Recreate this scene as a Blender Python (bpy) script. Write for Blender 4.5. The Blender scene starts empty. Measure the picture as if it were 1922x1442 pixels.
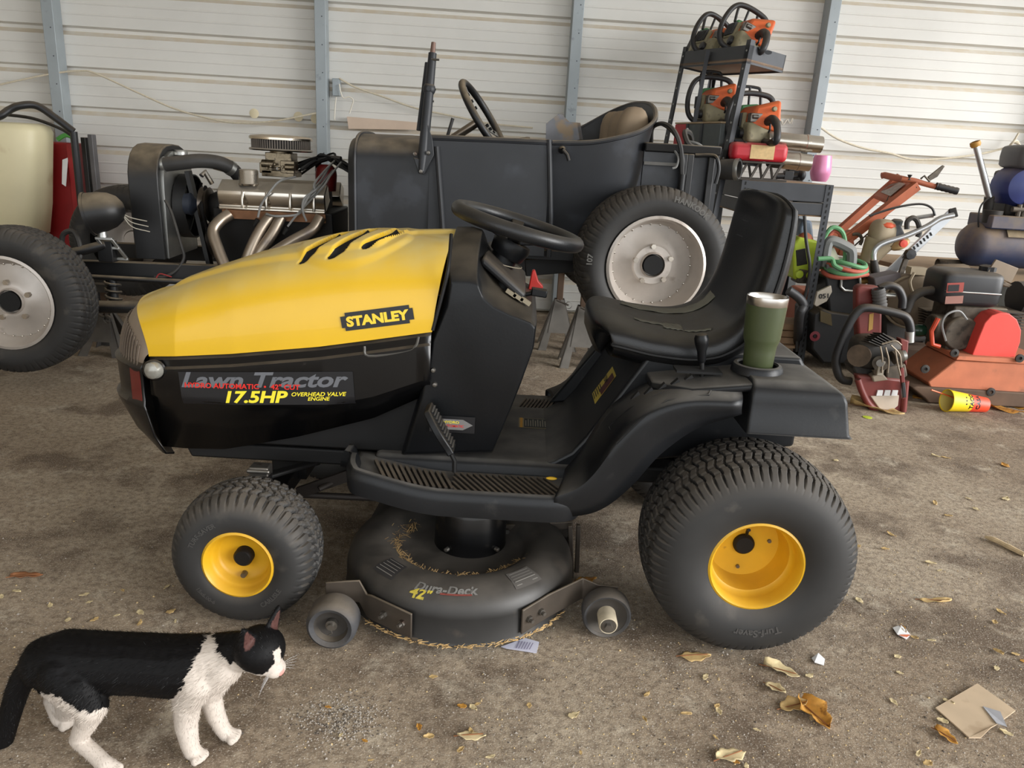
import bpy, bmesh, math, random
from mathutils import Vector, Matrix
from mathutils.noise import noise as mnoise
S = bpy.context.scene
COL = S.collection
V = Vector
PI = math.pi

# ---------------------------------------------------------------- camera
CAM_H = 1.15; PITCH = math.radians(17); ROLL = math.radians(3.3); FPX = 1444.0
_rt = V((1, 0, 0)); CF = V((0, math.cos(PITCH), -math.sin(PITCH))); _up = _rt.cross(CF)
CR = _rt*math.cos(ROLL) + _up*math.sin(ROLL); CU = -_rt*math.sin(ROLL) + _up*math.cos(ROLL)
CP = V((0, 0, CAM_H))
cam_data = bpy.data.cameras.new('camera'); cam_data.sensor_width = 36; cam_data.lens = FPX/1922*36
cam_data.clip_start = 0.05; cam_data.clip_end = 200
cam = bpy.data.objects.new('camera', cam_data); COL.objects.link(cam)
cam.matrix_world = Matrix(((CR.x, CU.x, -CF.x, 0), (CR.y, CU.y, -CF.y, 0), (CR.z, CU.z, -CF.z, CAM_H), (0, 0, 0, 1)))
S.camera = cam

# ---------------------------------------------------------------- world, light, exposure
S.view_settings.view_transform = 'Standard'; S.view_settings.look = 'None'
S.view_settings.gamma = 1; S.view_settings.use_curve_mapping = False
S.view_settings.exposure = 0.55
wd = bpy.data.worlds.new('sky'); S.world = wd; wd.use_nodes = True
bg = wd.node_tree.nodes['Background']; bg.inputs[0].default_value = (0.93, 0.97, 1.0, 1); bg.inputs[1].default_value = 1.45
sun_d = bpy.data.lights.new('sun', 'SUN'); sun_d.energy = 3.2; sun_d.angle = math.radians(38); sun_d.color = (1.0, 0.992, 0.98)
sun = bpy.data.objects.new('sun', sun_d); COL.objects.link(sun)
sun.rotation_euler = V((-0.86, 0.40, -0.30)).to_track_quat('-Z', 'Y').to_euler()
sun.location = (6, -3, 5)

# ---------------------------------------------------------------- pixel -> place helpers (photo frame 1922 x 1442)
def ray(px, py): return CR*((px-961)/FPX) - CU*((py-721)/FPX) + CF
def PY(px, py, Y):
    d = ray(px, py); return CP + d*(Y/d.y)
def PT(px, py, t): return CP + ray(px, py)*t
def PG(px, py, z=0.0):
    d = ray(px, py); return CP + d*((z-CAM_H)/d.z)
def PN(px, py, q, n):              # vertical plane through q with normal n
    d = ray(px, py); return CP + d*((V(q)-CP).dot(n)/d.dot(n))

# ---------------------------------------------------------------- materials
MATS = {}
def srgb(c):
    return tuple((x/255/12.92 if x/255 <= .04045 else ((x/255+.055)/1.055)**2.4) for x in c)
def M(name, rgb, rough=.5, metal=0., var=.12, scale=9., bump=0., bscale=60., dust=None, damt=.6, spec=.5, spots=None, coat=0., trans=0., dlo=.15):
    """procedural paint / plastic / metal: colour with noise variation, optional settled dust and worn spots"""
    if name in MATS: return MATS[name]
    m = bpy.data.materials.new(name); m.use_nodes = True; MATS[name] = m
    nt = m.node_tree; N = nt.nodes; L = nt.links; b = N['Principled BSDF']
    c = srgb(rgb)
    b.inputs['Roughness'].default_value = rough; b.inputs['Metallic'].default_value = metal
    b.inputs['Specular IOR Level'].default_value = spec
    if coat: b.inputs['Coat Weight'].default_value = coat
    if trans: b.inputs['Transmission Weight'].default_value = trans
    tc = N.new('ShaderNodeTexCoord')
    nz = N.new('ShaderNodeTexNoise'); nz.inputs['Scale'].default_value = scale; nz.inputs['Detail'].default_value = 6
    L.new(tc.outputs['Object'], nz.inputs['Vector'])
    mr = N.new('ShaderNodeMapRange'); mr.inputs[1].default_value = .3; mr.inputs[2].default_value = .7
    mr.inputs[3].default_value = 1-var; mr.inputs[4].default_value = 1+var
    L.new(nz.outputs['Fac'], mr.inputs[0])
    mx = N.new('ShaderNodeVectorMath'); mx.operation = 'SCALE'; mx.inputs[0].default_value = c
    L.new(mr.outputs[0], mx.inputs['Scale'])
    out = mx.outputs[0]
    if spots:
        n2 = N.new('ShaderNodeTexNoise'); n2.inputs['Scale'].default_value = spots[1]; n2.inputs['Detail'].default_value = 8
        L.new(tc.outputs['Object'], n2.inputs['Vector'])
        r2 = N.new('ShaderNodeMapRange'); r2.inputs[1].default_value = spots[2]; r2.inputs[2].default_value = spots[2]+.08
        r2.inputs[4].default_value = spots[3] if len(spots) > 3 else .8
        L.new(n2.outputs['Fac'], r2.inputs[0])
        m2 = N.new('ShaderNodeMix'); m2.data_type = 'RGBA'; L.new(r2.outputs[0], m2.inputs['Factor'])
        L.new(out, m2.inputs['A']); m2.inputs['B'].default_value = (*srgb(spots[0]), 1)
        out = m2.outputs['Result']
    if dust:
        g = N.new('ShaderNodeNewGeometry'); sp = N.new('ShaderNodeSeparateXYZ'); L.new(g.outputs['Normal'], sp.inputs[0])
        r3 = N.new('ShaderNodeMapRange'); r3.inputs[1].default_value = dlo; r3.inputs[2].default_value = .95; r3.inputs[4].default_value = damt
        L.new(sp.outputs['Z'], r3.inputs[0])
        n3 = N.new('ShaderNodeTexNoise'); n3.inputs['Scale'].default_value = 14; n3.inputs['Detail'].default_value = 7
        L.new(tc.outputs['Object'], n3.inputs['Vector'])
        r4 = N.new('ShaderNodeMapRange'); r4.inputs[1].default_value = .3; r4.inputs[2].default_value = .65; r4.inputs[3].default_value = .45
        L.new(n3.outputs['Fac'], r4.inputs[0])
        mm = N.new('ShaderNodeMath'); mm.operation = 'MULTIPLY'; L.new(r3.outputs[0], mm.inputs[0]); L.new(r4.outputs[0], mm.inputs[1])
        m3 = N.new('ShaderNodeMix'); m3.data_type = 'RGBA'; L.new(mm.outputs[0], m3.inputs['Factor'])
        L.new(out, m3.inputs['A']); m3.inputs['B'].default_value = (*srgb(dust), 1)
        out = m3.outputs['Result']
        ad = N.new('ShaderNodeMapRange'); ad.inputs[3].default_value = rough; ad.inputs[4].default_value = .9
        L.new(mm.outputs[0], ad.inputs[0]); L.new(ad.outputs[0], b.inputs['Roughness'])
        if metal:
            am = N.new('ShaderNodeMapRange'); am.inputs[3].default_value = metal; am.inputs[4].default_value = 0
            L.new(mm.outputs[0], am.inputs[0]); L.new(am.outputs[0], b.inputs['Metallic'])
    L.new(out, b.inputs['Base Color'])
    if bump:
        n4 = N.new('ShaderNodeTexNoise'); n4.inputs['Scale'].default_value = bscale; n4.inputs['Detail'].default_value = 4
        L.new(tc.outputs['Object'], n4.inputs['Vector'])
        bp = N.new('ShaderNodeBump'); bp.inputs['Strength'].default_value = bump; bp.inputs['Distance'].default_value = .004
        L.new(n4.outputs['Fac'], bp.inputs['Height']); L.new(bp.outputs[0], b.inputs['Normal'])
    return m

# ---------------------------------------------------------------- mesh builder
def frame_of(d):
    d = V(d).normalized(); a = V((0, 0, 1)) if abs(d.z) < .9 else V((1, 0, 0))
    x = a.cross(d).normalized(); return x, d.cross(x).normalized(), d
def smooth_path(pts, k=6, closed=False):
    P = [V(p) for p in pts]; n = len(P); out = []
    rng = range(n) if closed else range(n-1)
    for i in rng:
        p0 = P[(i-1) % n] if closed or i > 0 else P[0]*2-P[1]
        p1 = P[i]; p2 = P[(i+1) % n]
        p3 = P[(i+2) % n] if closed or i < n-2 else P[-1]*2-P[-2]
        for j in range(k):
            t = j/k
            out.append(.5*((2*p1)+(p2-p0)*t+(2*p0-5*p1+4*p2-p3)*t*t+(3*p1-p0-3*p2+p3)*t*t*t))
    if not closed: out.append(P[-1])
    return out
def interp(pts, x):
    if x <= pts[0][0]: return pts[0][1]
    for (a, b), (c, d) in zip(pts, pts[1:]):
        if x <= c: return b+(d-b)*(x-a)/(c-a) if c > a else d
    return pts[-1][1]
def sst(a, b, x):
    t = min(1, max(0, (x-a)/(b-a))); return t*t*(3-2*t)

class MB:
    def __init__(s): s.v = []; s.f = []; s.mi = []
    def add(s, v, f, mi=0):
        o = len(s.v); s.v += [V(p) for p in v]
        s.f += [tuple(i+o for i in q) for q in f]; s.mi += [mi]*len(f); return s
    def hexa(s, p, mi=0): return s.add(p, [(0, 3, 2, 1), (4, 5, 6, 7), (0, 1, 5, 4), (1, 2, 6, 5), (2, 3, 7, 6), (3, 0, 4, 7)], mi)
    def box(s, c, size, rot=None, mi=0):
        c = V(c); hx, hy, hz = size[0]/2, size[1]/2, size[2]/2; R = rot if rot else Matrix.Identity(3)
        return s.hexa([c+R@V(q) for q in ((-hx,-hy,-hz),(hx,-hy,-hz),(hx,hy,-hz),(-hx,hy,-hz),(-hx,-hy,hz),(hx,-hy,hz),(hx,hy,hz),(-hx,hy,hz))], mi)
    def beam(s, a, b, w, h, up=(0, 0, 1), mi=0):
        a = V(a); b = V(b); d = (b-a).normalized(); u = V(up); x = d.cross(u)
        if x.length < 1e-4: x = d.cross(V((0, 1, 0)))
        x.normalize(); u = x.cross(d); x = x*w/2; u = u*h/2
        return s.hexa([a-x-u, a+x-u, b+x-u, b-x-u, a-x+u, a+x+u, b+x+u, b-x+u], mi)
    def loft(s, rings, closed=True, caps=True, mi=0, loop=False):
        n = len(rings[0]); v = [p for r in rings for p in r]; f = []
        m = len(rings)
        for i in range(m if loop else m-1):
            for j in range(n if closed else n-1):
                a = i*n+j; b = i*n+(j+1) % n; c = ((i+1) % m)*n+(j+1) % n; d = ((i+1) % m)*n+j
                f.append((a, b, c, d))
        if caps and closed and not loop: f.append(tuple(range(n-1, -1, -1))); f.append(tuple(range((m-1)*n, m*n)))
        return s.add(v, f, mi)
    def cyl(s, a, b, r0, r1=None, n=16, mi=0, caps=True):
        a = V(a); b = V(b); r1 = r0 if r1 is None else r1; x, y, d = frame_of(b-a)
        return s.loft([[p+(x*math.cos(2*PI*k/n)+y*math.sin(2*PI*k/n))*r for k in range(n)] for p, r in ((a, r0), (b, r1))], True, caps, mi)
    def tube(s, pts, r, n=8, closed=False, mi=0, caps=True):
        P = [V(p) for p in pts]; m = len(P); R = r if isinstance(r, (list, tuple)) else [r]*m
        T = []
        for i in range(m):
            if closed: t = P[(i+1) % m]-P[i-1]
            else: t = P[min(i+1, m-1)]-P[max(i-1, 0)]
            T.append(t.normalized() if t.length > 1e-9 else V((0, 0, 1)))
        x, y, _ = frame_of(T[0]); rings = []
        for i in range(m):
            x = (x-T[i]*x.dot(T[i])).normalized(); y = T[i].cross(x)
            rings.append([P[i]+(x*math.cos(2*PI*k/n)+y*math.sin(2*PI*k/n))*R[i] for k in range(n)])
        return s.loft(rings, True, caps, mi, loop=closed)
    def lathe(s, prof, o=(0, 0, 0), axis=(0, 0, 1), n=32, mi=0, closed=False, a0=0, a1=2*PI, fn=None):
        x, y, d = frame_of(axis); o = V(o); full = abs(a1-a0-2*PI) < 1e-6; m = n if full else n+1
        rings = []
        for k in range(m):
            a = a0+(a1-a0)*k/n; e = x*math.cos(a)+y*math.sin(a)
            rings.append([o+e*(r if fn is None else fn(r, z, a, j))+d*z for j, (r, z) in enumerate(prof)])
        return s.loft(rings, closed, False, mi, loop=full)
    def disc(s, o, axis, r, n=24, mi=0):
        x, y, d = frame_of(axis); o = V(o)
        return s.add([o+(x*math.cos(2*PI*k/n)+y*math.sin(2*PI*k/n))*r for k in range(n)], [tuple(range(n))], mi)
    def prism(s, poly, y0, y1, mi=0):          # polygon of (x, z) extruded along Y
        return s.loft([[V((x, y0, z)) for x, z in poly], [V((x, y1, z)) for x, z in poly]], True, True, mi)
    def slab(s, poly, d, mi=0):                # 3-D polygon extruded by a vector
        d = V(d); return s.loft([[V(p) for p in poly], [V(p)+d for p in poly]], True, True, mi)
    def grid(s, fn, nu, nv, mi=0):
        v = [fn(i/nu, j/nv) for i in range(nu+1) for j in range(nv+1)]
        f = [(i*(nv+1)+j, (i+1)*(nv+1)+j, (i+1)*(nv+1)+j+1, i*(nv+1)+j+1) for i in range(nu) for j in range(nv)]
        return s.add(v, f, mi)
    def ell(s, c, r, nu=16, nv=10, rot=None, e=1.0, mi=0):     # (super)ellipsoid
        c = V(c); R = rot if rot else Matrix.Identity(3); r = (r, r, r) if isinstance(r, (int, float)) else r
        pw = lambda q: math.copysign(abs(q)**e, q)
        rings = []
        for i in range(nv+1):
            b = -PI/2+PI*i/nv; b = max(-PI/2+.02, min(PI/2-.02, b))
            rings.append([c+R@V((r[0]*pw(math.cos(b))*pw(math.cos(2*PI*k/nu)), r[1]*pw(math.cos(b))*pw(math.sin(2*PI*k/nu)), r[2]*pw(math.sin(b)))) for k in range(nu)])
        return s.loft(rings, True, True, mi)
    def mirror(s, yc):
        n = len(s.v); s.v += [V((p.x, 2*yc-p.y, p.z)) for p in s.v]; k = len(s.f)
        s.f += [tuple(i+n for i in reversed(q)) for q in s.f]; s.mi += s.mi[:k]; return s
    def xf(s, mat):
        s.v = [mat @ p for p in s.v]; return s
    def build(s, name, mat, parent=None, bevel=0, seg=2, angle=38, sharp=38, weld=0, solid=0, subsurf=0, label=None, local=False):
        me = bpy.data.meshes.new(name); bm = bmesh.new()
        org = V((0, 0, 0))
        if parent is not None and not local:
            r = parent
            while r.parent: r = r.parent
            inv = r.matrix_basis.inverted()
        else: inv = None
        vs = [bm.verts.new(inv @ p if inv else p) for p in s.v]
        for q, mi in zip(s.f, s.mi):
            if len(set(q)) < 3: continue
            try: fc = bm.faces.new([vs[i] for i in q]); fc.material_index = mi
            except ValueError: pass
        if weld: bmesh.ops.remove_doubles(bm, verts=bm.verts, dist=weld)
        bmesh.ops.recalc_face_normals(bm, faces=bm.faces)
        for fc in bm.faces: fc.smooth = True
        bm.to_mesh(me); bm.free()
        me.set_sharp_from_angle(angle=math.radians(sharp))
        for mm in (mat if isinstance(mat, (list, tuple)) else [mat]): me.materials.append(mm)
        o = bpy.data.objects.new(name, me); COL.objects.link(o)
        if parent is not None: o.parent = parent
        if solid:
            md = o.modifiers.new('thickness', 'SOLIDIFY'); md.thickness = solid; md.offset = 0
        if bevel:
            md = o.modifiers.new('bevel', 'BEVEL'); md.width = bevel; md.segments = seg; md.limit_method = 'ANGLE'; md.angle_limit = math.radians(angle)
        if subsurf:
            md = o.modifiers.new('subsurf', 'SUBSURF'); md.levels = subsurf; md.render_levels = subsurf
        if label: o['label'] = label
        return o

def tag(o, label, cat, group=None, kind=None):
    o['label'] = label; o['category'] = cat
    if group: o['group'] = group
    if kind: o['kind'] = kind
    return o
def thing(name, loc, label, cat, rotz=0., group=None, rot=None):
    o = bpy.data.objects.new(name, None); COL.objects.link(o); o.empty_display_size = .1
    if rot is not None: o.matrix_basis = Matrix.Translation(V(loc)) @ rot.to_4x4()
    else: o.matrix_basis = Matrix.Translation(V(loc)) @ Matrix.Rotation(rotz, 4, 'Z')
    return tag(o, label, cat, group)
def structure(o): o['kind'] = 'structure'; return o
def copy_thing(root, loc, label=None, rotz=None, rot=None):
    def cp(o, par):
        c = o.copy(); COL.objects.link(c); c.parent = par
        for ch in [x for x in o.children]: cp(ch, c)
        return c
    r = cp(root, None)
    if rot is not None: r.matrix_basis = Matrix.Translation(V(loc)) @ rot.to_4x4()
    elif rotz is not None: r.matrix_basis = Matrix.Translation(V(loc)) @ Matrix.Rotation(rotz, 4, 'Z')
    else: r.location = loc
    if label: r['label'] = label
    return r

def text_mb(body, size=1., bold=0., shear=0., align='CENTER', spacing=1.):
    """flat lettering as a mesh in the local XY plane"""
    cu = bpy.data.curves.new('txt', 'FONT'); cu.body = body; cu.size = size; cu.offset = bold; cu.shear = shear
    cu.align_x = align; cu.align_y = 'CENTER'; cu.space_character = spacing; cu.resolution_u = 3; cu.fill_mode = 'FRONT'
    ob = bpy.data.objects.new('txt', cu); COL.objects.link(ob)
    dg = bpy.context.evaluated_depsgraph_get(); dg.update()
    me = bpy.data.meshes.new_from_object(ob.evaluated_get(dg))
    mb = MB(); mb.add([v.co.copy() for v in me.vertices], [tuple(p.vertices) for p in me.polygons])
    COL.objects.unlink(ob); bpy.data.objects.remove(ob); bpy.data.curves.remove(cu); bpy.data.meshes.remove(me)
    return mb
def fit(mb, w, h):                 # scale lettering to exact width / height, centred
    xs = [p.x for p in mb.v]; ys = [p.y for p in mb.v]
    cx, cy = (min(xs)+max(xs))/2, (min(ys)+max(ys))/2
    sx = w/(max(xs)-min(xs)); sy = h/(max(ys)-min(ys)) if h else sx
    mb.v = [V(((p.x-cx)*sx, (p.y-cy)*sy, 0)) for p in mb.v]; return mb
def lay(mb, o, ux, uy, off=0.):     # place a flat local mesh on a plane given by origin and two axes
    o = V(o); ux = V(ux).normalized(); uy = V(uy); uy = (uy-ux*uy.dot(ux)).normalized(); n = ux.cross(uy)
    mb.v = [o+ux*p.x+uy*p.y+n*(p.z+off) for p in mb.v]; return mb
def rect_mb(w, h):
    return MB().add([(-w/2, -h/2, 0), (w/2, -h/2, 0), (w/2, h/2, 0), (-w/2, h/2, 0)], [(0, 1, 2, 3)])
def rng(seed): return random.Random(seed)
# ================================================================ the shed
WYAW = math.radians(3.2); WD = 5.62
WU = V((math.cos(WYAW), math.sin(WYAW), 0)); WN = V((-math.sin(WYAW), math.cos(WYAW), 0)); WO = WN*WD
def WP(px, py, off=0.): return PN(px, py, WO-WN*off, WN)
def wallpt(u, z, off=0.): return WO+WU*u-WN*off+V((0, 0, z))
m_siding = M('siding_white', (217, 215, 209), .5, 0, .04, 3, bump=.05, bscale=18, dust=(205, 186, 154), damt=.95, dlo=.52, spots=((150, 140, 120), 55, .74, .5))
m_post = M('post_galvanised', (158, 166, 170), .5, .15, .08, 5, spots=((110, 118, 122), 16, .64, .5))
m_floor = None
def floor_mat():
    m = bpy.data.materials.new('concrete_floor'); m.use_nodes = True; nt = m.node_tree; N = nt.nodes; L = nt.links; b = N['Principled BSDF']
    tc = N.new('ShaderNodeTexCoord')
    def noise(scale, det=8, rough=.6):
        n = N.new('ShaderNodeTexNoise'); n.inputs['Scale'].default_value = scale; n.inputs['Detail'].default_value = det; n.inputs['Roughness'].default_value = rough
        L.new(tc.outputs['Object'], n.inputs['Vector']); return n
    def rng_(src, a, b_, c=0., d=1.):
        r = N.new('ShaderNodeMapRange'); r.inputs[1].default_value = a; r.inputs[2].default_value = b_; r.inputs[3].default_value = c; r.inputs[4].default_value = d
        L.new(src, r.inputs[0]); return r.outputs[0]
    def mix(fac, A, B):
        x = N.new('ShaderNodeMix'); x.data_type = 'RGBA'; L.new(fac, x.inputs['Factor'])
        if isinstance(A, tuple): x.inputs['A'].default_value = (*srgb(A), 1)
        else: L.new(A, x.inputs['A'])
        if isinstance(B, tuple): x.inputs['B'].default_value = (*srgb(B), 1)
        else: L.new(B, x.inputs['B'])
        return x.outputs['Result']
    c = mix(rng_(noise(1.1, 5).outputs['Fac'], .35, .65), (152, 134, 113), (190, 174, 152))
    c = mix(rng_(noise(2.6, 9, .65).outputs['Fac'], .49, .60, 0, .85), c, (108, 92, 77))
    c = mix(rng_(noise(6.5, 9, .7).outputs['Fac'], .54, .66, 0, .7), c, (206, 193, 172))
    c = mix(rng_(noise(55, 6, .7).outputs['Fac'], .44, .62, 0, .6), c, (98, 84, 70))
    c = mix(rng_(noise(240, 3, .6).outputs['Fac'], .56, .66, 0, .7), c, (214, 205, 190))
    L.new(c, b.inputs['Base Color']); b.inputs['Roughness'].default_value = .88; b.inputs['Specular IOR Level'].default_value = .25
    n1 = noise(40, 8, .7); n2 = noise(220, 4, .7)
    ad = N.new('ShaderNodeMath'); ad.operation = 'ADD'; L.new(n1.outputs['Fac'], ad.inputs[0])
    mu = N.new('ShaderNodeMath'); mu.operation = 'MULTIPLY'; mu.inputs[1].default_value = .6; L.new(n2.outputs['Fac'], mu.inputs[0]); L.new(mu.outputs[0], ad.inputs[1])
    bp = N.new('ShaderNodeBump'); bp.inputs['Strength'].default_value = .8; bp.inputs['Distance'].default_value = .007
    L.new(ad.outputs[0], bp.inputs['Height']); L.new(bp.outputs[0], b.inputs['Normal'])
    return m
MATS['concrete_floor'] = m_floor = floor_mat()
structure(MB().hexa([(-6, -4, -.1), (9, -4, -.1), (9, 7, -.1), (-6, 7, -.1), (-6, -4, 0), (9, -4, 0), (9, 7, 0), (-6, 7, 0)]).build('floor', m_floor))

# back wall: horizontal ribbed metal sheets (three ribs each), joints and grooves are geometry
wall = structure(MB().hexa([wallpt(u, z, -.05-t) for z in (0, 3.3) for u, t in ((-4.6, 0), (9, 0), (9, .02), (-4.6, .02))]).build('wall_back', m_siding))
Z0 = 2.010; RS = .2484
def rib_profile(zt):      # from the groove top downwards: (z, offset to room)
    q = RS/.2302
    return [(zt-(zt-a)*q, b) for a, b in [(zt, .002), (zt-.010, -.034), (zt-.028, -.036), (zt-.054, 0), (zt-.098, 0), (zt-.1015, .0026), (zt-.1065, .0026), (zt-.110, 0), (zt-.158, 0), (zt-.1615, .0026), (zt-.1665, .0026), (zt-.170, 0), (zt-.2302, 0)]]
tops = [Z0+RS*k for k in range(5, -9, -1)]
for i in range(0, len(tops), 3):
    mb = MB(); prof = []
    for zt in tops[i:i+3]: prof += rib_profile(zt)[:-1] if zt != tops[i:i+3][-1] else rib_profile(zt)
    prof = [(max(z, .005), o) for z, o in prof]
    th = .0012 if (i//3) % 2 else 0
    mb.loft([[wallpt(u, z, o+th) for z, o in prof] for u in (-4.6, -1, 2.5, 5.6, 9)], False, False)
    mb.build('siding_panel', m_siding, wall, solid=0, sharp=25)
posts = [-4.50, -2.800, -1.074, .603, 2.305, 4.01, 5.71, 7.4]
for k, u in enumerate(posts):
    w = .072; d = .11; t = .006
    poly = [(-w/2, 0), (-w/2, d), (w/2, d), (w/2, 0), (w/2-t, 0), (w/2-t, d-.022), (w/2-.02, d-.022), (w/2-.02, d-.028), (-w/2+t, d-.028), (-w/2+t, 0)]
    mb = MB().slab([wallpt(u+a, 0, b+.001) for a, b in poly], (0, 0, 3.25))
    o = mb.build('wall_post', m_post, wall, bevel=.003)
    hs = MB()
    for j in range(18): hs.cyl(wallpt(u+.012, .2+j*.17, d+.0005), wallpt(u+.012, .2+j*.17, d+.003), .004, n=8)
    hs.build('screw', M('screw_dark', (70, 74, 78), .4, .8), o)
structure(MB().hexa([(-4.9, -3.2, 0), (-4.8, -3.2, 0), (-4.8, 5.5, 0), (-4.9, 5.5, 0), (-4.9, -3.2, 3.3), (-4.8, -3.2, 3.3), (-4.8, 5.4, 3.3), (-4.9, 5.4, 3.3)]).build('wall_left', M('siding_darkened', (150, 140, 124), .6, 0, .08, 3)))  # unseen wall, coloured darker than the siding to cut fill from the left
structure(MB().hexa([(-5, -2.6, 3.3), (5.4, -2.6, 3.3), (5.4, 6, 3.3), (-5, 6, 3.3), (-5, -2.6, 3.36), (5.4, -2.6, 3.36), (5.4, 6, 3.36), (-5, 6, 3.36)]).build('ceiling', m_siding))  # unseen roof, edges placed to cut overhead skylight and brighten the right side
# ================================================================ things fixed to the wall
m_rope = M('rope_cream', (206, 196, 174), .8, 0, .1, 60)
def wall_rope(pts, r, name, label, cat, mat, off=.03):
    P_ = [WP(x, y, off) for x, y in pts]
    o = MB().tube(smooth_path(P_, 6), r, 7).build(name, mat); tag(o, label, cat); return o
wall_rope([(-40, 168), (40, 150), (100, 138), (150, 133), (180, 138), (250, 170), (330, 205), (400, 224), (450, 231), (510, 228), (560, 219), (600, 211)], .006, 'wall_rope', 'pale cord sagging across the siding above the roadster engine', 'rope', m_rope, .105)
wall_rope([(637, 147), (650, 155), (670, 165), (720, 182), (780, 203), (870, 222), (920, 232), (1000, 240)], .006, 'wall_rope', 'pale cord running from the junction box behind the windshield post', 'rope', m_rope, .06)
wall_rope([(1530, 228), (1545, 243), (1575, 262), (1620, 278), (1670, 288), (1700, 297), (1730, 300), (1780, 297), (1840, 289), (1890, 276), (1902, 266), (1912, 250)], .0075, 'wall_rope', 'white rope sagging over the orange machine handle and knotted at its end', 'rope', m_rope, .06)
kn = MB()
c = WP(1905, 272, .115)
kn.tube([c+V((math.cos(a)*.03, .012*math.sin(2*a), math.sin(a)*.03)) for a in [k*PI/8 for k in range(16)]], .008, 7, closed=True)
kn.tube(smooth_path([c+V((-.02, 0, .02)), c+V((.02, -.02, 0)), c+V((.03, -.01, -.04)), c+V((.06, 0, -.05)), c+V((.11, 0, -.03))], 5), .008, 7)
tag(kn.build('rope_knot', m_rope), 'white rope knot tied round the wall post beside the compressor', 'rope')
jb = thing('junction_box', WP(632, 163, .03), 'small grey metal junction box with loose white wires on a post', 'junction box')
p = WP(632, 164, .035)
MB().box(p, (.05, .05, .11)).build('box', m_post, jb, bevel=.004)
m_ww = M('wire_white', (226, 220, 206), .6, 0, .05)
def ww(pts, par): MB().tube(smooth_path([WP(x, y, .075) for x, y in pts], 5), .0045, 6).build('wire', m_ww, par)
ww([(637, 158), (640, 175), (645, 184), (655, 182), (663, 188), (660, 200), (656, 213)], jb)
ww([(631, 182), (629, 200), (628, 222), (629, 226)], jb)
sw_ = MB()
P_ = [WP(1455, 232, .03), WP(1466, 226, .03), WP(1470, 234, .03), WP(1478, 224, .03), WP(1482, 232, .03), WP(1488, 222, .03), WP(1486, 232, .03)]
tag(MB().tube(smooth_path(P_, 4), .004, 6).build('wire_tail', m_ww), 'short curled white wire end on the siding beside a chainsaw', 'wire')
tag(MB().slab([WP(655, 242, .03), WP(652, 219, .03), WP(785, 230, .03), WP(787, 244, .03)], -WN*.02).build('wall_board', M('board_pink', (214, 192, 172), .7, 0, .05)), 'pale pinkish board on the wall behind the roadster cowl', 'board')
for q in ((477, 213), (560, 219), (592, 223)):
    c = WP(*q, .003); o = MB().lathe([(0, .0015), (.030, .001), (.032, 0)], c, -WN, 20).build('paint_patch', M('patch_cream', (222, 210, 178), .6), wall)
# ================================================================ lawn tractor
YC = 2.10
DUST = (150, 134, 112)
m_yel = M('hood_yellow', (222, 178, 30), .33, 0, .05, 4, dust=(212, 198, 140), damt=.7, coat=.25, dlo=.45, spots=((150, 110, 40), 34, .76, .5))
m_rim = M('rim_yellow', (216, 166, 30), .42, 0, .08, 12, dust=(170, 130, 60), damt=.35, spots=((120, 84, 40), 30, .68, .6))
m_blk = M('body_black', (9, 9, 10), .26, 0, .2, 6, coat=.08, spec=.4, dust=DUST, damt=.30, spots=((58, 54, 50), 22, .70, .5))
m_pla = M('plastic_black', (16, 17, 19), .38, 0, .18, 9, spec=.28, bump=.05, bscale=150, dust=(128, 116, 98), damt=.34, dlo=.4)
m_fen = M('fender_grey_black', (25, 26, 28), .38, 0, .18, 9, spec=.32, bump=.05, bscale=160, dust=(138, 134, 128), damt=.55, dlo=.6, spots=((52, 51, 50), 18, .64, .5))
m_deck = M('deck_black', (36, 35, 34), .4, .1, .25, 8, dust=(104, 97, 89), damt=.55, spots=((72, 64, 57), 11, .58, .6))
m_tyre = M('tyre_rubber', (40, 39, 38), .66, 0, .15, 12, dust=(120, 110, 98), damt=.45, spots=((92, 86, 78), 9, .62, .35))
m_dark = M('frame_dark', (14, 13, 13), .6, .2, .3, 10)
m_steel = M('steel_worn', (120, 116, 110), .4, .85, .15, 20, spots=((86, 60, 44), 25, .6, .6))
m_vinyl = M('seat_vinyl', (17, 17, 18), .32, 0, .12, 10, bump=.12, bscale=320, dust=(104, 98, 86), damt=.42, dlo=.55)
m_tape = M('tape_grey', (112, 110, 98), .6, 0, .1, 30)
m_grey_txt = M('decal_grey', (98, 100, 105), .5, 0, 0.02); m_red = M('decal_red', (212, 40, 30), .5, 0, .02)
m_ytxt = M('decal_yellow', (238, 220, 50), .5, 0, .02); m_decal = M('decal_black', (20, 20, 23), .4, 0, .03)
m_white = M('paper_white', (226, 226, 226), .7, 0, .03)

trac = thing('lawn_tractor', (0, YC, 0), 'yellow and black riding lawn tractor with mower deck and black seat', 'lawn tractor')

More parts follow.
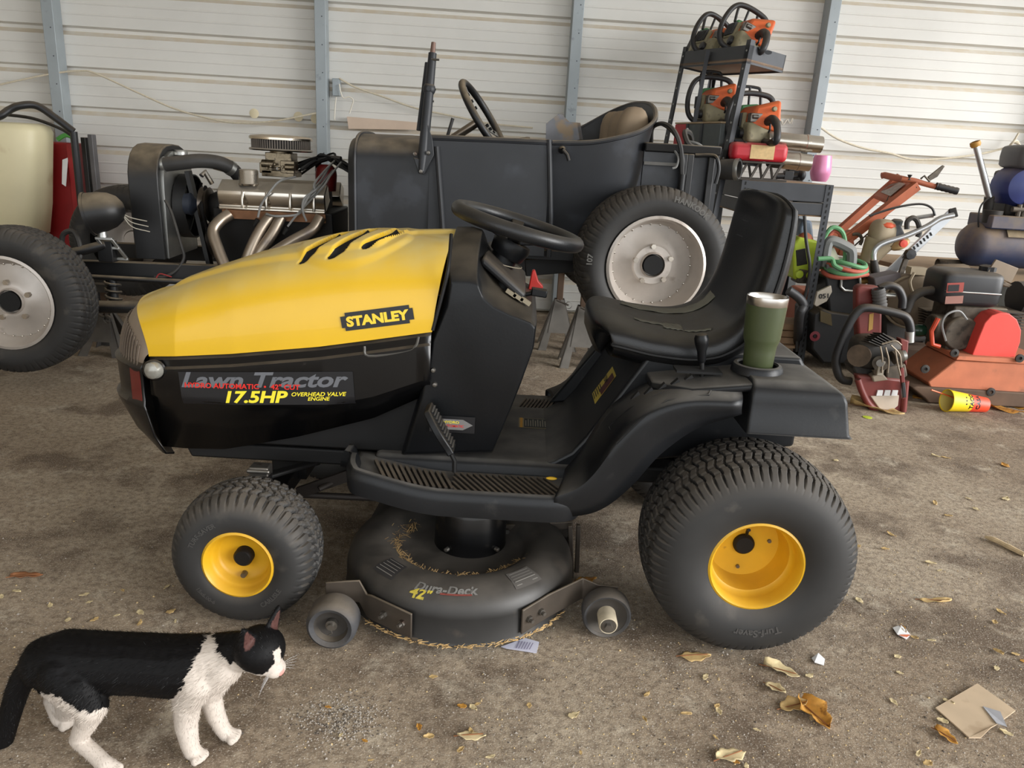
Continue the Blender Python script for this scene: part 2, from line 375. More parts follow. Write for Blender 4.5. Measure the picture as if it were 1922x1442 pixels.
# ---- wheels
def tyre_mb(prof_side, tread, c, width_pts, depth, n, groove):
    """prof_side: outer half (r, y) from bead to shoulder; tread: crown radius fn(s)"""
    half = [(r, y) for r, y in prof_side]; k = len(half)
    tr = [(tread(i/width_pts), -prof_side[-1][1]*(2*i/width_pts-1)) for i in range(1, width_pts)]
    full = half+tr+[(r, -y) for r, y in reversed(half)]
    lo, hi = k-2, k+len(tr)+1
    def fn(r, y, a, j):
        if lo <= j <= hi:
            s = (j-(k-1))/width_pts
            return r-depth*groove(a, s)*(1 if k-1 <= j <= k+len(tr) else .7)
        return r
    mb = MB().lathe(full, c, (0, 1, 0), n, fn=fn)
    for p in mb.v:
        if p.z < .0012: p.z = .0012
    return mb
def tri(x): x = x % 1.; return abs(x*2-1)*2-1
def groove_rear(a, s):
    ph = a/(2*PI)*70
    w = .24*tri(s*3.5+.25)*sst(-.05, .12, s)*sst(1.05, .88, s)
    g = abs(((ph+w) % 1.)-.5); gr = 1-sst(.06, .13, g)
    lug = int((ph+w+.5)); st = (lug % 2)*.0715
    for q in range(7):
        if abs(s-(.11+q*.143+st-.036)) < .010 and g > .16: gr = max(gr, .4)
    return gr
def groove_front(a, s):
    ph = a/(2*PI)*46
    if s < .16 or s > .84:
        g = abs((ph % 1.)-.5); return 1-sst(.09, .17, g)
    w = .30*tri(s*4.4)
    g = abs(((ph+w) % 1.)-.5); gr = 1-sst(.09, .16, g)
    for q, ss in enumerate((.18, .34, .5, .66, .82)):
        z = ss+.022*tri(ph+.25*q)
        if abs(s-z) < .014: gr = max(gr, .8)
    return gr
def arc_text(body, size, r, mid, c, y, mat, name, parent, bold=.0, flip=False):
    mb = text_mb(body, size, bold)
    for p in mb.v:
        rr = r+p.y*(-1 if flip else 1); a = mid+(p.x/r)*(1 if flip else -1)
        p.x, p.y, p.z = c[0]+rr*math.cos(a), y, c[2]+rr*math.sin(a)
    return mb.build(name, mat, parent)
m_emb = M('tyre_letter', (66, 64, 62), .6, 0, .05)
def wheel(name, c, R, kind, near):
    c = V(c); sg = 1 if near else -1
    if kind == 'rear':
        side = [(.106, -.116), (.125, -.131), (.155, -.140), (.182, -.140), (.203, -.134), (.218, -.125), (.230, -.114), (.237, -.105)]
        t = tyre_mb(side, lambda s: .2375+.0165*math.sin(PI*min(1, max(0, s)))**.75, c, 52, .0100, 700, groove_rear)
        rim = [(.104, -.105), (.113, -.116), (.113, -.121), (.108, -.124), (.103, -.118), (.101, -.088), (.098, -.075), (.092, -.070), (.089, -.030), (.084, -.012), (.03, -.006), (.0, -.006)]
        hub_r, hy = .026, -.014
    else:
        side = [(.078, -.078), (.090, -.087), (.106, -.092), (.124, -.092), (.138, -.088), (.149, -.081), (.157, -.073), (.162, -.066)]
        t = tyre_mb(side, lambda s: .1625+.0150*math.sin(PI*min(1, max(0, s)))**.75, c, 36, .0070, 460, groove_front)
        rim = [(.076, -.074), (.084, -.078), (.086, -.084), (.081, -.087), (.076, -.082), (.074, -.064), (.070, -.058), (.067, -.054), (.065, -.042), (.058, -.034), (.026, -.030), (.0, -.030)]
        hub_r, hy = .023, -.048
    w = bpy.data.objects.new(name, None)
    if not near:
        for p in t.v: p.y = 2*c.y-p.y
    ty = t.build('tyre', m_tyre, trac, sharp=50)
    mbr = MB().lathe(rim, c, (0, 1, 0), 48)
    if not near:
        for p in mbr.v: p.y = 2*c.y-p.y
    rm = mbr.build('rim', m_rim, trac, sharp=45)
    hb = MB()
    hb.lathe([(.0, hy-.006), (hub_r*.8, hy-.006), (hub_r, hy), (hub_r, .02)], c, (0, 1, 0), 24)
    hb.build('hub_cap', m_dark, rm)
    bl = MB()
    if kind == 'rear':
        for a in (.2, 1.35, 2.9, 4.6):
            q = c+V((math.cos(a)*.062, -.009, math.sin(a)*.062)); MB().cyl(q+V((0, -.006, 0)), q+V((0, .01, 0)), .005, n=6).build('wheel_bolt', m_steel, rm)
        MB().tube([c+V((0, -.02, .028)), c+V((-.004, -.035, .05)), c+V((-.006, -.05, .058))], .004).build('valve_stem', m_dark, rm)
        if near: arc_text('Turf-Saver', .026, .165, -PI/2+.12, c, c.y-.1412, m_emb, 'raised_letters', ty, .0008)
    else:
        q = c+V((-.002, -.034, -.050)); MB().cyl(q, q+V((0, -.014, 0)), .0075, .0065, n=10).build('valve_stem', m_steel, rm)
        if near:
            arc_text('TURF-SAVER', .016, .114, PI*.75, c, c.y-.0934, m_emb, 'raised_letters', ty, .0005)
            arc_text('CARLISLE', .016, .114, -PI*.25, c, c.y-.0934, m_emb, 'raised_letters', ty, .0005, True)
            arc_text('15x6.00-6', .014, .114, -PI*.74, c, c.y-.0934, m_emb, 'raised_letters', ty, .0005, True)
    return ty
wheel('rear_wheel', (.592, 1.716, .252), .254, 'rear', True)
wheel('rear_wheel', (.592, 2*YC-1.716, .252), .254, 'rear', False)
wheel('front_wheel', (-.622, 1.684, .175), .178, 'front', True)
wheel('front_wheel', (-.622, 2*YC-1.684, .175), .178, 'front', False)

# ---- hood
def pl(pts, Y): return [(p.x, p.z) for p in (PY(x, y, Y) for x, y in pts)]
TOP = pl([(300, 545), (345, 529), (400, 509), (480, 483), (560, 463), (640, 449), (700, 441), (780, 438), (845, 437)], YC)
SPL = pl([(265, 675), (430, 665), (600, 650), (700, 637), (810, 622)], 1.845)
WID = [(-1.0, .205), (-.93, .225), (-.85, .243), (-.7, .254), (-.5, .260), (-.2, .264)]
def hood_pt(t, a):
    """t 0 front .. 1 rear, a 0 near split .. .5 crown .. 1 far split"""
    c0 = math.cos(PI*a); cs = math.copysign(abs(c0)**1.67, c0); sn = math.sqrt(max(0, 1-cs*cs))
    up = abs(sn)**.68
    x0 = -.925-.075*abs(sn)**1.2; x1 = -.203+.03*abs(sn)**.8
    x = x0+(x1-x0)*t
    zt = interp(TOP, x); zs = interp(SPL, x)
    w = interp(WID, x)*(1-.05*up*up)
    y = c0*w
    z = zs+(zt-zs)*up
    # raised centre spine and the oval louvre recess
    d = abs(y); sw = .10+.07*sst(-.95, -.45, x)-.14*sst(-.36, -.27, x)
    z += .010*(1-sst(sw-.018, sw+.004, d))*sst(-.93, -.88, x)
    e = ((x-VENT[0])/VENT[2])**2+((-y-VENT[1])/VENT[3])**2
    z += .008*(1-sst(.75, 1.05, e))
    z -= .020*slot_f(x, -y)
    return V((x, YC-y, z))
VENT = (-.425, -.095, .150, .120)
SLOTS = ((-.085, .088, .0195), (-.010, .098, .021), (.070, .080, .0195))       # x offset, half length, half width
def slot_q(x, y, sl_):
    dy = (y-VENT[1]-.004)/sl_[1]; dx = (x-VENT[0]-sl_[0]-.020*(1-dy*dy)-.035*dy)/sl_[2]
    return abs(dx)**3+abs(dy)**4
def slot_f(x, y): return max(1-sst(.55, 1.15, slot_q(x, y, q)) for q in SLOTS)
hood = MB().grid(lambda u, v: hood_pt(u, v), 220, 190).build('hood', m_yel, trac, sharp=60)
# louvre slots (black) and bars (yellow)
def hood_z(x, dy):
    lo, hi = .02, .98
    def pt(a):
        sn = math.sqrt(max(0, 1-abs(math.cos(PI*a))**3.34)); x0 = -.925-.075*sn**1.2; x1 = -.203+.03*sn**.8
        return hood_pt((x-x0)/(x1-x0), a)
    for _ in range(26):
        a = (lo+hi)/2
        if pt(a).y-YC < dy: lo = a
        else: hi = a
    return pt((lo+hi)/2).z
def on_hood_top(x, dy): return interp(TOP, x)-.004
m_slot = M('slot_black', (8, 8, 8), .8, 0, .1)
for q in SLOTS:
    def slot_pt(u, v, q=q):
        dy = (u*2-1)*.93; w = q[2]*.92*(1-abs(dy)**4)**(1/3.)
        y = VENT[1]+.004+dy*q[1]; x = VENT[0]+q[0]+.020*(1-dy*dy)+.035*dy+(v*2-1)*w
        return V((x, YC+y, hood_z(x, y)+.0025))
    MB().grid(slot_pt, 20, 4).build('louvre_opening', m_slot, hood, sharp=80)
# grille nose
m_grille = M('grille_dusty', (122, 108, 94), .6, 0, .15, 12, dust=(160, 144, 120), damt=.7)
def nose_x(y, L=.16, xb=-.93, w=.235): return xb-L*max(0, 1-abs(y/w)**2.2)**.75
def grille_pt(a, t):
    b0 = hood_pt(0, a); y = b0.y-YC
    b2 = V((nose_x(y, .155, -.925), YC+y*1.0, .585-.03*abs(y)/.2)); b1 = V((min(b2.x+.006, b0.x-.005), YC+y, b0.z*.55+.585*.45))
    return b0*(1-t)**2+b1*2*t*(1-t)+b2*t*t
MB().grid(lambda u, v: grille_pt(.004+u*.992, v)+V((.002, 0, -.002)), 80, 8).build('grille', m_grille, trac, sharp=60)
fins = MB()
for k in range(34):
    a = .05+.9*k/33
    fins.tube([grille_pt(a, .35+.6*j/5)+V((-.001, 0, .001)) for j in range(6)], .0024, 6)
fins.build('grille_fins', M('grille_fin', (100, 88, 76), .6), trac)
def bump_ring(z, L, xb, w, n=28):
    r = []
    for k in range(n+1):
        q = -1+2*k/n; y = math.sin(q*PI/2)*w; r.append(V((nose_x(y, L, xb, w+.004), YC+y, z)))
    return r
mb = MB()
Zs = [(.580, .152, -.925, .222), (.562, .166, -.93, .228), (.548, .160, -.93, .226), (.475, .156, -.93, .226), (.462, .172, -.928, .232), (.448, .170, -.925, .232), (.38, .140, -.915, .226), (.325, .095, -.90, .21), (.318, .06, -.89, .19)]
mb.loft([bump_ring(*q) for q in Zs], False, False).build('bumper_nose', m_blk, trac, solid=.006)
for sg in (-1, 1):
    q = [V((nose_x(sg*yy, .160, -.93, .230)-.002, YC+sg*yy, z)) for yy, z in ((.224, .555), (.205, .557), (.205, .468), (.224, .468))]
    MB().slab(q, (-.003, sg*.002, 0)).build('marker_lens', M('lens_dark_red', (96, 18, 16), .15, 0, .05, coat=.5), trac)
for sg in (-1, 1):
    c = PY(290, 694, 1.862); c.y = YC+sg*(YC-1.862)
    lm = MB().lathe([(.0, .022), (.012, .0205), (.021, .014), (.0235, .005), (.0235, -.014)], c, (-.25, sg, 0), 24)
    lm.build('headlight', M('lamp_glass', (150, 148, 140), .22, .35, .2, 60), trac)
    MB().lathe([(.028, -.004), (.0245, -.008), (.0238, .004)], c, (-.25, 1, 0), 20).build('lamp_bezel', m_blk, trac)

# ---- black side panels below the hood
def side_rows(i, n):
    x = -.925+(-.205+.925)*i/n
    zs = interp(SPL, x)-.006
    w = interp(WID, x)
    cre = interp(pl([(285, 752), (440, 764), (600, 766), (700, 748), (800, 715)], 1.845), x)
    bot = interp(pl([(296, 846), (420, 845), (557, 820), (700, 784), (795, 742)], 1.87), x)
    cre = max(cre, bot+.012)
    zm = zs-.022
    return [(YC-w+.012, zs+.006), (YC-w+.003, zs-.004), (YC-w+.004, zm), (YC-w-.002, zm-.006), (YC-w-.003, cre+.008), (YC-w+.003, cre), (YC-w+.03, bot)]
for sg in (1, -1):
    mb = MB(); rings = []
    for i in range(41):
        x = -.925+.72*i/40
        rings.append([V((x, y if sg > 0 else 2*YC-y, z)) for y, z in side_rows(i, 40)])
    sp = mb.loft(rings, False, False).build('side_panel', m_blk, trac, solid=.004)
    if sg > 0:
        hp = [PY(684, 650, 1.838), PY(692, 668, 1.836), PY(760, 660, 1.836), PY(780, 650, 1.836), PY(786, 632, 1.838)]
        MB().tube(smooth_path(hp, 4), .0035, 6).build('latch_recess_edge', M('worn_edge', (86, 84, 80), .4, .2), sp)
# ---- decals on the near side
def side_y(x, z):
    rows = side_rows((x+.925)/.72*40, 40)
    for (y0, z0), (y1, z1) in zip(rows, rows[1:]):
        if z0 >= z >= z1: return y0+(y1-y0)*((z0-z)/(z0-z1+1e-9))
    return rows[0][0]
def decal(mb, px, py, mat, name, parent, off=.0035, ang=None, Y=1.84):
    c = PY(px, py, Y); a = ang
    for p in mb.v:
        X = c.x+p.x*math.cos(a)-p.y*math.sin(a); Z = c.z+p.x*math.sin(a)+p.y*math.cos(a)
        p.x, p.y, p.z = X, side_y(X, Z)-off, Z
    return mb.build(name, mat, parent)
def decal_hood(mb, px, py, mat, name, parent, off, ang, Y=1.845):
    c = PY(px, py, Y)
    def hy(x, z):
        t = min(1., max(0, (x+.925)/.722)); lo, hi = 0., .5
        for _ in range(24):
            a = (lo+hi)/2
            if hood_pt(t, a).z < z: lo = a
            else: hi = a
        return hood_pt(t, (lo+hi)/2).y
    for p in mb.v:
        X = c.x+p.x*math.cos(ang)-p.y*math.sin(ang); Z = c.z+p.x*math.sin(ang)+p.y*math.cos(ang)
        p.x, p.y, p.z = X, hy(X, Z)-off, Z
    return mb.build(name, mat, parent)
KX = (PY(660, 730, 1.84)-PY(340, 720, 1.84)).length/320.
def fine_rect(w, h, nx, ny): return MB().grid(lambda u, v: V(((u-.5)*w, (v-.5)*h, 0)), nx, ny)
A0 = math.radians(4.2)
dc = decal(fine_rect(332*KX, 64*KX, 30, 8), 500, 729, m_decal, 'side_decal', trac, .0035, A0)
decal(fit(text_mb('Lawn Tractor', 1, .03, .32), 320*KX, 30*KX), 495, 713, m_grey_txt, 'decal_title', dc, .0042, A0)
decal(fit(text_mb('HYDRO AUTOMATIC  \u2022  42" CUT', 1, .025, .1), 222*KX, 10.5*KX), 454, 725, m_red, 'decal_line', dc, .0048, A0-.02)
decal(fit(text_mb('17.5HP', 1, .035, .25), 121*KX, 24*KX), 482, 745, m_ytxt, 'decal_power', dc, .0046, A0)
decal(fit(text_mb('OVERHEAD VALVE', 1, .02, .3), 104*KX, 8*KX), 600, 738.5, m_ytxt, 'decal_line', dc, .0046, A0)
decal(fit(text_mb('ENGINE', 1, .02, .3), 43*KX, 7.5*KX), 600, 747, m_ytxt, 'decal_line', dc, .0046, A0)
A1 = math.radians(3.2)+math.radians(7.5)
badge = MB()
bw, bh = 134*KX, 33*KX; s2 = 6*KX
poly = [(-bw/2, -bh/2+s2), (-bw/2+s2, -bh/2+s2), (-bw/2+s2, -bh/2), (bw/2-s2*1.5, -bh/2), (bw/2-s2*1.5, -bh/2+s2), (bw/2, -bh/2+s2), (bw/2, bh/2-s2), (bw/2-s2, bh/2-s2), (bw/2-s2, bh/2), (-bw/2+s2*1.5, bh/2), (-bw/2+s2*1.5, bh/2-s2), (-bw/2, bh/2-s2)]
badge.add([V((x, y, 0)) for x, y in poly], [tuple(range(12))])
bd = decal_hood(badge, 709, 596, m_decal, 'hood_badge', hood, .0026, A1)
decal_hood(fit(text_mb('STANLEY', 1, .05), 116*KX, 19*KX), 710, 596, M('badge_yellow', (245, 205, 50), .4), 'badge_letters', bd, .0038, A1)

# ---- dash cowl
cw = [(846, 438), (880, 438), (899, 444), (908, 470), (928, 510), (962, 545), (1000, 575), (1008, 597), (1003, 640), (980, 705), (958, 760), (925, 838), (755, 842), (787, 735), (809, 624), (838, 515)]
prof = pl(cw, 1.93)
def cowl_ring(y, sh, dz):
    cx_ = -.02; cz_ = .66
    dr = .060*(abs(y-YC)/.21)**1.7
    return [V((cx_+(x-cx_)*sh, y, cz_+(z-cz_)*sh-dr*min(1, max(0, (z-.74)/.17)))) for x, z in prof]
mb = MB()
rows = []
for d, sh in ((-.266, .90), (-.263, .925), (-.253, .955), (-.232, .980), (-.19, .995), (-.1, 1.), (0, 1.), (.1, 1.), (.19, .995), (.232, .980), (.253, .955), (.263, .925), (.266, .90)):
    rows.append(cowl_ring(YC+d*.97, sh, 0))
cowl = mb.loft(rows).build('dash_cowl', m_pla, trac, bevel=.012, seg=3, angle=25, sharp=50)
MB().tube(smooth_path([PY(847, 440, 1.90), PY(842, 500, 1.843), PY(832, 545, 1.838), PY(812, 620, 1.838)], 6), .0045, 8).build('hood_seal', m_dark, trac)
for q in ((813, 695), (816, 722)):
    c = PY(*q, 1.842); MB().lathe([(0, -.006), (.005, -.005), (.007, -.001), (.0075, .004)], c, (0, 1, 0), 12).build('cowl_screw', m_steel, cowl)
dp = PY(920, 500, 1.97)
dash = MB()
dq = [PY(905, 488, 1.92), PY(985, 560, 1.92), PY(985, 560, 1.92)+V((0, .36, .0)), PY(905, 488, 1.92)+V((0, .36, 0))]
dash.slab([p+V((.004, 0, .010)) for p in dq], (-.01, 0, -.02)).build('dash_panel', M('dash_dark', (24, 24, 26), .5, 0, .1, dust=DUST, damt=.3), trac, bevel=.008)
key = PY(955, 530, 1.96); MB().cyl(key+V((-.02, 0, -.02)), key+V((.006, 0, .008)), .017, n=20).build('key_hole', m_slot, trac)
gq = [PY(952, 552, 1.90), PY(993, 575, 1.90)]
for i in range(3):
    a = gq[0].lerp(gq[1], (i+.5)/3); MB().box(a+V((0, .02, .004)), (.028, .016, .01), Matrix.Rotation(.55, 3, 'Y')).build('choke_mark', M('dash_light', (130, 120, 100), .6), trac)
c = PY(1000, 530, 2.16)
lev = MB().prism([(c.x-.012, c.z-.02), (c.x-.004, c.z+.035), (c.x+.004, c.z+.036), (c.x+.016, c.z+.005), (c.x+.03, c.z-.008), (c.x+.028, c.z-.018)], c.y-.012, c.y+.012)
lev.build('throttle_lever', M('lever_red', (200, 48, 40), .35), trac, bevel=.003)
c = PY(1012, 549, 2.02)
MB().box(c, (.042, .03, .02), Matrix.Rotation(.1, 3, 'Y')).cyl(c+V((-.06, 0, -.012)), c, .006).build('clutch_switch', m_pla, trac, bevel=.003)

# ---- steering
wc = (PY(853, 385, YC)+PY(1090, 460, YC))/2+V((0, 0, -.002)); tl = math.atan2(.086, .345)
nrm = V((math.sin(tl), 0, math.cos(tl))); ex = V((math.cos(tl), 0, -math.sin(tl))); ey = V((0, 1, 0))
Rw = .166
sw = MB().tube([wc+(ex*math.cos(2*PI*k/64)+ey*math.sin(2*PI*k/64))*Rw for k in range(64)], .0195, 14, closed=True).build('steering_wheel_rim', M('steering_grip', (24, 25, 27), .38, 0, .1, 20, bump=.1, bscale=240, dust=(112, 104, 90), damt=.3), trac)
sp = MB()
for a, wd_ in ((PI, .10), (.0, .07), (PI/2, .06), (-PI/2, .06)):
    d = ex*math.cos(a)+ey*math.sin(a); sd = nrm.cross(d)
    rings = []
    for j in range(7):
        t = j/6; p = wc+d*(Rw*.97*t)-nrm*(.045*(1-t)**1.0)
        ww = wd_*(.5+.25*abs(1-2*t)); rings.append([p+sd*ww*.5*sx+nrm*.006*sz for sx, sz in ((-1, -1), (1, -1), (.9, 1), (-.9, 1))])
    sp.loft(rings)
sp.build('steering_spokes', m_pla, trac, bevel=.003)
cb = wc-nrm*.05; ct = PY(938, 497, YC)
cd = (ct-cb).normalized()
col_ = MB(); L_ = (ct-cb).length
col_.lathe([(.0, -.012), (.050, -.010), (.054, .002), (.048, L_*.5), (.046, L_*.55), (.036, L_*.57), (.038, L_+.03)], cb, cd, 24)
col_.build('steering_column', m_pla, trac)
MB().tube([ct+V((.0, 0, .01))+(ex*math.cos(2*PI*k/24)*.062+ey*math.sin(2*PI*k/24)*.055) for k in range(24)], .0015, 5, closed=True).build('wire_loop', M('wire_tan', (150, 140, 120), .6), trac)

# ---- frame, axle, engine block underneath
fr = MB()
fr.hexa([(-.86, 1.93, .30), (.72, 1.93, .30), (.72, 2.27, .30), (-.86, 2.27, .30), (-.88, 1.93, .345), (.74, 1.93, .345), (.74, 2.27, .345), (-.88, 2.27, .345)])
fr.hexa([(-.80, 1.90, .36), (-.2, 1.90, .36), (-.2, 2.30, .36), (-.80, 2.30, .36), (-.86, 1.89, .56), (-.2, 1.89, .66), (-.2, 2.31, .66), (-.86, 2.31, .56)])
fr.build('chassis', m_dark, trac, bevel=.006)
ax = MB()
ax.beam((-.628, 1.78, .21), (-.628, 2.42, .21), .05, .05); ax.beam((-.628, 2.1, .2), (-.628, 2.1, .34), .1, .12)
ax.beam((-.628, 1.82, .14), (-.628, 1.82, .31), .04, .04, (1, 0, 0)); ax.cyl((-.622, 1.69, .175), (-.622, 1.83, .175), .012)
ax.beam((-.628, 1.83, .30), (-.52, 1.95, .30), .03, .012)
ax.build('front_axle', m_dark, trac, bevel=.004)
MB().cyl((.592, 1.76, .252), (.592, 2.44, .252), .022).box((.592, 2.1, .28), (.25, .22, .2)).build('rear_axle', m_dark, trac, bevel=.004)
q = PY(490, 893, 1.83)
MB().box(q, (.05, .04, .06)).cyl(q+V((-.03, -.02, .02)), q+V((.03, -.02, .02)), .006).build('steering_knuckle', m_steel, trac, bevel=.004)
ln = MB(); ln.beam(PY(560, 925, 1.9), PY(690, 880, 1.9), .012, .03); ln.cyl((-.62, 1.9, .22), (-.3, 1.95, .20), .009); ln.cyl((-.5, 1.88, .25), (-.35, 1.98, .30), .008)
ln.build('lift_link', M('link_dark', (40, 34, 30), .6, .3), trac)

# ---- foot rest
FP = [(-.398, 1.87), (-.400, 1.80), (-.385, 1.735), (-.350, 1.702), (-.20, 1.676), (.0, 1.672), (.11, 1.673), (.16, 1.69), (.18, 1.72)]
FPs = smooth_path([V((x, y, 0)) for x, y in FP], 5)
def fz(x): return .335+.028*sst(-.15, -.40, x)                 # tray floor height
rings = []
for i, p in enumerate(FPs):
    t = (FPs[min(i+1, len(FPs)-1)]-FPs[max(i-1, 0)]).normalized(); n = V((-t.y, t.x, 0))   # into the tray
    if n.y < 0: n = -n
    z = fz(p.x)
    rings.append([p+n*o+V((0, 0, z+dz)) for o, dz in ((.006, -.040), (-.002, -.036), (-.004, .0), (.0, .018), (.006, .024), (.016, .024), (.022, .016), (.026, -.002), (.028, -.02))])
foot = MB().loft(rings, False, False).build('foot_rest_rim', m_fen, trac, solid=.004)
mb = MB()
mb.grid(lambda u, v: V((-.395+.60*u, max(1.69, 1.80-u*.9)+(1.90-max(1.69, 1.80-u*.9))*v, fz(-.395+.60*u)-.004)), 40, 6)
mb.build('foot_tray', m_fen, trac, solid=.004)
gr = MB()
for k in range(12):
    a = PY(705+k*11.5, 868+k*.9, 1.83); b = PY(722+k*11.5, 908+k*2.0, 1.735)
    a.z = fz(a.x)+.003; b.z = fz(b.x)+.003; gr.beam(a, b, .0075, .012)
for k in range(19):
    a0_ = V((-.13+k*.0165, 1.715, 0)); b0_ = V((-.20+k*.0165, 1.835, 0))
    if a0_.x < -.135: continue
    if b0_.x < -.135:
        tt = (-.135-a0_.x)/(b0_.x-a0_.x); b0_ = a0_.lerp(b0_, tt)
    a0_.z = fz(a0_.x)+.002; b0_.z = fz(b0_.x)+.002; gr.beam(a0_, b0_, .0065, .010)
for k in range(5):
    a0_ = V((-.135, 1.715+k*.0, 0))
gr.build('foot_grip_ridges', M('grip_ridge', (62, 57, 52), .6, 0, .2, 20, dust=(120, 106, 88), damt=.5), trac)
MB().ell(PY(1035, 901, 1.76)+V((0, 0, .004)), (.014, .006, .004)).build('leaf_scrap', M('leaf_yellow', (214, 170, 40), .6), trac)
# inner step and tunnel
st = MB()
st.hexa([(-.36, 1.855, .32), (.2, 1.855, .32), (.2, 2.345, .32), (-.36, 2.345, .32), (-.35, 1.868, .366), (.2, 1.868, .366), (.2, 2.332, .366), (-.35, 2.332, .366)])
st.build('step_tunnel', m_fen, trac, bevel=.015, seg=3)
MB().hexa([(-.40, 2.30, .325), (.2, 2.30, .325), (.2, 2.53, .325), (-.40, 2.50, .325), (-.40, 2.30, .345), (.2, 2.30, .345), (.2, 2.53, .345), (-.40, 2.50, .345)]).build('far_foot_rest', m_fen, trac, bevel=.008)
fg = MB()
for k in range(14): fg.beam((.02+k*.012, 2.34, .348), (.05+k*.012, 2.46, .348), .005, .008)
fg.build('foot_grip_ridges', MATS['grip_ridge'], trac)

# ---- fenders
ST = [
 [(1040, 968), (1040, 940), (1045, 926), (1055, 905), (1062, 880)],
 [(1090, 967), (1084, 925), (1085, 908), (1082, 880), (1088, 850)],
 [(1135, 952), (1118, 898), (1116, 880), (1112, 850), (1112, 812)],
 [(1185, 912), (1160, 848), (1154, 825), (1150, 798), (1150, 760)],
 [(1240, 852), (1212, 797), (1208, 772), (1210, 748), (1218, 718)],
 [(1310, 803), (1288, 765), (1288, 746), (1296, 722), (1300, 700)],
 [(1392, 777), (1392, 765), (1394, 745), (1388, 720), (1380, 694)]]
RY = [1.690, 1.672, 1.690, 1.76, 1.87]
def smooth_rows(STN):
    cols = []
    for r in range(5): cols.append(smooth_path([PY(*s[r], RY[r]) for s in STN], 5))
    out = []
    for i in range(len(cols[0])): out.append(smooth_path([c[i] for c in cols], 3))
    return out
fend = MB(); rows = smooth_rows(ST); fend.loft(rows, False, False); 
fend.build('fender_arch', m_fen, trac, solid=.004, sharp=50)
fend.v = [V((p.x, 2*YC-p.y, p.z)) for p in fend.v]; fend.build('fender_arch', m_fen, trac, solid=.004, sharp=50)
XA, XB = PY(1400, 818, 1.675).x, PY(1598, 812, 1.675).x
ZB = .552; ZT = .672
bx = MB()
def fring(inset, z, yi=0.): return [V(p) for p in ((XA+inset*.3, 1.675+inset, z), (XB-inset*1.6, 1.675+inset, z), (XB-inset*2.2, 2.525-inset, z), (XA+inset*.3, 2.525-inset, z))]
rr = .040
steps = [(-.004, ZB), (0, ZB+.004)]+[(rr*(1-math.cos(q))+.008, ZT-rr*1.2+rr*1.2*math.sin(q)) for q in [k*PI/2/7 for k in range(8)]]
bx.loft([fring(a_, z_) for a_, z_ in steps], True, False)
bx.add(fring(*steps[-1]), [(0, 1, 2, 3)])
bx.build('fender_rear', m_fen, trac, bevel=.022, seg=4, angle=40, sharp=60, weld=.0005)
mb = MB()
tp = [PY(1385, 720, 1.74), PY(1320, 742, 1.70), PY(1240, 752, 1.71), PY(1210, 735, 1.78), PY(1230, 712, 1.90)]
deckp = [V((.335, 1.79, .628)), V((.42, 1.715, .640)), V((XA+.03, 1.70, ZT-.006)), V((XA+.03, 2.50, ZT-.006)), V((.42, 2.485, .640)), V((.335, 2.41, .628))]
mb.slab(deckp, (0, 0, -.02)).build('fender_deck', m_fen, trac, bevel=.008, seg=3)
# seat pedestal with sloping front
ped = [(.06, .35), (.12, .372), (.165, .40), (.20, .445), (.335, .665), (.36, .69), (.72, .69), (.74, .66), (.74, .45), (.2, .36)]
mb = MB().prism(ped, 1.875, 2.325); mb.build('seat_pedestal', m_fen, trac, bevel=.014, seg=3)
for yy in (2.325,):
    sg = -1 if yy < YC else 1
    MB().prism([(.12, .39), (.19, .40), (.365, .685), (.33, .685)], yy-.012*sg-.012, yy-.012*sg+.012).build('pedestal_rib', m_fen, trac, bevel=.006)
# labels
sl = V((.335-.20, 0, .665-.44)).normalized(); nx = V((-sl.z, 0, sl.x))
o = PN(1131, 728, V((.2675, 2, .5525)), nx)
print('label at', o)
o.y = min(max(o.y, 1.925), 2.2)
lab = lay(rect_mb(.095, .115), o, (0, -1, 0), sl, -.0).build('warning_label', M('label_yellow', (196, 170, 70), .5), trac)
for p in lab.data.vertices: p.co += nx*.002
t = lay(fit(text_mb('17.5HP', 1, .03), .05, .016), o+sl*.022+V((0, .018, 0))+nx*.003, (0, -1, 0), sl).build('label_letters', m_decal, lab)
lay(rect_mb(.05, .06), o+nx*.0026+V((0, -.02, 0))+sl*.02, (0, -1, 0), sl).build('label_block', M('label_maroon', (84, 40, 40), .5), lab)
tx = MB()
for i in range(6): tx.v and None; tx = tx.add([o+nx*.0028+V((0, .04-.0, 0))+sl*(-.045+i*.008)+V((0, -yy, 0))+sl*zz for yy, zz in ((0, 0), (.055, 0), (.055, .003), (0, .003))], [(0, 1, 2, 3)])
tx.build('label_lines', m_decal, lab)
o = PG(1001, 795, .3665); o2 = V((o.x, o.y, .3672))
lb = lay(rect_mb(.088, .085), o2, (1, 0, 0), (0, 1, 0)).build('instruction_label', M('label_sand', (150, 138, 104), .5), trac)
lay(rect_mb(.068, .077), o2+V((.006, 0, .0006)), (1, 0, 0), (0, 1, 0)).build('label_field', m_decal, lb)
tx = MB()
for i in range(9): tx.add([o2+V((-.024+i*.0072, y_, .0011)) for y_ in (-.03, -.03+.05+.01*(i % 2))]+[o2+V((-.024+i*.0072+.003, y_, .0011)) for y_ in (-.03+.05+.01*(i % 2), -.03)], [(0, 1, 2, 3)])
tx.build('label_lines', M('label_pale', (150, 146, 130), .6), lb)
lay(rect_mb(.008, .085), o2+V((-.036, 0, .0006)), (1, 0, 0), (0, 1, 0)).build('label_stripe', M('label_orange', (206, 150, 40), .5), lb)
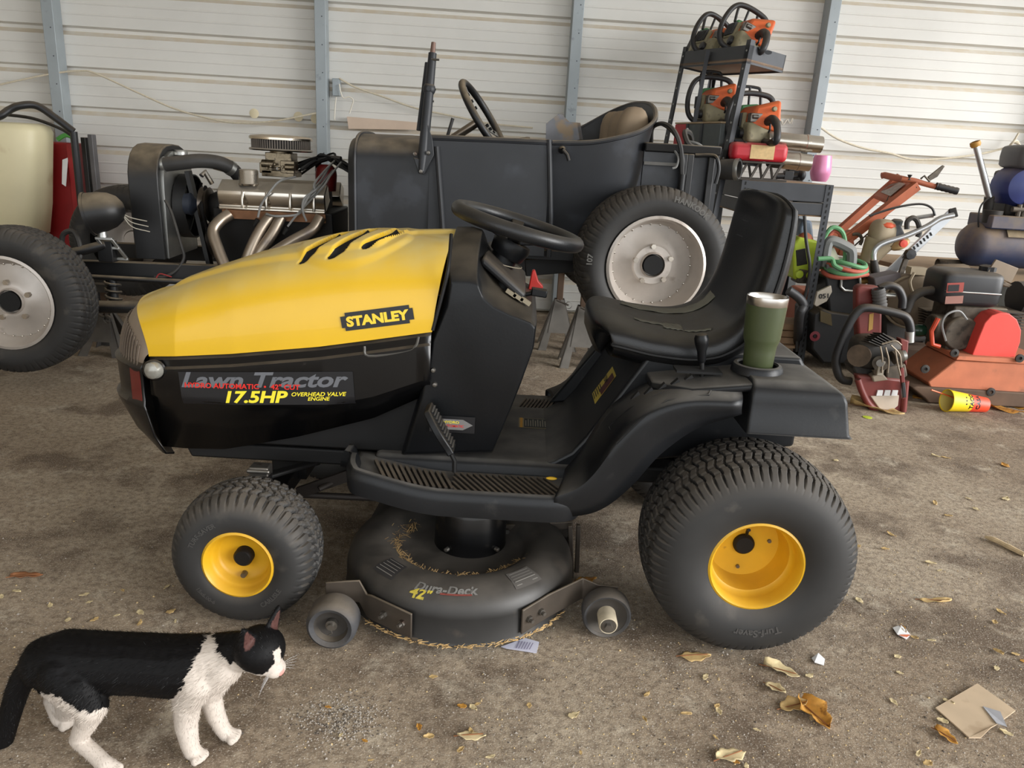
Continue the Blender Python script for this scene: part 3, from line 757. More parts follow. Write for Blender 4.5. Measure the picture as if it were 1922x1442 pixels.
# transmission decal on the cowl
yd = YC-.2615
c = PY(858, 797, yd)
bgd = MB().add([V((c.x+a, yd-.0012, c.z+b)) for a, b in ((-.07, -.022), (.045, -.022), (.045, .022), (-.07, .022))], [(0, 1, 2, 3)]).build('cowl_decal', m_decal, cowl)
MB().add([V((c.x+a, yd-.0020, c.z+b)) for a, b in ((-.06, -.014), (.015, -.014), (.04, 0), (.015, .014), (-.06, .014))], [(0, 1, 2, 3, 4)]).build('decal_arrow', M('arrow_grey', (120, 118, 116), .5), bgd)
lay(fit(text_mb('HYDRO', 1, .02), .04, .007), V((c.x-.015, yd-.0024, c.z+.006)), (1, 0, 0), (0, 0, 1)).build('decal_letters', m_ytxt, bgd)
lay(fit(text_mb('AUTOMATIC', 1, .02), .055, .007), V((c.x-.01, yd-.0024, c.z-.004)), (1, 0, 0), (0, 0, 1)).build('decal_letters', m_red, bgd)

# ---- drive pedal
pa, pb = PY(797, 768, 1.79), PY(843, 850, 1.755)
pd = (pb-pa).normalized()
ped_ = MB(); rings = []
for j in range(9):
    t = j/8; p = pa+(pb-pa)*t; w = .030+.012*math.sin(PI*min(1, t*1.1+.05)); up_ = V((-pd.z, 0, pd.x))
    rings.append([p+V((0, -w, 0))+up_*0.0, p+V((0, w, 0)), p+V((.0, w, 0))+up_*.018, p+V((0, -w, 0))+up_*.018])
pedal = ped_.loft(rings).build('drive_pedal', m_pla, trac, bevel=.003)
rd = MB()
for j in range(11):
    p = pa+(pb-pa)*(.1+.08*j); rd.beam(p+up_*.020+V((0, -.026, 0)), p+up_*.020+V((0, .026, 0)), .005, .005)
rd.build('pedal_ribs', m_fen, pedal)
MB().tube([pb+V((-.012, .02, .02)), PY(853, 865, 1.775), PY(853, 886, 1.775)], .006, 8).build('pedal_arm', m_dark, pedal)

# ---- seat
sc = [(1140, 640), (1118, 595), (1150, 572), (1230, 575), (1310, 578), (1360, 555), (1385, 500), (1405, 440), (1418, 395), (1432, 368)]
SPN = [V((.198, YC, .680)), V((.200, YC, .735)), V((.245, YC, .760)), V((.36, YC, .745)), V((.455, YC, .742)), V((.520, YC, .765)), V((.555, YC, .815)), V((.578, YC, .89)), V((.592, YC, .97)), V((.604, YC, 1.04)), V((.612, YC, 1.082))]
spn = smooth_path(SPN, 14)
W_ = [(0, .14), (.05, .175), (.12, .21), (.3, .235), (.5, .235), (.6, .232), (.75, .228), (.86, .224), (.90, .220), (.93, .213), (.96, .198), (.975, .182), (.988, .155), (.996, .115), (1, .05)]
T_ = [(0, .02), (.06, .045), (.2, .060), (.45, .062), (.55, .055), (.8, .046), (.93, .036), (1, .012)]
rings = []
for i, p in enumerate(spn):
    s = i/(len(spn)-1); t = (spn[min(i+1, len(spn)-1)]-spn[max(i-1, 0)]).normalized(); n = V((-t.z, 0, t.x))
    if s < .05: n = V((-.5, 0, .86))
    w = interp(W_, s); th = interp(T_, s); r = []
    for k in range(36):
        a = 2*PI*k/36; cy_ = math.copysign(abs(math.cos(a))**.6, math.cos(a)); cz_ = math.copysign(abs(math.sin(a))**.75, math.sin(a))
        dish = .022*(1-cy_*cy_)*sst(.1, .3, s)*sst(1.0, .85, s) if cz_ > 0 else 0
        r.append(p+V((0, cy_*w, 0))+n*(cz_*th-th-dish*cz_))
    rings.append(r)
seat = MB().loft(rings).build('seat', m_vinyl, trac, sharp=70)
# piping seam round the seat
sm = []
for i in range(2, len(spn)-1):
    s = i/(len(spn)-1); t = (spn[i+1]-spn[i-1]).normalized(); n = V((-t.z, 0, t.x)); w = interp(W_, s); th = interp(T_, s)
    sm.append((spn[i]-n*(th*1.15), w))
near = [p+V((0, -w-.001, 0)) for p, w in sm]; far = [p+V((0, w+.001, 0)) for p, w in sm]
MB().tube(near+list(reversed(far)), .0045, 6).build('seat_piping', m_dark, seat)
from mathutils.bvhtree import BVHTree
sflat = [p for r in rings for p in r]; nR = 36
sfaces = [(a*nR+b, a*nR+(b+1) % nR, (a+1)*nR+(b+1) % nR, (a+1)*nR+b) for a in range(len(rings)-1) for b in range(nR)]
bvh = BVHTree.FromPolygons(sflat, sfaces)
def tape(poly):
    a, b, c, d = [V((x, y, 0)) for x, y in poly]
    def f(u, v):
        p = a.lerp(b, u).lerp(d.lerp(c, u), v); h = bvh.ray_cast(V((p.x, p.y, 1.3)), V((0, 0, -1)))
        return V((p.x, p.y, (h[0].z if h[0] else .74)+.002+.0012*math.sin(u*23+v*9)))
    MB().grid(f, 14, 6).build('tape_patch', m_tape, seat, solid=.0015)
for poly in ([(.315, 2.015), (.42, 2.00), (.42, 2.03), (.318, 2.04)], [(.385, 1.965), (.435, 1.955), (.445, 2.035), (.395, 2.045)], [(.30, 2.20), (.56, 2.165), (.56, 2.225), (.31, 2.255)], [(.435, 1.945), (.50, 1.93), (.505, 1.942), (.44, 1.955)]):
    tape(poly)
# logo pressed into the seat back
so = V((.580, 2.06, .985)); su = V((.02, 0, .09)).normalized()
lay(MB().add([V(p) for p in ((-.03, .018, 0), (.03, .018, 0), (.03, .020, 0), (-.03, .020, 0), (-.03, -.02, 0), (.03, -.02, 0), (.03, -.022, 0), (-.03, -.022, 0))], [(0, 1, 2, 3), (4, 5, 6, 7)]), so, (0, -1, 0), su, .0).build('pressed_lines', M('vinyl_line', (46, 47, 50), .4), seat)
# seat bracket and spring
br = MB(); br.prism([(.30, .655), (.33, .69), (.60, .70), (.62, .655)], 1.915, 1.925); br.prism([(.30, .655), (.33, .69), (.60, .70), (.62, .655)], 2.275, 2.285)
br.box((.46, 2.1, .692), (.3, .34, .02)); br.build('seat_bracket', m_pla, trac, bevel=.004)
sg_ = MB()
sg_.prism([(.335, .682), (.345, .694), (.42, .696), (.425, .684)], 1.908, 1.914)
sg_.build('bracket_plate', M('plate_grey', (120, 120, 118), .45, .5, .15), trac)
for xx in (.335, .43): MB().lathe([(0, -.006), (.007, -.005), (.008, .0), (.008, .006)], V((xx, 1.91, .69)), (0, 1, 0), 10).build('bracket_bolt', m_steel, trac)
cs = PY(1370, 680, 1.93); hl = [cs+V((math.cos(a)*.02, math.sin(a)*.02, -.03+.0022*i)) for i, a in enumerate([k*PI/6 for k in range(36)])]
MB().tube(hl, .0035, 6).build('seat_spring', m_steel, trac)

# ---- gear lever and gate
kb = PY(1317, 660, 1.80); kf = PY(1318, 738, 1.80)
MB().cyl(kf, kb, .006, n=10).build('gear_lever', m_dark, trac)
MB().lathe([(0, -.028), (.008, -.027), (.010, -.02), (.011, .0), (.0165, .02), (.0175, .033), (.014, .042), (.006, .046), (0, .0465)], kb, (kb-kf), 20).build('lever_knob', m_pla, trac)
gt = PY(1300, 735, 1.80); gt.z = .66
MB().box((gt.x+.005, 1.80, .662), (.11, .05, .006)).build('lever_gate', m_slot, trac)
gm = MB()
for k in range(5): gm.prism([(gt.x-.16+k*.03, .600+k*.014), (gt.x-.145+k*.03, .622+k*.012), (gt.x-.14+k*.03, .615+k*.012)], 1.725, 1.74)
gm.build('height_gate_notches', m_slot, trac)
rc_ = [(1143, 802), (1158, 832), (1200, 790), (1252, 752), (1330, 742), (1338, 727), (1290, 722), (1232, 742), (1182, 768)]
NR = len(rows[0])
fv = [p for r in smooth_rows(ST) for p in r]
ff = [(a*NR+b, a*NR+b+1, (a+1)*NR+b+1, (a+1)*NR+b) for a in range(len(fv)//NR-1) for b in range(NR-1)]
fb = BVHTree.FromPolygons(fv, ff)
P_ = []
for x, y in rc_:
    d = ray(x, y).normalized(); h = fb.ray_cast(CP, d)
    if h[0]: P_.append(h[0]-d*.004)
if len(P_) > 5:
    rec = MB().add(P_, [tuple(range(len(P_)))]).build('recess_shade_patch', m_slot, trac)  # flat black patch painting the shade of a recess; the fender has no hollow
    MB().tube(P_, .003, 6, closed=True).build('recess_rim', m_fen, rec)
# ---- cup holder
ch = PY(1417, 716, 1.80); CUPC = V((ch.x, 1.80, ZT))
MB().lathe([(.062, -.005), (.060, .008), (.056, .014), (.049, .016), (.045, .012), (.044, -.01), (0, -.012)], CUPC, (0, 0, 1), 32).build('cup_holder', m_fen, trac)

# ---- mower deck
DC = V((-.110, 1.838, 0))
dk = MB()
prof_d = [(.292, .030), (.300, .028), (.304, .034), (.301, .040), (.299, .10), (.293, .125), (.280, .145), (.258, .157), (.225, .162), (.200, .160), (.182, .150), (.170, .130), (.160, .120), (.13, .119), (0, .119)]
dk.lathe(prof_d, DC, (0, 0, 1), 64)
deck = dk.build('mower_deck', m_deck, trac, sharp=45)
MB().lathe(prof_d, V((DC.x+.03, 2*YC-DC.y, 0)), (0, 0, 1), 48).build('mower_deck_far', m_deck, trac, sharp=45)
MB().hexa([(DC.x-.30, DC.y, .03), (DC.x+.30, DC.y, .03), (DC.x+.33, 2.3, .03), (DC.x-.27, 2.3, .03), (DC.x-.29, DC.y, .10), (DC.x+.29, DC.y, .10), (DC.x+.32, 2.3, .10), (DC.x-.26, 2.3, .10)]).build('deck_skirt', m_deck, deck)
pc = DC+V((.020, .050, 0))
MB().lathe([(.098, .118), (.097, .125), (.095, .225), (.090, .238), (.075, .245), (0, .247)], pc, (0, 0, 1), 40).build('pulley_cover', m_blk, deck)
for a in (-2.15, -.75):
    q = pc+V((math.cos(a)*.098, math.sin(a)*.098, .135)); MB().lathe([(0, .012), (.006, .010), (.0065, 0)], q, (math.cos(a), math.sin(a), 0), 8).build('cover_bolt', m_steel, deck)
# dry grass caught on the deck
g = MB(); R_ = rng(4)
for k in range(420):
    a = R_.uniform(PI*.80, PI*1.86); r = R_.gauss(.178, .010); z = .126+max(0, (r-.165))*.8+R_.uniform(0, .008)
    q = DC+V((math.cos(a)*r, math.sin(a)*r, z)); b = R_.uniform(0, 2*PI); l = R_.uniform(.006, .022)
    d = V((math.cos(b)*l, math.sin(b)*l, R_.uniform(-.002, .006))); n = V((-math.sin(b), math.cos(b), 0))*.0008
    g.add([q-d-n, q-d+n, q+d+n, q+d-n], [(0, 1, 2, 3)])
for k in range(220):
    a = R_.uniform(-PI*.75, -PI*.15); q = DC+V((math.cos(a)*.303, math.sin(a)*.303, .034+R_.uniform(-.004, .004))); b = a+PI/2+R_.gauss(0, .5); l = R_.uniform(.004, .014)
    d = V((math.cos(b)*l, math.sin(b)*l, R_.uniform(-.002, .003))); n = V((0, 0, .0012))
    g.add([q-d-n, q-d+n, q+d+n, q+d-n], [(0, 1, 2, 3)])
gg = g.build('dry_grass', M('dry_grass', (186, 154, 104), .8, 0, .25, 40), deck); gg['kind'] = 'stuff'
# deck lettering follows the dome
def deck_text(body, w, h, r, mid, mat, bold=.03, shear=0., zl=.0015):
    mb = fit(text_mb(body, 1, bold, shear), w, h)
    def dz(r):
        pr = sorted((a, b) for a, b in prof_d[5:11]); return interp(pr, r)
    for p in mb.v:
        rr = r-p.y; a = mid+p.x/r
        p.x, p.y, p.z = DC.x+rr*math.cos(a), DC.y+rr*math.sin(a), dz(rr)+zl
    return mb.build('deck_letters', mat, deck)
deck_text('Dura-Deck', .15, .022, .262, -PI/2-.06, M('deck_txt_grey', (118, 116, 112), .6), .03, .2)
deck_text('42"', .055, .018, .278, -PI/2-.27, M('deck_txt_yellow', (186, 168, 62), .6, 0, .2, 90), .03, .2, .0025)
deck_text('______', .075, .004, .273, -PI/2+.03, M('deck_txt_red', (120, 56, 48), .6, 0, .2, 90), .02, .1, .0025)
def deck_label(a, r, w, h, mat, name, lines):
    def P_(x, y, zl):
        rr = r-y; aa = a+x/r; pr = sorted((q, b) for q, b in prof_d[5:11]); return V((DC.x+rr*math.cos(aa), DC.y+rr*math.sin(aa), interp(pr, rr)+zl))
    o = MB().grid(lambda u, v: P_((u-.5)*w, (v-.5)*h, .0012), 6, 4).build(name, mat, deck)
    l = MB()
    for i in range(lines):
        y = h*(.36-.72*i/(lines-1)); l.add([P_(-w*.42, y-.001, .002), P_(w*.40, y-.001, .002), P_(w*.40, y+.001, .002), P_(-w*.42, y+.001, .002)], [(0, 1, 2, 3)])
    l.build('label_lines', M('label_line_grey', (128, 124, 118), .6), o)
deck_label(-PI/2-.72, .243, .066, .055, M('deck_label_dark', (54, 52, 52), .5), 'deck_label', 5)
deck_label(-PI/2+.72, .250, .075, .05, M('deck_label_grey', (88, 84, 80), .6), 'deck_label', 5)
# gauge wheels with brackets
m_gw = M('gauge_wheel_rubber', (62, 62, 64), .7, 0, .2, 30, bump=.2, bscale=120, dust=DUST, damt=.4)
def gauge(px, py, Y, worn):
    c = PY(px, py, Y); R0 = .060; c.z = R0+.004
    prof_ = [(.040, -.028), (.050, -.034), (.056, -.030), (.060, -.018), (.060, .022), (.055, .032), (.040, .03)] if worn else [(.050, -.020), (.056, -.024), (.060, -.018), (.060, .018), (.056, .024), (.04, .024)]
    w = MB().lathe(prof_, c, (0, 1, 0), 36).build('gauge_wheel', m_gw, deck)
    MB().lathe([(prof_[0][0]+.001, prof_[0][1]+.002), (.036, -.012 if worn else -.008), (.014, -.008), (0, -.008)], c, (0, 1, 0), 32).build('gauge_wheel_disc', M('gauge_disc', (58, 54, 50) if worn else (50, 50, 50), .6, 0, .2, 12, dust=DUST, damt=.4), w)
    return c, w
c1, w1 = gauge(626, 1170, 1.565, True)
MB().cyl(c1+V((0, -.030, 0)), c1+V((0, .05, 0)), .008, n=12).cyl(c1+V((0, -.022, 0)), c1+V((0, -.010, 0)), .014, n=12).build('axle_pin', m_steel, w1)
MB().tube([c1+V((0, -.028, 0)), c1+V((.004, -.030, -.014)), c1+V((-.006, -.030, -.02))], .0014, 5).build('cotter_pin', m_steel, w1)
c2, w2 = gauge(1138, 1143, 1.665, False)
MB().lathe([(.021, -.06), (.023, -.056), (.023, -.005), (.03, -.004)], c2, (0, 1, 0), 24).lathe([(.019, -.054), (.019, -.06), (.021, -.06)], c2, (0, 1, 0), 24).build('axle_spacer', M('spacer_cream', (188, 176, 152), .6, 0, .15, 50), w2)
MB().cyl(c2+V((0, -.070, 0)), c2+V((0, .05, 0)), .010, n=6).cyl(c2+V((0, -.060, 0)), c2+V((0, -.05, 0)), .018, n=18).build('axle_pin', m_steel, w2)
m_br = M('bracket_steel', (74, 66, 58), .5, .3, .2, 18, dust=DUST, damt=.5)
def strap(pts, h, th, name):     # bent flat bar standing on edge: pts of (x, y, zc)
    rings = []
    P_ = [V(p) for p in pts]
    for i, p in enumerate(P_):
        t = (P_[min(i+1, len(P_)-1)]-P_[max(i-1, 0)]); t.z = 0; t.normalize(); n = V((-t.y, t.x, 0))*th/2
        hh = h[i] if isinstance(h, list) else h
        rings.append([p-n-V((0, 0, hh/2)), p+n-V((0, 0, hh/2)), p+n+V((0, 0, hh/2)), p-n+V((0, 0, hh/2))])
    return MB().loft(rings).build(name, m_br, deck, bevel=.002)
L1 = [c1+V((-.03, .05, .045)), c1+V((.02, .05, .05)), c1+V((.05, .055, .048)), V((-.318, 1.612, .080)), V((-.305, 1.597, .085)), V((-.20, 1.540, .078))]
strap(L1, [.05, .055, .06, .06, .066, .066], .006, 'wheel_bracket')
for tt in (.35, .8):
    nn = V((-.48, -.88, 0)); q = L1[4].lerp(L1[5], tt)+nn*.003; MB().cyl(q, q+nn*.008, .009, n=6).cyl(q, q+nn*.018, .005, n=8).build('bracket_bolt', m_steel, deck)
L2 = [c2+V((.03, .04, .03)), c2+V((-.02, .04, .03)), c2+V((-.06, .045, .035)), V((.118, 1.640, .088)), V((.055, 1.578, .08))]
strap(L2, [.04, .045, .06, .066, .066], .006, 'wheel_bracket')
for tt in (.3, .75):
    nn = V((.6, -.8, 0)); q = L2[3].lerp(L2[4], tt)+nn*.003; MB().cyl(q, q+nn*.008, .009, n=6).cyl(q, q+nn*.016, .005, n=8).build('bracket_bolt', m_steel, deck)
MB().tube([V((-.345, 1.67, .045)), V((-.295, 1.615, .042)), V((-.21, 1.558, .034)), V((-.185, 1.546, .036))], .006, 8).build('deck_guard_rod', m_br, deck)
hg = MB(); hg.beam(PY(940, 992, 1.95), PY(1075, 985, 1.95), .01, .022); hg.beam(PY(1070, 985, 1.93), PY(1073, 1090, 1.93), .012, .02, (0, 1, 0)); hg.beam(PY(1086, 985, 1.96), PY(1082, 1085, 1.96), .012, .015, (0, 1, 0))
hg.build('deck_hanger', m_br, trac, bevel=.002)
for q in ((952, 996), (1008, 994)):
    c = PY(*q, 1.94); MB().cyl(c, c+V((0, -.01, 0)), .007, n=6).build('hanger_bolt', m_steel, trac)
# ================================================================ the cat
def Cp(px, py, Y): return PY(px, py, Y)
CX = .00100
cb = MB()
def cap(p0, r0, p1, r1, n=14):
    d = p1-p0; st = max(2, int(d.length/(min(r0, r1)*.5))+1)
    for i in range(st+1):
        f = i/st; cb.ell(p0.lerp(p1, f), r0+(r1-r0)*f, n, 8)
YK = 1.215
sp_ = [(92, 1243, .050), (128, 1240, .058), (190, 1244, .0585), (260, 1246, .0575), (325, 1250, .059), (372, 1246, .056), (405, 1236, .047), (440, 1222, .037)]
for (a, b, r), (c, d, r2) in zip(sp_, sp_[1:]): cap(Cp(a, b, YK), r, Cp(c, d, YK), r2)
# chest
cap(Cp(392, 1268, YK-.01), .040, Cp(420, 1252, YK-.015), .036)
# head: skull, cheeks, muzzle
fd = V((.82, -.42, -.30)).normalized(); hx_, hy_, _ = None, None, None
HC = Cp(488, 1218, YK-.02)
side_v = fd.cross(V((0, 0, 1))).normalized(); upv = side_v.cross(fd).normalized()     # side_v: the cat's right
HR_ = Matrix((side_v, fd, upv)).transposed()
cb.ell(HC, (.047, .045, .041), 20, 14, HR_)
cb.ell(HC+fd*.020-upv*.012, (.036, .026, .024), 16, 10, HR_)
cb.ell(HC+fd*.041-upv*.015, (.0215, .020, .0165), 14, 10, HR_); cb.ell(HC+fd*.030-upv*.027, (.014, .015, .010), 12, 8, HR_)
cb.ell(HC+fd*.034+upv*.004, (.010, .016, .012), 12, 8, HR_)
cap(Cp(440, 1224, YK-.005), .038, HC, .036)
EARS = []
for s in (-1, 1):
    base = HC+side_v*s*.027+upv*.026-fd*.008; tip = HC+side_v*s*.043+upv*.068-fd*.014
    for i in range(10):
        f = i/9; c = base.lerp(tip, f); w = .0205*(1-f)**.75+.0025; cb.ell(c, (w, .0055, w*.7), 12, 8, HR_)
    EARS.append((base, tip, s))
# legs: near front, far front, near hind, far hind
def leg(chain):
    for (p0, r0), (p1, r1) in zip(chain, chain[1:]): cap(p0, r0, p1, r1)
g1 = PG(366, 1424); g2 = PG(428, 1388); g3 = PG(205, 1449); g4 = PG(118, 1362)
def paw(g, d, s=1.):
    d = V(d).normalized(); n = V((-d.y, d.x, 0))
    cb.ell(g+V((0, 0, .013*s)), (.019*s, .016*s, .013*s), 12, 8)
    for k in (-1.25, -.42, .42, 1.25): cb.ell(g+d*(.0185-.003*abs(k))*s+n*k*.0105*s+V((0, 0, .009*s)), (.0085*s, .0062*s, .009*s), 10, 6, Matrix.Rotation(math.atan2(d.y, d.x), 3, 'Z'))
yn, yf = g1.y+.005, g2.y
leg([(Cp(372, 1278, YK-.028), .036), (Cp(352, 1318, yn), .027), (V((g1.x-.014, yn, .075)), .022), (V((g1.x-.008, g1.y, .035)), .0175), (g1+V((-.004, 0, .016)), .016)]); paw(g1, (.9, -.5, 0))
leg([(Cp(402, 1280, YK+.03), .030), (V((g2.x-.030, yf, .105)), .022), (V((g2.x-.022, yf, .06)), .019), (V((g2.x-.012, yf, .03)), .016), (g2+V((-.004, 0, .015)), .015)]); paw(g2, (.95, -.2, 0))
y3 = g3.y+.02
leg([(Cp(122, 1262, YK-.025), .046), (Cp(150, 1290, YK-.038), .042), (Cp(172, 1326, y3), .030), (Cp(165, 1352, y3+.005), .022), (Cp(146, 1388, y3+.01), .0155)])
leg([(Cp(146, 1388, y3+.01), .0155), (g3+V((-.030, .012, .026)), .0150), (g3+V((-.006, 0, .016)), .0155)]); paw(g3, (.85, -.5, 0))
y4 = g4.y
leg([(Cp(110, 1270, YK+.03), .042), (Cp(135, 1310, YK+.03), .030), (Cp(125, 1335, y4), .020), (V((g4.x-.02, y4+.005, .055)), .0145), (g4+V((-.006, 0, .018)), .0150)]); paw(g4, (.9, -.3, 0))
# tail
tl = [(86, 1238), (60, 1252), (40, 1280), (27, 1315), (15, 1355), (4, 1395), (-6, 1425)]
tlp = smooth_path([Cp(x, y, YK-.005-.002*i) for i, (x, y) in enumerate(tl)], 5)
for i, p in enumerate(tlp): cb.ell(p, .024-.006*i/len(tlp)+(.006 if i < 4 else 0), 12, 8)
tmp = cb.build('cat_tmp', m_white)
md = tmp.modifiers.new('r', 'REMESH'); md.mode = 'VOXEL'; md.voxel_size = .0028
md = tmp.modifiers.new('s', 'SMOOTH'); md.factor = .5; md.iterations = 5
dg = bpy.context.evaluated_depsgraph_get(); dg.update()
me = bpy.data.meshes.new_from_object(tmp.evaluated_get(dg)); me.name = 'cat'
bpy.data.objects.remove(tmp)
for p in me.vertices:
    if p.co.z < .0008: p.co.z = .0008
def project(p):
    d = p-CP; z = d.dot(CF); return 961+FPX*d.dot(CR)/z, 721-FPX*d.dot(CU)/z
def inpoly(x, y, P):
    c = False; j = len(P)-1
    for i in range(len(P)):
        if (P[i][1] > y) != (P[j][1] > y) and x < (P[j][0]-P[i][0])*(y-P[i][1])/(P[j][1]-P[i][1])+P[i][0]: c = not c
        j = i
    return c
W1 = [(400, 1180), (404, 1210), (418, 1238), (446, 1256), (470, 1272), (490, 1292), (560, 1300), (560, 1442), (318, 1442), (322, 1314), (345, 1285), (360, 1250), (380, 1212)]
W2 = [(504, 1210), (513, 1208), (518, 1228), (526, 1248), (530, 1290), (490, 1285), (478, 1269), (496, 1258), (506, 1249), (507, 1230)]
W3 = [(58, 1302), (100, 1304), (128, 1318), (150, 1334), (172, 1338), (196, 1327), (230, 1335), (260, 1500), (40, 1500)]
BLK, WHT, PNK = srgb((9, 8, 9)), srgb((198, 187, 176)), srgb((214, 150, 140))
NOSE = HC+fd*.058-upv*.013
def coat(p):
    x, y = project(p); n1 = mnoise(p*90)*7; n2_ = mnoise(p*90+V((7, 3, 1)))*5
    x += n1; y += n2_
    if (p-NOSE).length < .0065: return PNK
    for b, t, s in EARS:
        ax_ = (t-b); f = (p-b).dot(ax_)/ax_.length_squared
        if -.1 < f < .95:
            c = b+ax_*f
            if (p-c).length < .0115*(1-f)+.003 and (p-c).dot(fd) > .002: return tuple(a*.13 for a in PNK)
    face = (p-HC).length < .062 and (p-HC).dot(fd) > -.02
    if face:
        q = p-HC; sx, fy, uzv = q.dot(side_v), q.dot(fd), q.dot(upv)
        n3 = mnoise(p*140)*.003
        if fy > .018 and abs(sx+n3) < .0080+max(0, -uzv+.006)*.8 and uzv < .026: return WHT
        if uzv < -.018+n3: return WHT
        return BLK
    if x < 46+max(0, (1300-y))*.2 and y > 1230: return BLK
    if inpoly(x, y, W1) or inpoly(x, y, W3): return WHT
    return BLK
ca_ = me.color_attributes.new('coat', 'FLOAT_COLOR', 'POINT')
cols = [coat(v.co) for v in me.vertices]
# soften the borders once
for e in me.edges: pass
for i, c in enumerate(cols): ca_.data[i].color = (*c, 1)
for pl_ in me.polygons: pl_.use_smooth = True
def fur_mat(name, rough):
    m = bpy.data.materials.new(name); m.use_nodes = True; nt = m.node_tree; b = nt.nodes['Principled BSDF']
    a = nt.nodes.new('ShaderNodeVertexColor'); a.layer_name = 'coat'; nt.links.new(a.outputs['Color'], b.inputs['Base Color'])
    b.inputs['Roughness'].default_value = rough; b.inputs['Specular IOR Level'].default_value = .18
    
    return m
m_skin = fur_mat('cat_coat', .6)
me.materials.clear(); me.materials.append(m_skin)
cat = bpy.data.objects.new('cat', me); COL.objects.link(cat)
tag(cat, 'black and white cat standing in front of the tractor front wheel', 'cat')
# short fur
R_ = rng(9); hv = []; hf = []; hc = []
spine_dir = (Cp(92, 1243, YK)-Cp(372, 1246, YK)).normalized()
polys = [p for p in me.polygons]
for p in polys:
    if R_.random() > .42: continue
    c = p.center.copy(); n = p.normal; down = V((0, 0, -1))
    if c.z < .012: continue
    inhead = (c-HC).length < .062
    flow = (-fd*1.0+V((0, 0, -.1))) if inhead else (spine_dir*.8+down*.6 if c.z > .12 else down)
    if (c-HC).length < .066 and (c-HC).dot(fd) > .022: L_ = .0025
    elif inhead: L_ = .005
    else: L_ = .010 if c.z > .1 else .006
    d = (flow-n*flow.dot(n)); d = d.normalized() if d.length > .05 else V((0, 0, 0))
    d = (d+n*.30+V((R_.gauss(0, .18), R_.gauss(0, .18), R_.gauss(0, .18)))).normalized()*L_*R_.uniform(.6, 1.2)
    sd = n.cross(d).normalized()*.00055
    b = c+V((R_.uniform(-1, 1), R_.uniform(-1, 1), R_.uniform(-1, 1)))*.0015-n*.0006
    k = len(hv); hv += [b-sd, b+sd, b+d]; hf.append((k, k+1, k+2))
    cc = coat(c); w = R_.uniform(.75, 1.2); hc += [tuple(min(1, x*w) for x in cc)]*3
mf = bpy.data.meshes.new('fur'); mf.from_pydata(hv, [], hf)
cl = mf.color_attributes.new('coat', 'FLOAT_COLOR', 'POINT')
for i, c in enumerate(hc): cl.data[i].color = (*c, 1)
mf.materials.append(fur_mat('cat_fur', .5))
fur = bpy.data.objects.new('fur', mf); COL.objects.link(fur); fur.parent = cat; fur['kind'] = 'stuff'
print('cat', len(me.polygons), 'hairs', len(hf))
for s in (-1, 1):
    e = HC+fd*.0335+side_v*s*.0185+upv*.006
    MB().ell(e, (.0072, .004, .0030), 14, 8, HR_).build('eye', M('eye_dark', (40, 38, 26), .1, 0, .05), cat)
    wm = MB()
    for k in range(5):
        a = HC+fd*.044+side_v*s*.014-upv*(.014+.003*k); b = a+side_v*s*.030+fd*.010+upv*(.010-.006*k); wm.tube([a, a.lerp(b, .5)+upv*.003, b], [.0002, .00016, .0001], 4)
    q = wm.build('whiskers', m_white, cat); q['kind'] = 'stuff'
# ================================================================ vintage roadster on jack stands
CYAW = math.radians(3.7)
KU = V((math.cos(CYAW), math.sin(CYAW), 0)); KN = V((-math.sin(CYAW), math.cos(CYAW), 0))
FW = PT(8, 570, 3.3); RWC = PT(1232, 502, 3.4)
KO = FW+KN*.72; KO.z = 0                      # front axle centre on the ground
def KV(px, py, v): return PN(px, py, KO+KN*v, KN)
def KL(u, v, z): return KO+KU*u+KN*v+V((0, 0, z))
def uz(p): d = p-KO; return d.dot(KU), p.z
m_prim = M('primer_black', (36, 38, 42), .5, 0, .2, 5, bump=.03, bscale=30, dust=(146, 132, 112), damt=.85, dlo=.3, spots=((60, 63, 70), 5, .56, .5))
m_cblk = M('car_black', (22, 22, 23), .45, .1, .2, 8, dust=(156, 140, 116), damt=.85)
m_chr = M('chrome_dusty', (196, 190, 180), .22, 1., .08, 10, dust=(160, 146, 124), damt=.6)
m_hdr = M('header_steel', (150, 138, 124), .32, .9, .15, 10, dust=(150, 134, 112), damt=.45, spots=((96, 90, 100), 7, .6, .5))
m_alu = M('aluminium', (176, 176, 172), .4, .9, .1, 14)
m_hose = M('hose_rubber', (48, 47, 46), .6, 0, .15, 14, dust=(118, 108, 96), damt=.5)
m_wire = M('wire_grey', (128, 128, 126), .5, 0, .1)
m_wheel = M('wheel_silver', (186, 178, 170), .35, .35, .08, 14, dust=(170, 156, 140), damt=.3, spots=((130, 116, 104), 12, .62, .5))
m_tan = M('upholstery_tan', (140, 122, 100), .75, 0, .12, 12)
car = thing('roadster', KL(0, 0, 0), 'stripped black primer vintage roadster with bare engine raised on jack stands', 'car')

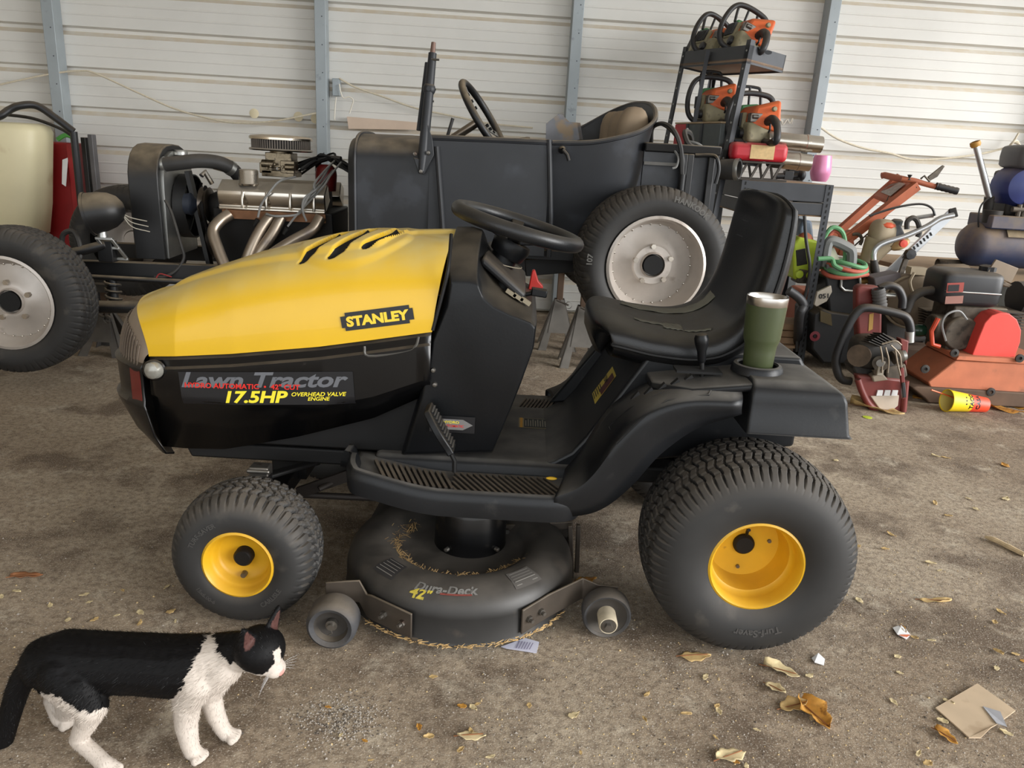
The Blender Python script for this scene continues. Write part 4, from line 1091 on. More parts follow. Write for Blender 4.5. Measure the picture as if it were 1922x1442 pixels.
def car_wheel(c, R, rimR, half, near, tread_n, letters=None):
    sg = -1 if near else 1
    side = [(rimR*.98, -half*.80), (rimR+.02, -half*.97), ((R+rimR)/2, -half*1.06), (R-.045, -half*1.0), (R-.022, -half*.9), (R-.010, -half*.78)]
    def gv(a, s):
        ph = a/(2*PI)*tread_n
        g = 0.
        for q in (.2, .4, .6, .8):
            if abs(s-q) < .022: g = 1.
        w = (s-.5)*1.6*(1 if s > .5 else -1)
        return max(g, (1-sst(.06, .12, abs(((ph+w) % 1.)-.5)))*.6)
    mb = MB(); k = len(side); wp = 26
    tr = [(R-.010+.010*math.sin(PI*i/wp)**.5, -side[-1][1]*(2*i/wp-1)) for i in range(1, wp)]
    full = side+tr+[(r, -y) for r, y in reversed(side)]
    ax_ = KN
    mb.lathe(full, c, ax_, 520, fn=lambda r, y, a, j: r-.009*gv(a, (j-(k-1))/wp) if k-2 <= j <= k+len(tr)+1 else r)
    ty = mb.build('tyre', m_tyre, car, sharp=50)
    e = half*sg
    prof = [(rimR*.97, .85*half), (rimR+.006, .90*half), (rimR+.008, .97*half), (rimR-.004, 1.0*half), (rimR-.010, .93*half), (rimR-.016, .60*half), (rimR-.028, .50*half), (rimR-.036, .30*half), (rimR*.45, .42*half), (rimR*.40, .50*half), (.058, .50*half), (.052, .62*half), (.050, .35*half), (0, .35*half)]
    rm = MB().lathe(prof, c, KN*sg, 56).build('wheel_rim', m_wheel, car, sharp=40)
    if near:
        x, y, d = frame_of(KN*sg)
        MB().cyl(c+d*(.36*half), c+d*(.60*half), .044, n=24).build('hub_bore', m_slot, rm)
        for j in range(5):
            a = 2*PI*j/5+.4; q = c+(x*math.cos(a)+y*math.sin(a))*.083
            MB().cyl(q+d*.40*half, q+d*(.62*half), .012, n=6).build('lug_nut', m_chr, rm)
        for j in range(26):
            a = 2*PI*j/26; q = c+(x*math.cos(a)+y*math.sin(a))*(rimR-.036)
            MB().lathe([(.0, .006), (.004, .005), (.006, 0)], q+d*.31*half, d, 8).build('rim_rivet', m_chr, rm)
        if letters:
            for body, mid in letters:
                t = text_mb(body, .034, .001)
                rr0 = (R+rimR)/2+.02
                for p in t.v:
                    rr = rr0+p.y; a = mid-p.x/rr0
                    q = c+KU*(rr*math.cos(a))+V((0, 0, rr*math.sin(a)))-KN*(half*1.06+.0015); p.x, p.y, p.z = q
                t.build('raised_letters', M('sidewall_letter', (92, 90, 86), .6), ty)
    return ty
HB = .10
car_wheel(FW+KN*HB, .322, .197, HB, True, 66)
car_wheel(KL(-.02, .62, FW.z+.11), .322, .197, .10, False, 60)
HR = .150
car_wheel(RWC+KN*HR, .345, .215, HR, True, 72, [('HANKOOK', PI*.36), ('107', PI*.98)])
ru, rz = uz(RWC)
car_wheel(KL(ru, .74-HR, rz), .345, .215, HR, False, 72)

# ---- chassis
def rail(v, pts, h, w, name='frame_rail'):
    mb = MB(); P_ = [KL(u, v, z) for u, z in pts]
    for a, b in zip(P_, P_[1:]): mb.beam(a, b, w, h)
    return mb.build(name, m_cblk, car, bevel=.003)
a = uz(KV(135, 507, -.30)); b = uz(KV(440, 508, -.30)); RZ = (a[1]+b[1])/2
rr_ = [(a[0]-.12, RZ-.01), (b[0], RZ), (ru-.55, RZ+.10), (ru+.25, rz+.02)]
for v in (-.30, .36): rail(v, rr_, .082, .05)
c = uz(KV(150, 519, -.36)); d = uz(KV(330, 527, -.36))
MB().cyl(KL(c[0]-.05, -.36, c[1]), KL(d[0]+.9, -.36, c[1]-.01), .013, n=10).build('side_pipe', m_cblk, car)
c = uz(KV(156, 577, -.42)); d = uz(KV(290, 570, -.42))
MB().cyl(KL(c[0]-.1, -.42, c[1]), KL(d[0]+.5, -.42, d[1]), .030, n=16).build('radius_rod', m_cblk, car)
MB().cyl(FW+KN*.1, FW+KN*1.4, .032, n=14).beam(KL(.0, -.30, FW.z+.02), KL(.0, -.30, RZ), .04, .06, (1, 0, 0)).build('front_axle', m_cblk, car)
MB().cyl(RWC+KN*.2, RWC+KN*1.3, .045, n=14).ell(RWC+KN*.72, (.15, .15, .15)).build('rear_axle', m_cblk, car)
q = KV(212, 545, -.35)
MB().cyl(q+V((0, 0, .06)), q+V((0, 0, -.09)), .022, n=12).build('shock_absorber', m_cblk, car)
hl = [q+V((math.cos(k*.7)*.034, math.sin(k*.7)*.034, .06-.15*k/40)) for k in range(41)]
MB().tube(hl, .007, 6).build('coil_spring', m_cblk, car)
q = KV(155, 470, -.40)
MB().cyl(q+V((-.03, -.03, -.01)), q+V((.10, .02, .03)), .022, n=12).box(q+V((.10, .03, .0)), (.07, .05, .1)).build('steering_box', m_cblk, car, bevel=.004)
MB().tube(smooth_path([q+V((-.1, 0, .0)), q+V((-.08, 0, .07)), q+V((-.03, 0, .08)), q+V((.0, -.02, .0)), q+V((-.02, -.05, -.1))], 5), .012, 8).build('brake_hose', m_hose, car)
# ---- headlamp
hc = KV(188, 398, -.42)
hx = (-KU*.93-V((0, 0, .22))-KN*.15).normalized()
pr = [(0, -.105), (.03, -.100), (.058, -.082), (.078, -.050), (.088, -.012), (.092, .03), (.094, .045), (.090, .05), (.086, .044), (.05, .06), (0, .064)]
hl_ = MB().lathe(pr, hc, hx, 36).build('headlamp', m_cblk, car)
MB().lathe([(.086, .043), (.097, .040), (.098, .052), (.088, .056)], hc, hx, 36).build('headlamp_ring', m_cblk, hl_)
hb0 = KV(193, 445, -.42)
MB().cyl(hb0, hb0+V((0, 0, .04)), .022, .018, n=14).build('lamp_stem', m_alu, hl_)
b0, b1 = KV(196, 448, -.42), KV(226, 486, -.36)
mb = MB(); dirn = (b1-b0); sdv = KN*.0
mb.beam(b0+KU*-.035, b1+KU*-.035, .014, .012, KN); mb.beam(b0+KU*.03, b1+KU*.03, .014, .012, KN)
for f in (0, .45, 1): mb.beam(b0.lerp(b1, f)-KU*.04, b0.lerp(b1, f)+KU*.036, .012, .016, KN)
mb.build('lamp_bracket', m_alu, car, bevel=.002)
for k in range(3):
    MB().tube(smooth_path([hc-hx*.09+V((0, 0, -.02)), hc-hx*.13+V((.0, .0, -.05-k*.02)), hc-hx*.20+V((0, .01*k, -.08-k*.025))], 4), .0022, 5).build('lamp_wire', M('wire_pale', (170, 164, 150), .6), hl_)
# ---- radiator shell
u0 = uz(KV(242, 400, -.24))[0]; u1 = uz(KV(300, 420, -.24))[0]
zt = uz(KV(270, 268, -.05))[1]; zb = RZ+.045
def arch(v0, z0, z1, r, n=12):
    pts = [(-v0, z0)]
    for k in range(n+1):
        a = PI-PI*k/n; pts.append((math.copysign(abs(math.cos(a))**.75, math.cos(a))*v0, z1-r+r*abs(math.sin(a))**.8))
    pts.append((v0, z0)); return pts
AR = arch(.235, zb, zt, .20); AI = arch(.205, zb, zt-.03, .18)
mb = MB(); n_ = len(AR)
o_f = [KL(u0+.02*(zt-z), v, z) for v, z in AR]; o_b = [KL(u1+.02*(zt-z), v, z) for v, z in AR]; i_f = [KL(u0+.02*(zt-z), v, z) for v, z in AI]; i_b = [KL(u1+.02*(zt-z), v, z) for v, z in AI]
mb.loft([i_f, o_f, o_b, i_b, i_f], False, False)
shell = mb.build('radiator_shell', m_cblk, car, bevel=.006)
core = MB().slab([KL(u0+.03, v*.98, z) for v, z in AI], KU*(u1-u0-.012)); core.build('radiator_core', m_alu, car)
fc = KL(u1+.055, .02, (zt+zb)/2-.03)
fan = MB(); x, y, d = frame_of(KU)
fan.lathe([(.150, -.03), (.158, -.03), (.158, .03), (.150, .03)], fc, KU, 40, closed=True)
for k in range(8):
    a = 2*PI*k/8; e = x*math.cos(a)+y*math.sin(a); t_ = x*-math.sin(a)+y*math.cos(a)
    fan.add([fc+e*.04-t_*.02-KU*.015, fc+e*.145-t_*.03-KU*.02, fc+e*.145+t_*.03+KU*.02, fc+e*.04+t_*.02+KU*.015], [(0, 1, 2, 3)])
fan.cyl(fc-KU*.02, fc+KU*.04, .05, n=20)
for k in range(4):
    a = PI/4+PI/2*k; e = x*math.cos(a)+y*math.sin(a); fan.beam(fc+e*.04+KU*.03, fc+e*.155+KU*.03, .012, .008)
fan.build('cooling_fan', M('fan_black', (22, 22, 23), .5, 0, .1, solid if False else 9), car)
MB().lathe([(0, .05), (.03, .048), (.034, .04), (.034, .025), (.022, .02), (.02, 0)], KV(339, 289, -.02)-V((0, 0, .03)), (0, 0, 1), 16).build('radiator_cap', m_alu, car)
hs = smooth_path([KV(300, 310, -.16), KV(335, 306, -.16), KV(375, 302, -.14), KV(412, 306, -.1), KV(436, 318, -.06), KV(446, 328, -.03)], 6)
MB().tube(hs, .034, 14).build('radiator_hose', m_hose, car)
for i in (1, 23): MB().tube([hs[i]-(hs[i+1]-hs[i-1]).normalized()*.012, hs[i]+(hs[i+1]-hs[i-1]).normalized()*.012], .0375, 16).build('hose_clamp', m_alu, car)
st0 = KV(330, 330, -.1); st1 = KV(345, 488, -.1)
MB().beam(KL(u1+.10, -.1, zt-.12), KL(u1+.18, -.1, RZ), .05, .02, KU).build('radiator_stay', m_cblk, car)
MB().tube(smooth_path([KV(310, 376, -.24), KV(322, 400, -.26), KV(340, 460, -.3), KV(345, 485, -.31), KV(330, 508, -.33), KV(310, 519, -.34), KV(290, 520, -.34)], 5), .007, 7).build('loom_wire', m_hose, car)
MB().tube(smooth_path([KV(322, 520, -.36), KV(300, 514, -.36), KV(292, 524, -.36), KV(284, 527, -.36)], 4), .003, 5).build('red_wire', M('wire_red', (150, 50, 50), .5), car)

# ---- engine
VE = -.24                                             # near valve cover plane
e0 = uz(KV(411, 372, VE)); e1 = uz(KV(612, 380, VE))
ezt = uz(KV(440, 343, VE))[1]; ezb = uz(KV(450, 388, VE))[1]
tilt = math.atan2(uz(KV(608, 396, VE))[1]-uz(KV(416, 388, VE))[1], e1[0]-e0[0])
TH = math.radians(24)
def valve_cover(v, sg, sd=1):
    L_ = e1[0]-e0[0]; rings = []
    prof = [(-.075, 0), (-.072, .012), (-.062, .016), (-.058, .062), (-.045, .078), (.045, .084), (.058, .07), (.062, .016), (.072, .012), (.075, 0)]
    rings = []
    for t, sc in ((0, .96), (.012, 1), (.5, 1), (.988, 1), (1, .96)):
        rings.append([KL(e0[0]+L_*t, v+(a*math.cos(.45)*sc+b*math.sin(.45)*-1*1.0*1.0)*(1), ezb+.01+L_*t*math.tan(tilt)+(b*math.cos(.45)+a*math.sin(.45)*1)*sc) if sg > 0 else KL(e0[0]+L_*t, v+(a*math.cos(TH)-sd*b*1.2*math.sin(TH))*sc, ezb+.012+(b*1.2*math.cos(TH)+sd*a*math.sin(TH))*sc) for a, b in prof])
    return MB().loft(rings)
cov = valve_cover(VE+.05, -1).build('valve_cover', m_chr, car, bevel=.008, seg=3)
for k in range(4):
    p = KL(e0[0]+(e1[0]-e0[0])*(.24+.22*k), VE-.045, ezb+.02); MB().tube([p+V((0, 0, .055))+KN*.012, p+V((0, 0, .02)), p-V((0, 0, .022))], .007, 8).build('cover_clamp', m_chr, cov)
valve_cover(.22, -1, -1).build('valve_cover', m_chr, car, bevel=.008, seg=3)
oc = KV(467, 340, VE+.02)
MB().lathe([(.046, -.02), (.048, -.012), (.045, -.008), (.045, .048), (.041, .054), (0, .055)], oc, (0, 0, 1), 28).build('breather_cap', m_chr, car)
blk = MB()
blk.hexa([KL(e0[0]-.04, -.17, RZ-.10), KL(e1[0]+.04, -.17, RZ-.10), KL(e1[0]+.04, .17, RZ-.10), KL(e0[0]-.04, .17, RZ-.10), KL(e0[0]-.03, -.25, ezb-.01), KL(e1[0]+.03, -.25, ezb-.01), KL(e1[0]+.03, .25, ezb-.01), KL(e0[0]-.03, .25, ezb-.01)])
blk.hexa([KL(e0[0]+.03, -.12, ezb-.02), KL(e1[0]-.03, -.12, ezb-.02), KL(e1[0]-.03, .12, ezb-.02), KL(e0[0]+.03, .12, ezb-.02), KL(e0[0]+.06, -.10, ezt-.01), KL(e1[0]-.03, -.10, ezt-.01), KL(e1[0]-.03, .10, ezt-.01), KL(e0[0]+.06, .10, ezt-.01)])
blk.cyl(KL(e1[0]+.0, 0, RZ+.04), KL(e1[0]+.55, 0, RZ+.02), .16, .10, n=20)
blk.build('engine_block', m_dark, car, bevel=.008)
MB().hexa([KL(e0[0]+.02, -.268, ezb-.055), KL(e1[0]+.0, -.268, ezb-.055), KL(e1[0]+.0, -.25, ezb-.055), KL(e0[0]+.02, -.25, ezb-.055), KL(e0[0]+.02, -.268, ezb-.015), KL(e1[0]+.0, -.268, ezb-.015), KL(e1[0], -.25, ezb-.015), KL(e0[0]+.02, -.25, ezb-.015)]).build('header_flange', M('flange_rust', (120, 84, 58), .6, .5, .2, 20), car)
for pts in ([(432, 402), (412, 416), (400, 436), (410, 470), (424, 505), (432, 530)], [(508, 405), (490, 430), (472, 465), (455, 510)], [(528, 408), (510, 440), (486, 475), (462, 515)], [(602, 408), (585, 432), (550, 452), (510, 478), (470, 510)]):
    P_ = [KV(x, y, -.27-.03*i) for i, (x, y) in enumerate(pts)]
    MB().tube(smooth_path(P_, 6), .027, 14).build('exhaust_header', m_hdr, car)
# pulleys and belt
pu1 = KL(e0[0]-.10, -.12, ezb-.01); pu2 = KL(e0[0]-.09, -.02, RZ+.12)
for c, r, w in ((pu1, .085, .03), (pu2, .095, .05)):
    MB().lathe([(0, -w), (r*.35, -w), (r*.9, -w*.6), (r, -w*.6), (r*.85, 0), (r, w*.6), (r*.9, w*.8), (.02, w)], c, KU, 32).build('pulley', M('pulley_dark', (60, 54, 48), .35, .7, .15, dust=DUST, damt=.3), car)
MB().tube([pu1+V((0, 0, .084))+KU*.0, pu1-KN*.084, pu2-KN*.094, pu2-V((0, 0, .094)), pu2+KN*.094, pu1+KN*.084], .010, 6, closed=True).build('fan_belt', m_dark, car)
MB().ell(pu1+KU*.09, (.09, .075, .075), 16, 10).build('alternator', m_dark, car)
MB().tube([KV(378, 330, -.18), KV(384, 322, -.16), KV(398, 345, -.14)], .012, 8).build('alternator_bracket', m_chr, car)
MB().lathe([(.05, -.03), (.055, .0), (.02, .03)], KL(e0[0]-.17, -.12, ezb-.01), KU, 18).build('fan_hub', M('fan_hub_blue', (44, 50, 62), .5), car)
MB().slab([KV(400, 318, .0), KV(392, 300, .0), KV(414, 296, .0), KV(426, 325, .0)], KN*.05).build('thermostat_housing', M('cast_dusty', (132, 118, 100), .7), car)
MB().cyl(KV(446, 328, -.02), KV(455, 340, .0), .03, n=14).build('water_neck', m_alu, car)
# carburettor and air cleaner
ac = KV(528, 283, .0); acz = ac.z
MB().lathe([(0, -.002), (.150, -.002), (.156, .004), (.150, .010), (0, .010)], ac, (0, 0, 1), 48).build('air_cleaner_base', m_chr, car)
MB().lathe([(.138, .006), (.138, .055), (0, .055)], ac, (0, 0, 1), 48).build('air_filter', M('filter_dark', (40, 36, 34), .8), car)
pt = MB()
for k in range(72):
    a = 2*PI*k/72; e = V((math.cos(a), math.sin(a), 0)); pt.beam(ac+e*.140+V((0, 0, .008)), ac+e*.140+V((0, 0, .054)), .004, .005, e)
pp = pt.build('filter_pleats', M('filter_pleat', (120, 112, 104), .7), car); pp['kind'] = 'stuff'
MB().lathe([(.147, .050), (.153, .052), (.153, .062), (.145, .068), (.09, .074), (0, .076)], ac, (0, 0, 1), 48).build('air_cleaner_lid', M('lid_chrome_dust', (206, 196, 180), .2, 1., .05, 8, dust=(190, 172, 146), damt=.85), car)
m_carb = M('carb_brass', (132, 120, 100), .35, .85, .3, 40, spots=((60, 54, 46), 40, .55, .7))
cb_ = MB(); cz = ac+V((0, 0, -.055))
cb_.box(cz+V((0, 0, .01)), (.13, .11, .07)); cb_.box(cz+V((.05, -.04, -.02)), (.07, .07, .06)); cb_.box(cz+V((-.06, -.03, -.03)), (.06, .08, .05)); cb_.cyl(cz+V((0, 0, .02)), cz+V((0, 0, .056)), .055, n=20)
cb_.cyl(cz+V((-.08, -.06, -.01)), cz+V((-.02, -.06, -.01)), .02, n=12); cb_.cyl(cz+V((.04, -.08, -.02)), cz+V((.09, -.08, -.02)), .016, n=12); cb_.box(cz+V((0, 0, -.055)), (.16, .14, .03))
for k in range(6): cb_.cyl(cz+V((-.05+.02*k, -.06, -.03+.01*(k % 3))), cz+V((-.05+.02*k, -.085, -.03+.01*(k % 3))), .007, n=8)
cb_.build('carburettor', m_carb, car, bevel=.004)
# ignition leads and hoses
def lead(pts, r=.0055, m=m_wire, name='spark_lead', vv=None):
    P_ = [KV(x, y, v) for x, y, v in pts]; return MB().tube(smooth_path(P_, 6), r, 7).build(name, m, car)
lead([(620, 310, -.05), (605, 335, -.2), (585, 360, -.3), (570, 385, -.32), (560, 402, -.3), (520, 406, -.32), (500, 402, -.3)])
lead([(555, 332, -.2), (525, 340, -.26), (505, 362, -.3), (490, 385, -.3), (484, 408, -.3)])
lead([(625, 320, -.05), (600, 350, -.28), (572, 372, -.32), (568, 395, -.32), (575, 415, -.3)])
lead([(630, 300, 0), (612, 318, -.2), (590, 345, -.3), (592, 360, -.3), (580, 372, -.3)])
lead([(640, 305, -.1), (620, 330, -.25), (605, 352, -.28), (560, 400, -.3), (540, 425, -.3)], .005)
for q in ((484, 412), (540, 428)):
    c = KV(*q, -.3); MB().cyl(c, c+V((-.02, 0, -.03)), .012, .009, n=10).build('plug_boot', m_dark, car)
dist = KV(612, 328, .05)
MB().lathe([(.05, -.08), (.055, .0), (.05, .03), (.03, .05), (0, .052)], dist, (0, 0, 1), 20).build('distributor', M('dist_red', (96, 20, 16), .4), car)
for k in range(9):
    r_ = rng(k); P_ = [dist+V((r_.uniform(-.2, -.02), r_.uniform(-.08, .05), r_.uniform(-.03, .06))), dist+V((r_.uniform(-.04, .04), r_.uniform(-.06, .04), .07+r_.uniform(0, .04))), dist+V((.08, r_.uniform(-.08, .06), .05+r_.uniform(-.03, .03))), dist+V((.2, r_.uniform(-.1, .1), r_.uniform(-.05, .04)))]
    MB().tube(smooth_path(P_, 5), .006, 6).build('engine_lead', m_dark, car)
MB().tube(smooth_path([KV(565, 318, .0), KV(590, 300, .02), KV(620, 296, .02), KV(640, 298, .0)], 5), .012, 8).build('vacuum_hose', m_hose, car)

# ---- body tub
VB = -.50
def ub(px, py, v=VB): return uz(KV(px, py, v))[0]
def zbp(px, py, v=VB): return uz(KV(px, py, v))[1]
uC0, uC1, uD1, uR = ub(648, 330), ub(818, 330), ub(1031, 320), ub(1200, 330)
zC, zD, zRr = zbp(700, 250, -.40), zbp(930, 268), zbp(1200, 246)
zBot = zbp(960, 478)
print('car dims', round(ru, 2), round(uC0, 2), round(uR, 2), 'z', round(zC, 2), round(zD, 2), round(zBot, 2), 'rail', round(RZ, 2), 'wheel', round(rz, 2))
# cowl: arched closed nose of the body
def cowl_sec(u, v0, zt_, zb_, zsh):
    pts = [(-v0*.97, zb_)]
    for k in range(15):
        a = PI-PI*k/14; pts.append((math.copysign(abs(math.cos(a))**.55, math.cos(a))*v0, zsh+(zt_-zsh)*abs(math.sin(a))**.7))
    pts.append((v0*.97, zb_)); return [KL(u, v, z) for v, z in pts]
mb = MB()
mb.loft([cowl_sec(uC0-.005, .36, zC-.05, zBot+.02, zC-.20), cowl_sec(uC0+.0, .42, zC-.02, zBot+.0, zC-.16), cowl_sec(uC0+.035, .455, zC-.005, zBot, zC-.14), cowl_sec(uC0+.04, .462, zC, zBot, zC-.135), cowl_sec(uC0+.25, .485, zC+.004, zBot, zC-.13), cowl_sec(uC1-.10, .498, zC+.004, zBot, zC-.12), cowl_sec(uC1-.02, .50, zC-.004, zBot, zC-.12)], False, False)
mb.add(cowl_sec(uC0-.005, .36, zC-.05, zBot+.02, zC-.20), [tuple(range(17))])
mb.build('body_cowl', m_prim, car, sharp=40)
MB().tube(cowl_sec(uC0+.036, .464, zC+.004, zBot, zC-.133), .008, 6).build('cowl_bead', m_prim, car)
# doors and rear tub: plan curve with leaning back
side_ = [(uC1-.03, -.50, zD), (uC1+.25, -.505, zD+.004), (uD1, -.505, zD+.008)]
def wallrun(pts, th, name, lean=0., mat=m_prim, zb_=None):
    rings = []; P_ = [V(p) for p in pts]
    for i, p in enumerate(P_):
        t = P_[min(i+1, len(P_)-1)]-P_[max(i-1, 0)]; n = V((t.y, -t.x, 0)).normalized()   # outward
        zl = zBot if zb_ is None else zb_
        row = []
        for f in (0, .5, 1): row.append((p.x+n.x*lean*(f-1)*-1*-1*.0, p.y, zl+(p.z-zl)*f))
        out = [KL(p.x+n.x*(-lean*(1-f)), p.y+n.y*(-lean*(1-f)), zl+(p.z-zl)*f) for f in (0, .33, .66, 1)]
        inn = [q-(KU*n.x+KN*n.y)*th for q in reversed(out)]
        rings.append(out+inn)
    return MB().loft(rings).build(name, mat, car, sharp=35)
wallrun(side_, .03, 'door')
wallrun([(uC1-.03, .50, zD), (uD1, .505, zD+.008)][::-1], .03, 'far_door')
tub = [(uD1+.005, -.505, zD+.010)]
zr = zbp(1200, 244)
for k, (du, v, z) in enumerate(((.25, -.51, zD+.02), (.45, -.50, zD+.05), (.60, -.46, zD+.085), (.71, -.36, zD+.135), (.765, -.18, zD+.19), (.78, 0, zD+.225), (.765, .18, zD+.24), (.71, .34, zD+.235), (.58, .46, zD+.19), (.36, .50, zD+.10), (.1, .505, zD+.02), (.0, .505, zD+.01))):
    tub.append((uD1+du*(uR-uD1)/.60*1.0, v, z))
tubs = [tuple(p) for p in smooth_path([V(p) for p in tub], 4)]
wallrun(tubs, .012, 'rear_tub', lean=.12)
MB().tube([KL(u, v, z+.004) for u, v, z in tubs], .011, 8).build('tub_rim', m_prim, car)
# door seams and beads
for x0, y0, x1, y1 in ((820, 275, 831, 425), (1031, 262, 1034, 415)):
    MB().tube([KV(x0, y0, VB-.008), KV((x0+x1)/2, (y0+y1)/2, VB-.008), KV(x1, y1, VB-.008), KL(ub(x1, y1), VB-.006, zBot)], .012, 8).build('door_bead', m_prim, car)
MB().tube([KL(uC1-.03, VB+.005, zD+.006), KL(uD1, VB+.0, zD+.014)], .014, 8).build('door_top_roll', m_prim, car)
h0 = KV(1055, 281, VB); MB().lathe([(.018, -.0), (.012, .02), (.008, .03)], h0, -KN, 14).tube([h0-KN*.025, h0-KN*.03+KU*.02-V((0, 0, .02)), h0-KN*.03+KU*.03-V((0, 0, .045))], .008, 8).build('door_handle', m_cblk, car)
# floor, dash, far wall interior
MB().hexa([KL(uC0+.05, -.46, zBot-.02), KL(uR-.1, -.46, zBot-.02), KL(uR-.1, .46, zBot-.02), KL(uC0+.05, .46, zBot-.02), KL(uC0+.05, -.46, zBot+.02), KL(uR-.1, -.46, zBot+.02), KL(uR-.1, .46, zBot+.02), KL(uC0+.05, .46, zBot+.02)]).build('floor_pan', m_cblk, car)
MB().hexa([KL(uC0-.1, -.25, zBot-.10), KL(uR, -.25, zBot-.10), KL(uR, .25, zBot-.10), KL(uC0-.1, .25, zBot-.10), KL(uC0-.1, -.25, zBot-.02), KL(uR, -.25, zBot-.02), KL(uR, .25, zBot-.02), KL(uC0-.1, .25, zBot-.02)]).build('underbody', m_cblk, car)
MB().hexa([KL(uC1-.06, -.46, zBot), KL(uC1-.03, -.46, zBot), KL(uC1-.03, .46, zBot), KL(uC1-.06, .46, zBot), KL(uC1-.06, -.46, zC-.06), KL(uC1-.03, -.46, zC-.06), KL(uC1-.03, .46, zC-.06), KL(uC1-.06, .46, zC-.06)]).build('dash_board', m_cblk, car)
# rear seat upholstery: rolled tan pads
for k in range(5):
    v = -.26+.13*k; uu = uD1+(.66-abs(v)*.25)*(uR-uD1)/.60
    MB().ell(KL(uu, v, zD+.06), (.075, .068, .14), 14, 10, e=.7).build('seat_pad', m_tan, car)
sb = [KV(1025, 232, .0), KV(1048, 214, .0), KV(1062, 228, .0), KV(1083, 230, .0), KV(1088, 262, .0), KV(1024, 275, .0)]
MB().slab(sb, KN*.02+KU*.02).build('scrap_panel', M('panel_scratched', (120, 120, 124), .5, .2, .15, 14, spots=((150, 126, 92), 9, .55, .8)), car)
MB().hexa([KL(uC1+.35, -.2, zBot), KL(uD1-.05, -.2, zBot), KL(uD1-.05, .4, zBot), KL(uC1+.35, .4, zBot), KL(uC1+.37, -.2, zD+.02), KL(uD1-.07, -.2, zD+.045), KL(uD1-.07, .4, zD+.045), KL(uC1+.37, .4, zD+.02)]).build('seat_frame', m_cblk, car, bevel=.02)
# windshield stanchion
s0, s1 = KV(791, 322, -.52), KV(812, 100, -.44)
MB().tube([s0, s0.lerp(s1, .15), s0.lerp(s1, .55), s1], [.016, .022, .022, .018], 10).build('windshield_post', m_prim, car)
MB().cyl(s1, s1+(s1-s0).normalized()*.045, .012, .010, n=10).build('post_tip', M('post_rust', (120, 96, 86), .5, .4), car)
s2, s3 = KV(786, 245, -.46), KV(802, 118, -.40)
MB().tube([s2, s2.lerp(s3, .5), s3], .011, 8).build('windshield_frame', m_prim, car)
kb_ = s0.lerp(s1, .70); MB().ell(kb_, (.028, .024, .03), 12, 8).cyl(kb_-KN*.04, kb_+KN*.03, .01, n=8).build('post_clamp', m_prim, car)
fan_ = [KV(776, 296, -.515), KV(786, 326, -.52), KV(797, 327, -.52), KV(815, 290, -.515), KV(812, 262, -.51), KV(803, 232, -.50), KV(795, 300, -.515)]
MB().slab(fan_, -KN*.008).build('post_bracket', m_prim, car, bevel=.003)
for q in ((779, 289), (804, 287), (790, 322)):
    c = KV(*q, -.53); MB().lathe([(0, .008), (.008, .006), (.010, 0)], c, -KN, 10).build('bracket_bolt', m_steel, car)
for q in ((818, 112), (812, 168), (808, 190)):
    c = KV(*q, -.46); MB().cyl(c-KU*.02, c+KU*.015, .005, n=6).build('post_screw', m_steel, car)
# steering wheel of the roadster
wc2 = KV(908, 222, -.18); n2 = (KU*.80+V((0, 0, .55))-KN*.18).normalized(); x, y, d = frame_of(n2); RW2 = .185
MB().tube([wc2+(x*math.cos(2*PI*k/48)+y*math.sin(2*PI*k/48))*RW2 for k in range(48)], .0175, 12, closed=True).build('steering_wheel', m_cblk, car)
for k in range(3):
    a = PI/2+2*PI*k/3; e = x*math.cos(a)+y*math.sin(a)
    MB().beam(wc2-n2*.03+e*.03, wc2+e*RW2, .032, .005, n2).build('wheel_spoke', m_alu, car)
    for j in range(3):
        q = wc2+e*(.06+.035*j)-n2*.012; MB().cyl(q+n2*.008, q-n2*.006, .008, n=10).build('spoke_hole', m_slot, car)
MB().cyl(wc2-n2*.04, wc2-n2*.02, .045, n=20).cyl(wc2-n2*.04, wc2-n2*.45, .02, n=12).build('steering_shaft', m_hdr, car)
MB().cyl(KV(838, 262, -.2), KV(850, 222, -.2), .008, n=8).build('shift_rod', m_hose, car)
# ---- pickup bed behind the tub
ub0, ub1 = ub(1208, 300, -.45), ub(1352, 290, -.45); zb1 = zbp(1280, 284, -.45); 
bed = MB()
bed.hexa([KL(ub0, -.45, zb1-.34), KL(ub1, -.45, zb1-.34), KL(ub1, -.43, zb1-.34), KL(ub0, -.43, zb1-.34), KL(ub0, -.45, zb1), KL(ub1, -.45, zb1), KL(ub1, -.43, zb1), KL(ub0, -.43, zb1)])
bed.build('bed_side', m_prim, car)
MB().hexa([KL(ub0, .43, zb1-.34), KL(ub1, .43, zb1-.34), KL(ub1, .45, zb1-.34), KL(ub0, .45, zb1-.34), KL(ub0, .43, zb1), KL(ub1, .43, zb1), KL(ub1, .45, zb1), KL(ub0, .45, zb1)]).build('bed_side', m_prim, car)
MB().hexa([KL(ub0, -.46, zb1-.01), KL(ub1, -.46, zb1-.01), KL(ub1, .46, zb1-.01), KL(ub0, .46, zb1-.01), KL(ub0, -.47, zb1+.03), KL(ub1, -.47, zb1+.03), KL(ub1, .47, zb1+.03), KL(ub0, .47, zb1+.03)]).build('bed_cover', m_cblk, car, bevel=.006)
for f in (.52, .60, .88):
    u = ub0+(ub1-ub0)*f; MB().beam(KL(u, -.465, zb1-.34), KL(u, -.465, zb1-.01), .03, .025, KN).build('bed_stake', m_cblk, car, bevel=.004)
MB().beam(KL(ub0, -.462, zb1-.06), KL(ub0+(ub1-ub0)*.45, -.462, zb1-.06), .012, .014).build('bed_moulding', M('moulding_grey', (84, 82, 78), .5, .2), car)
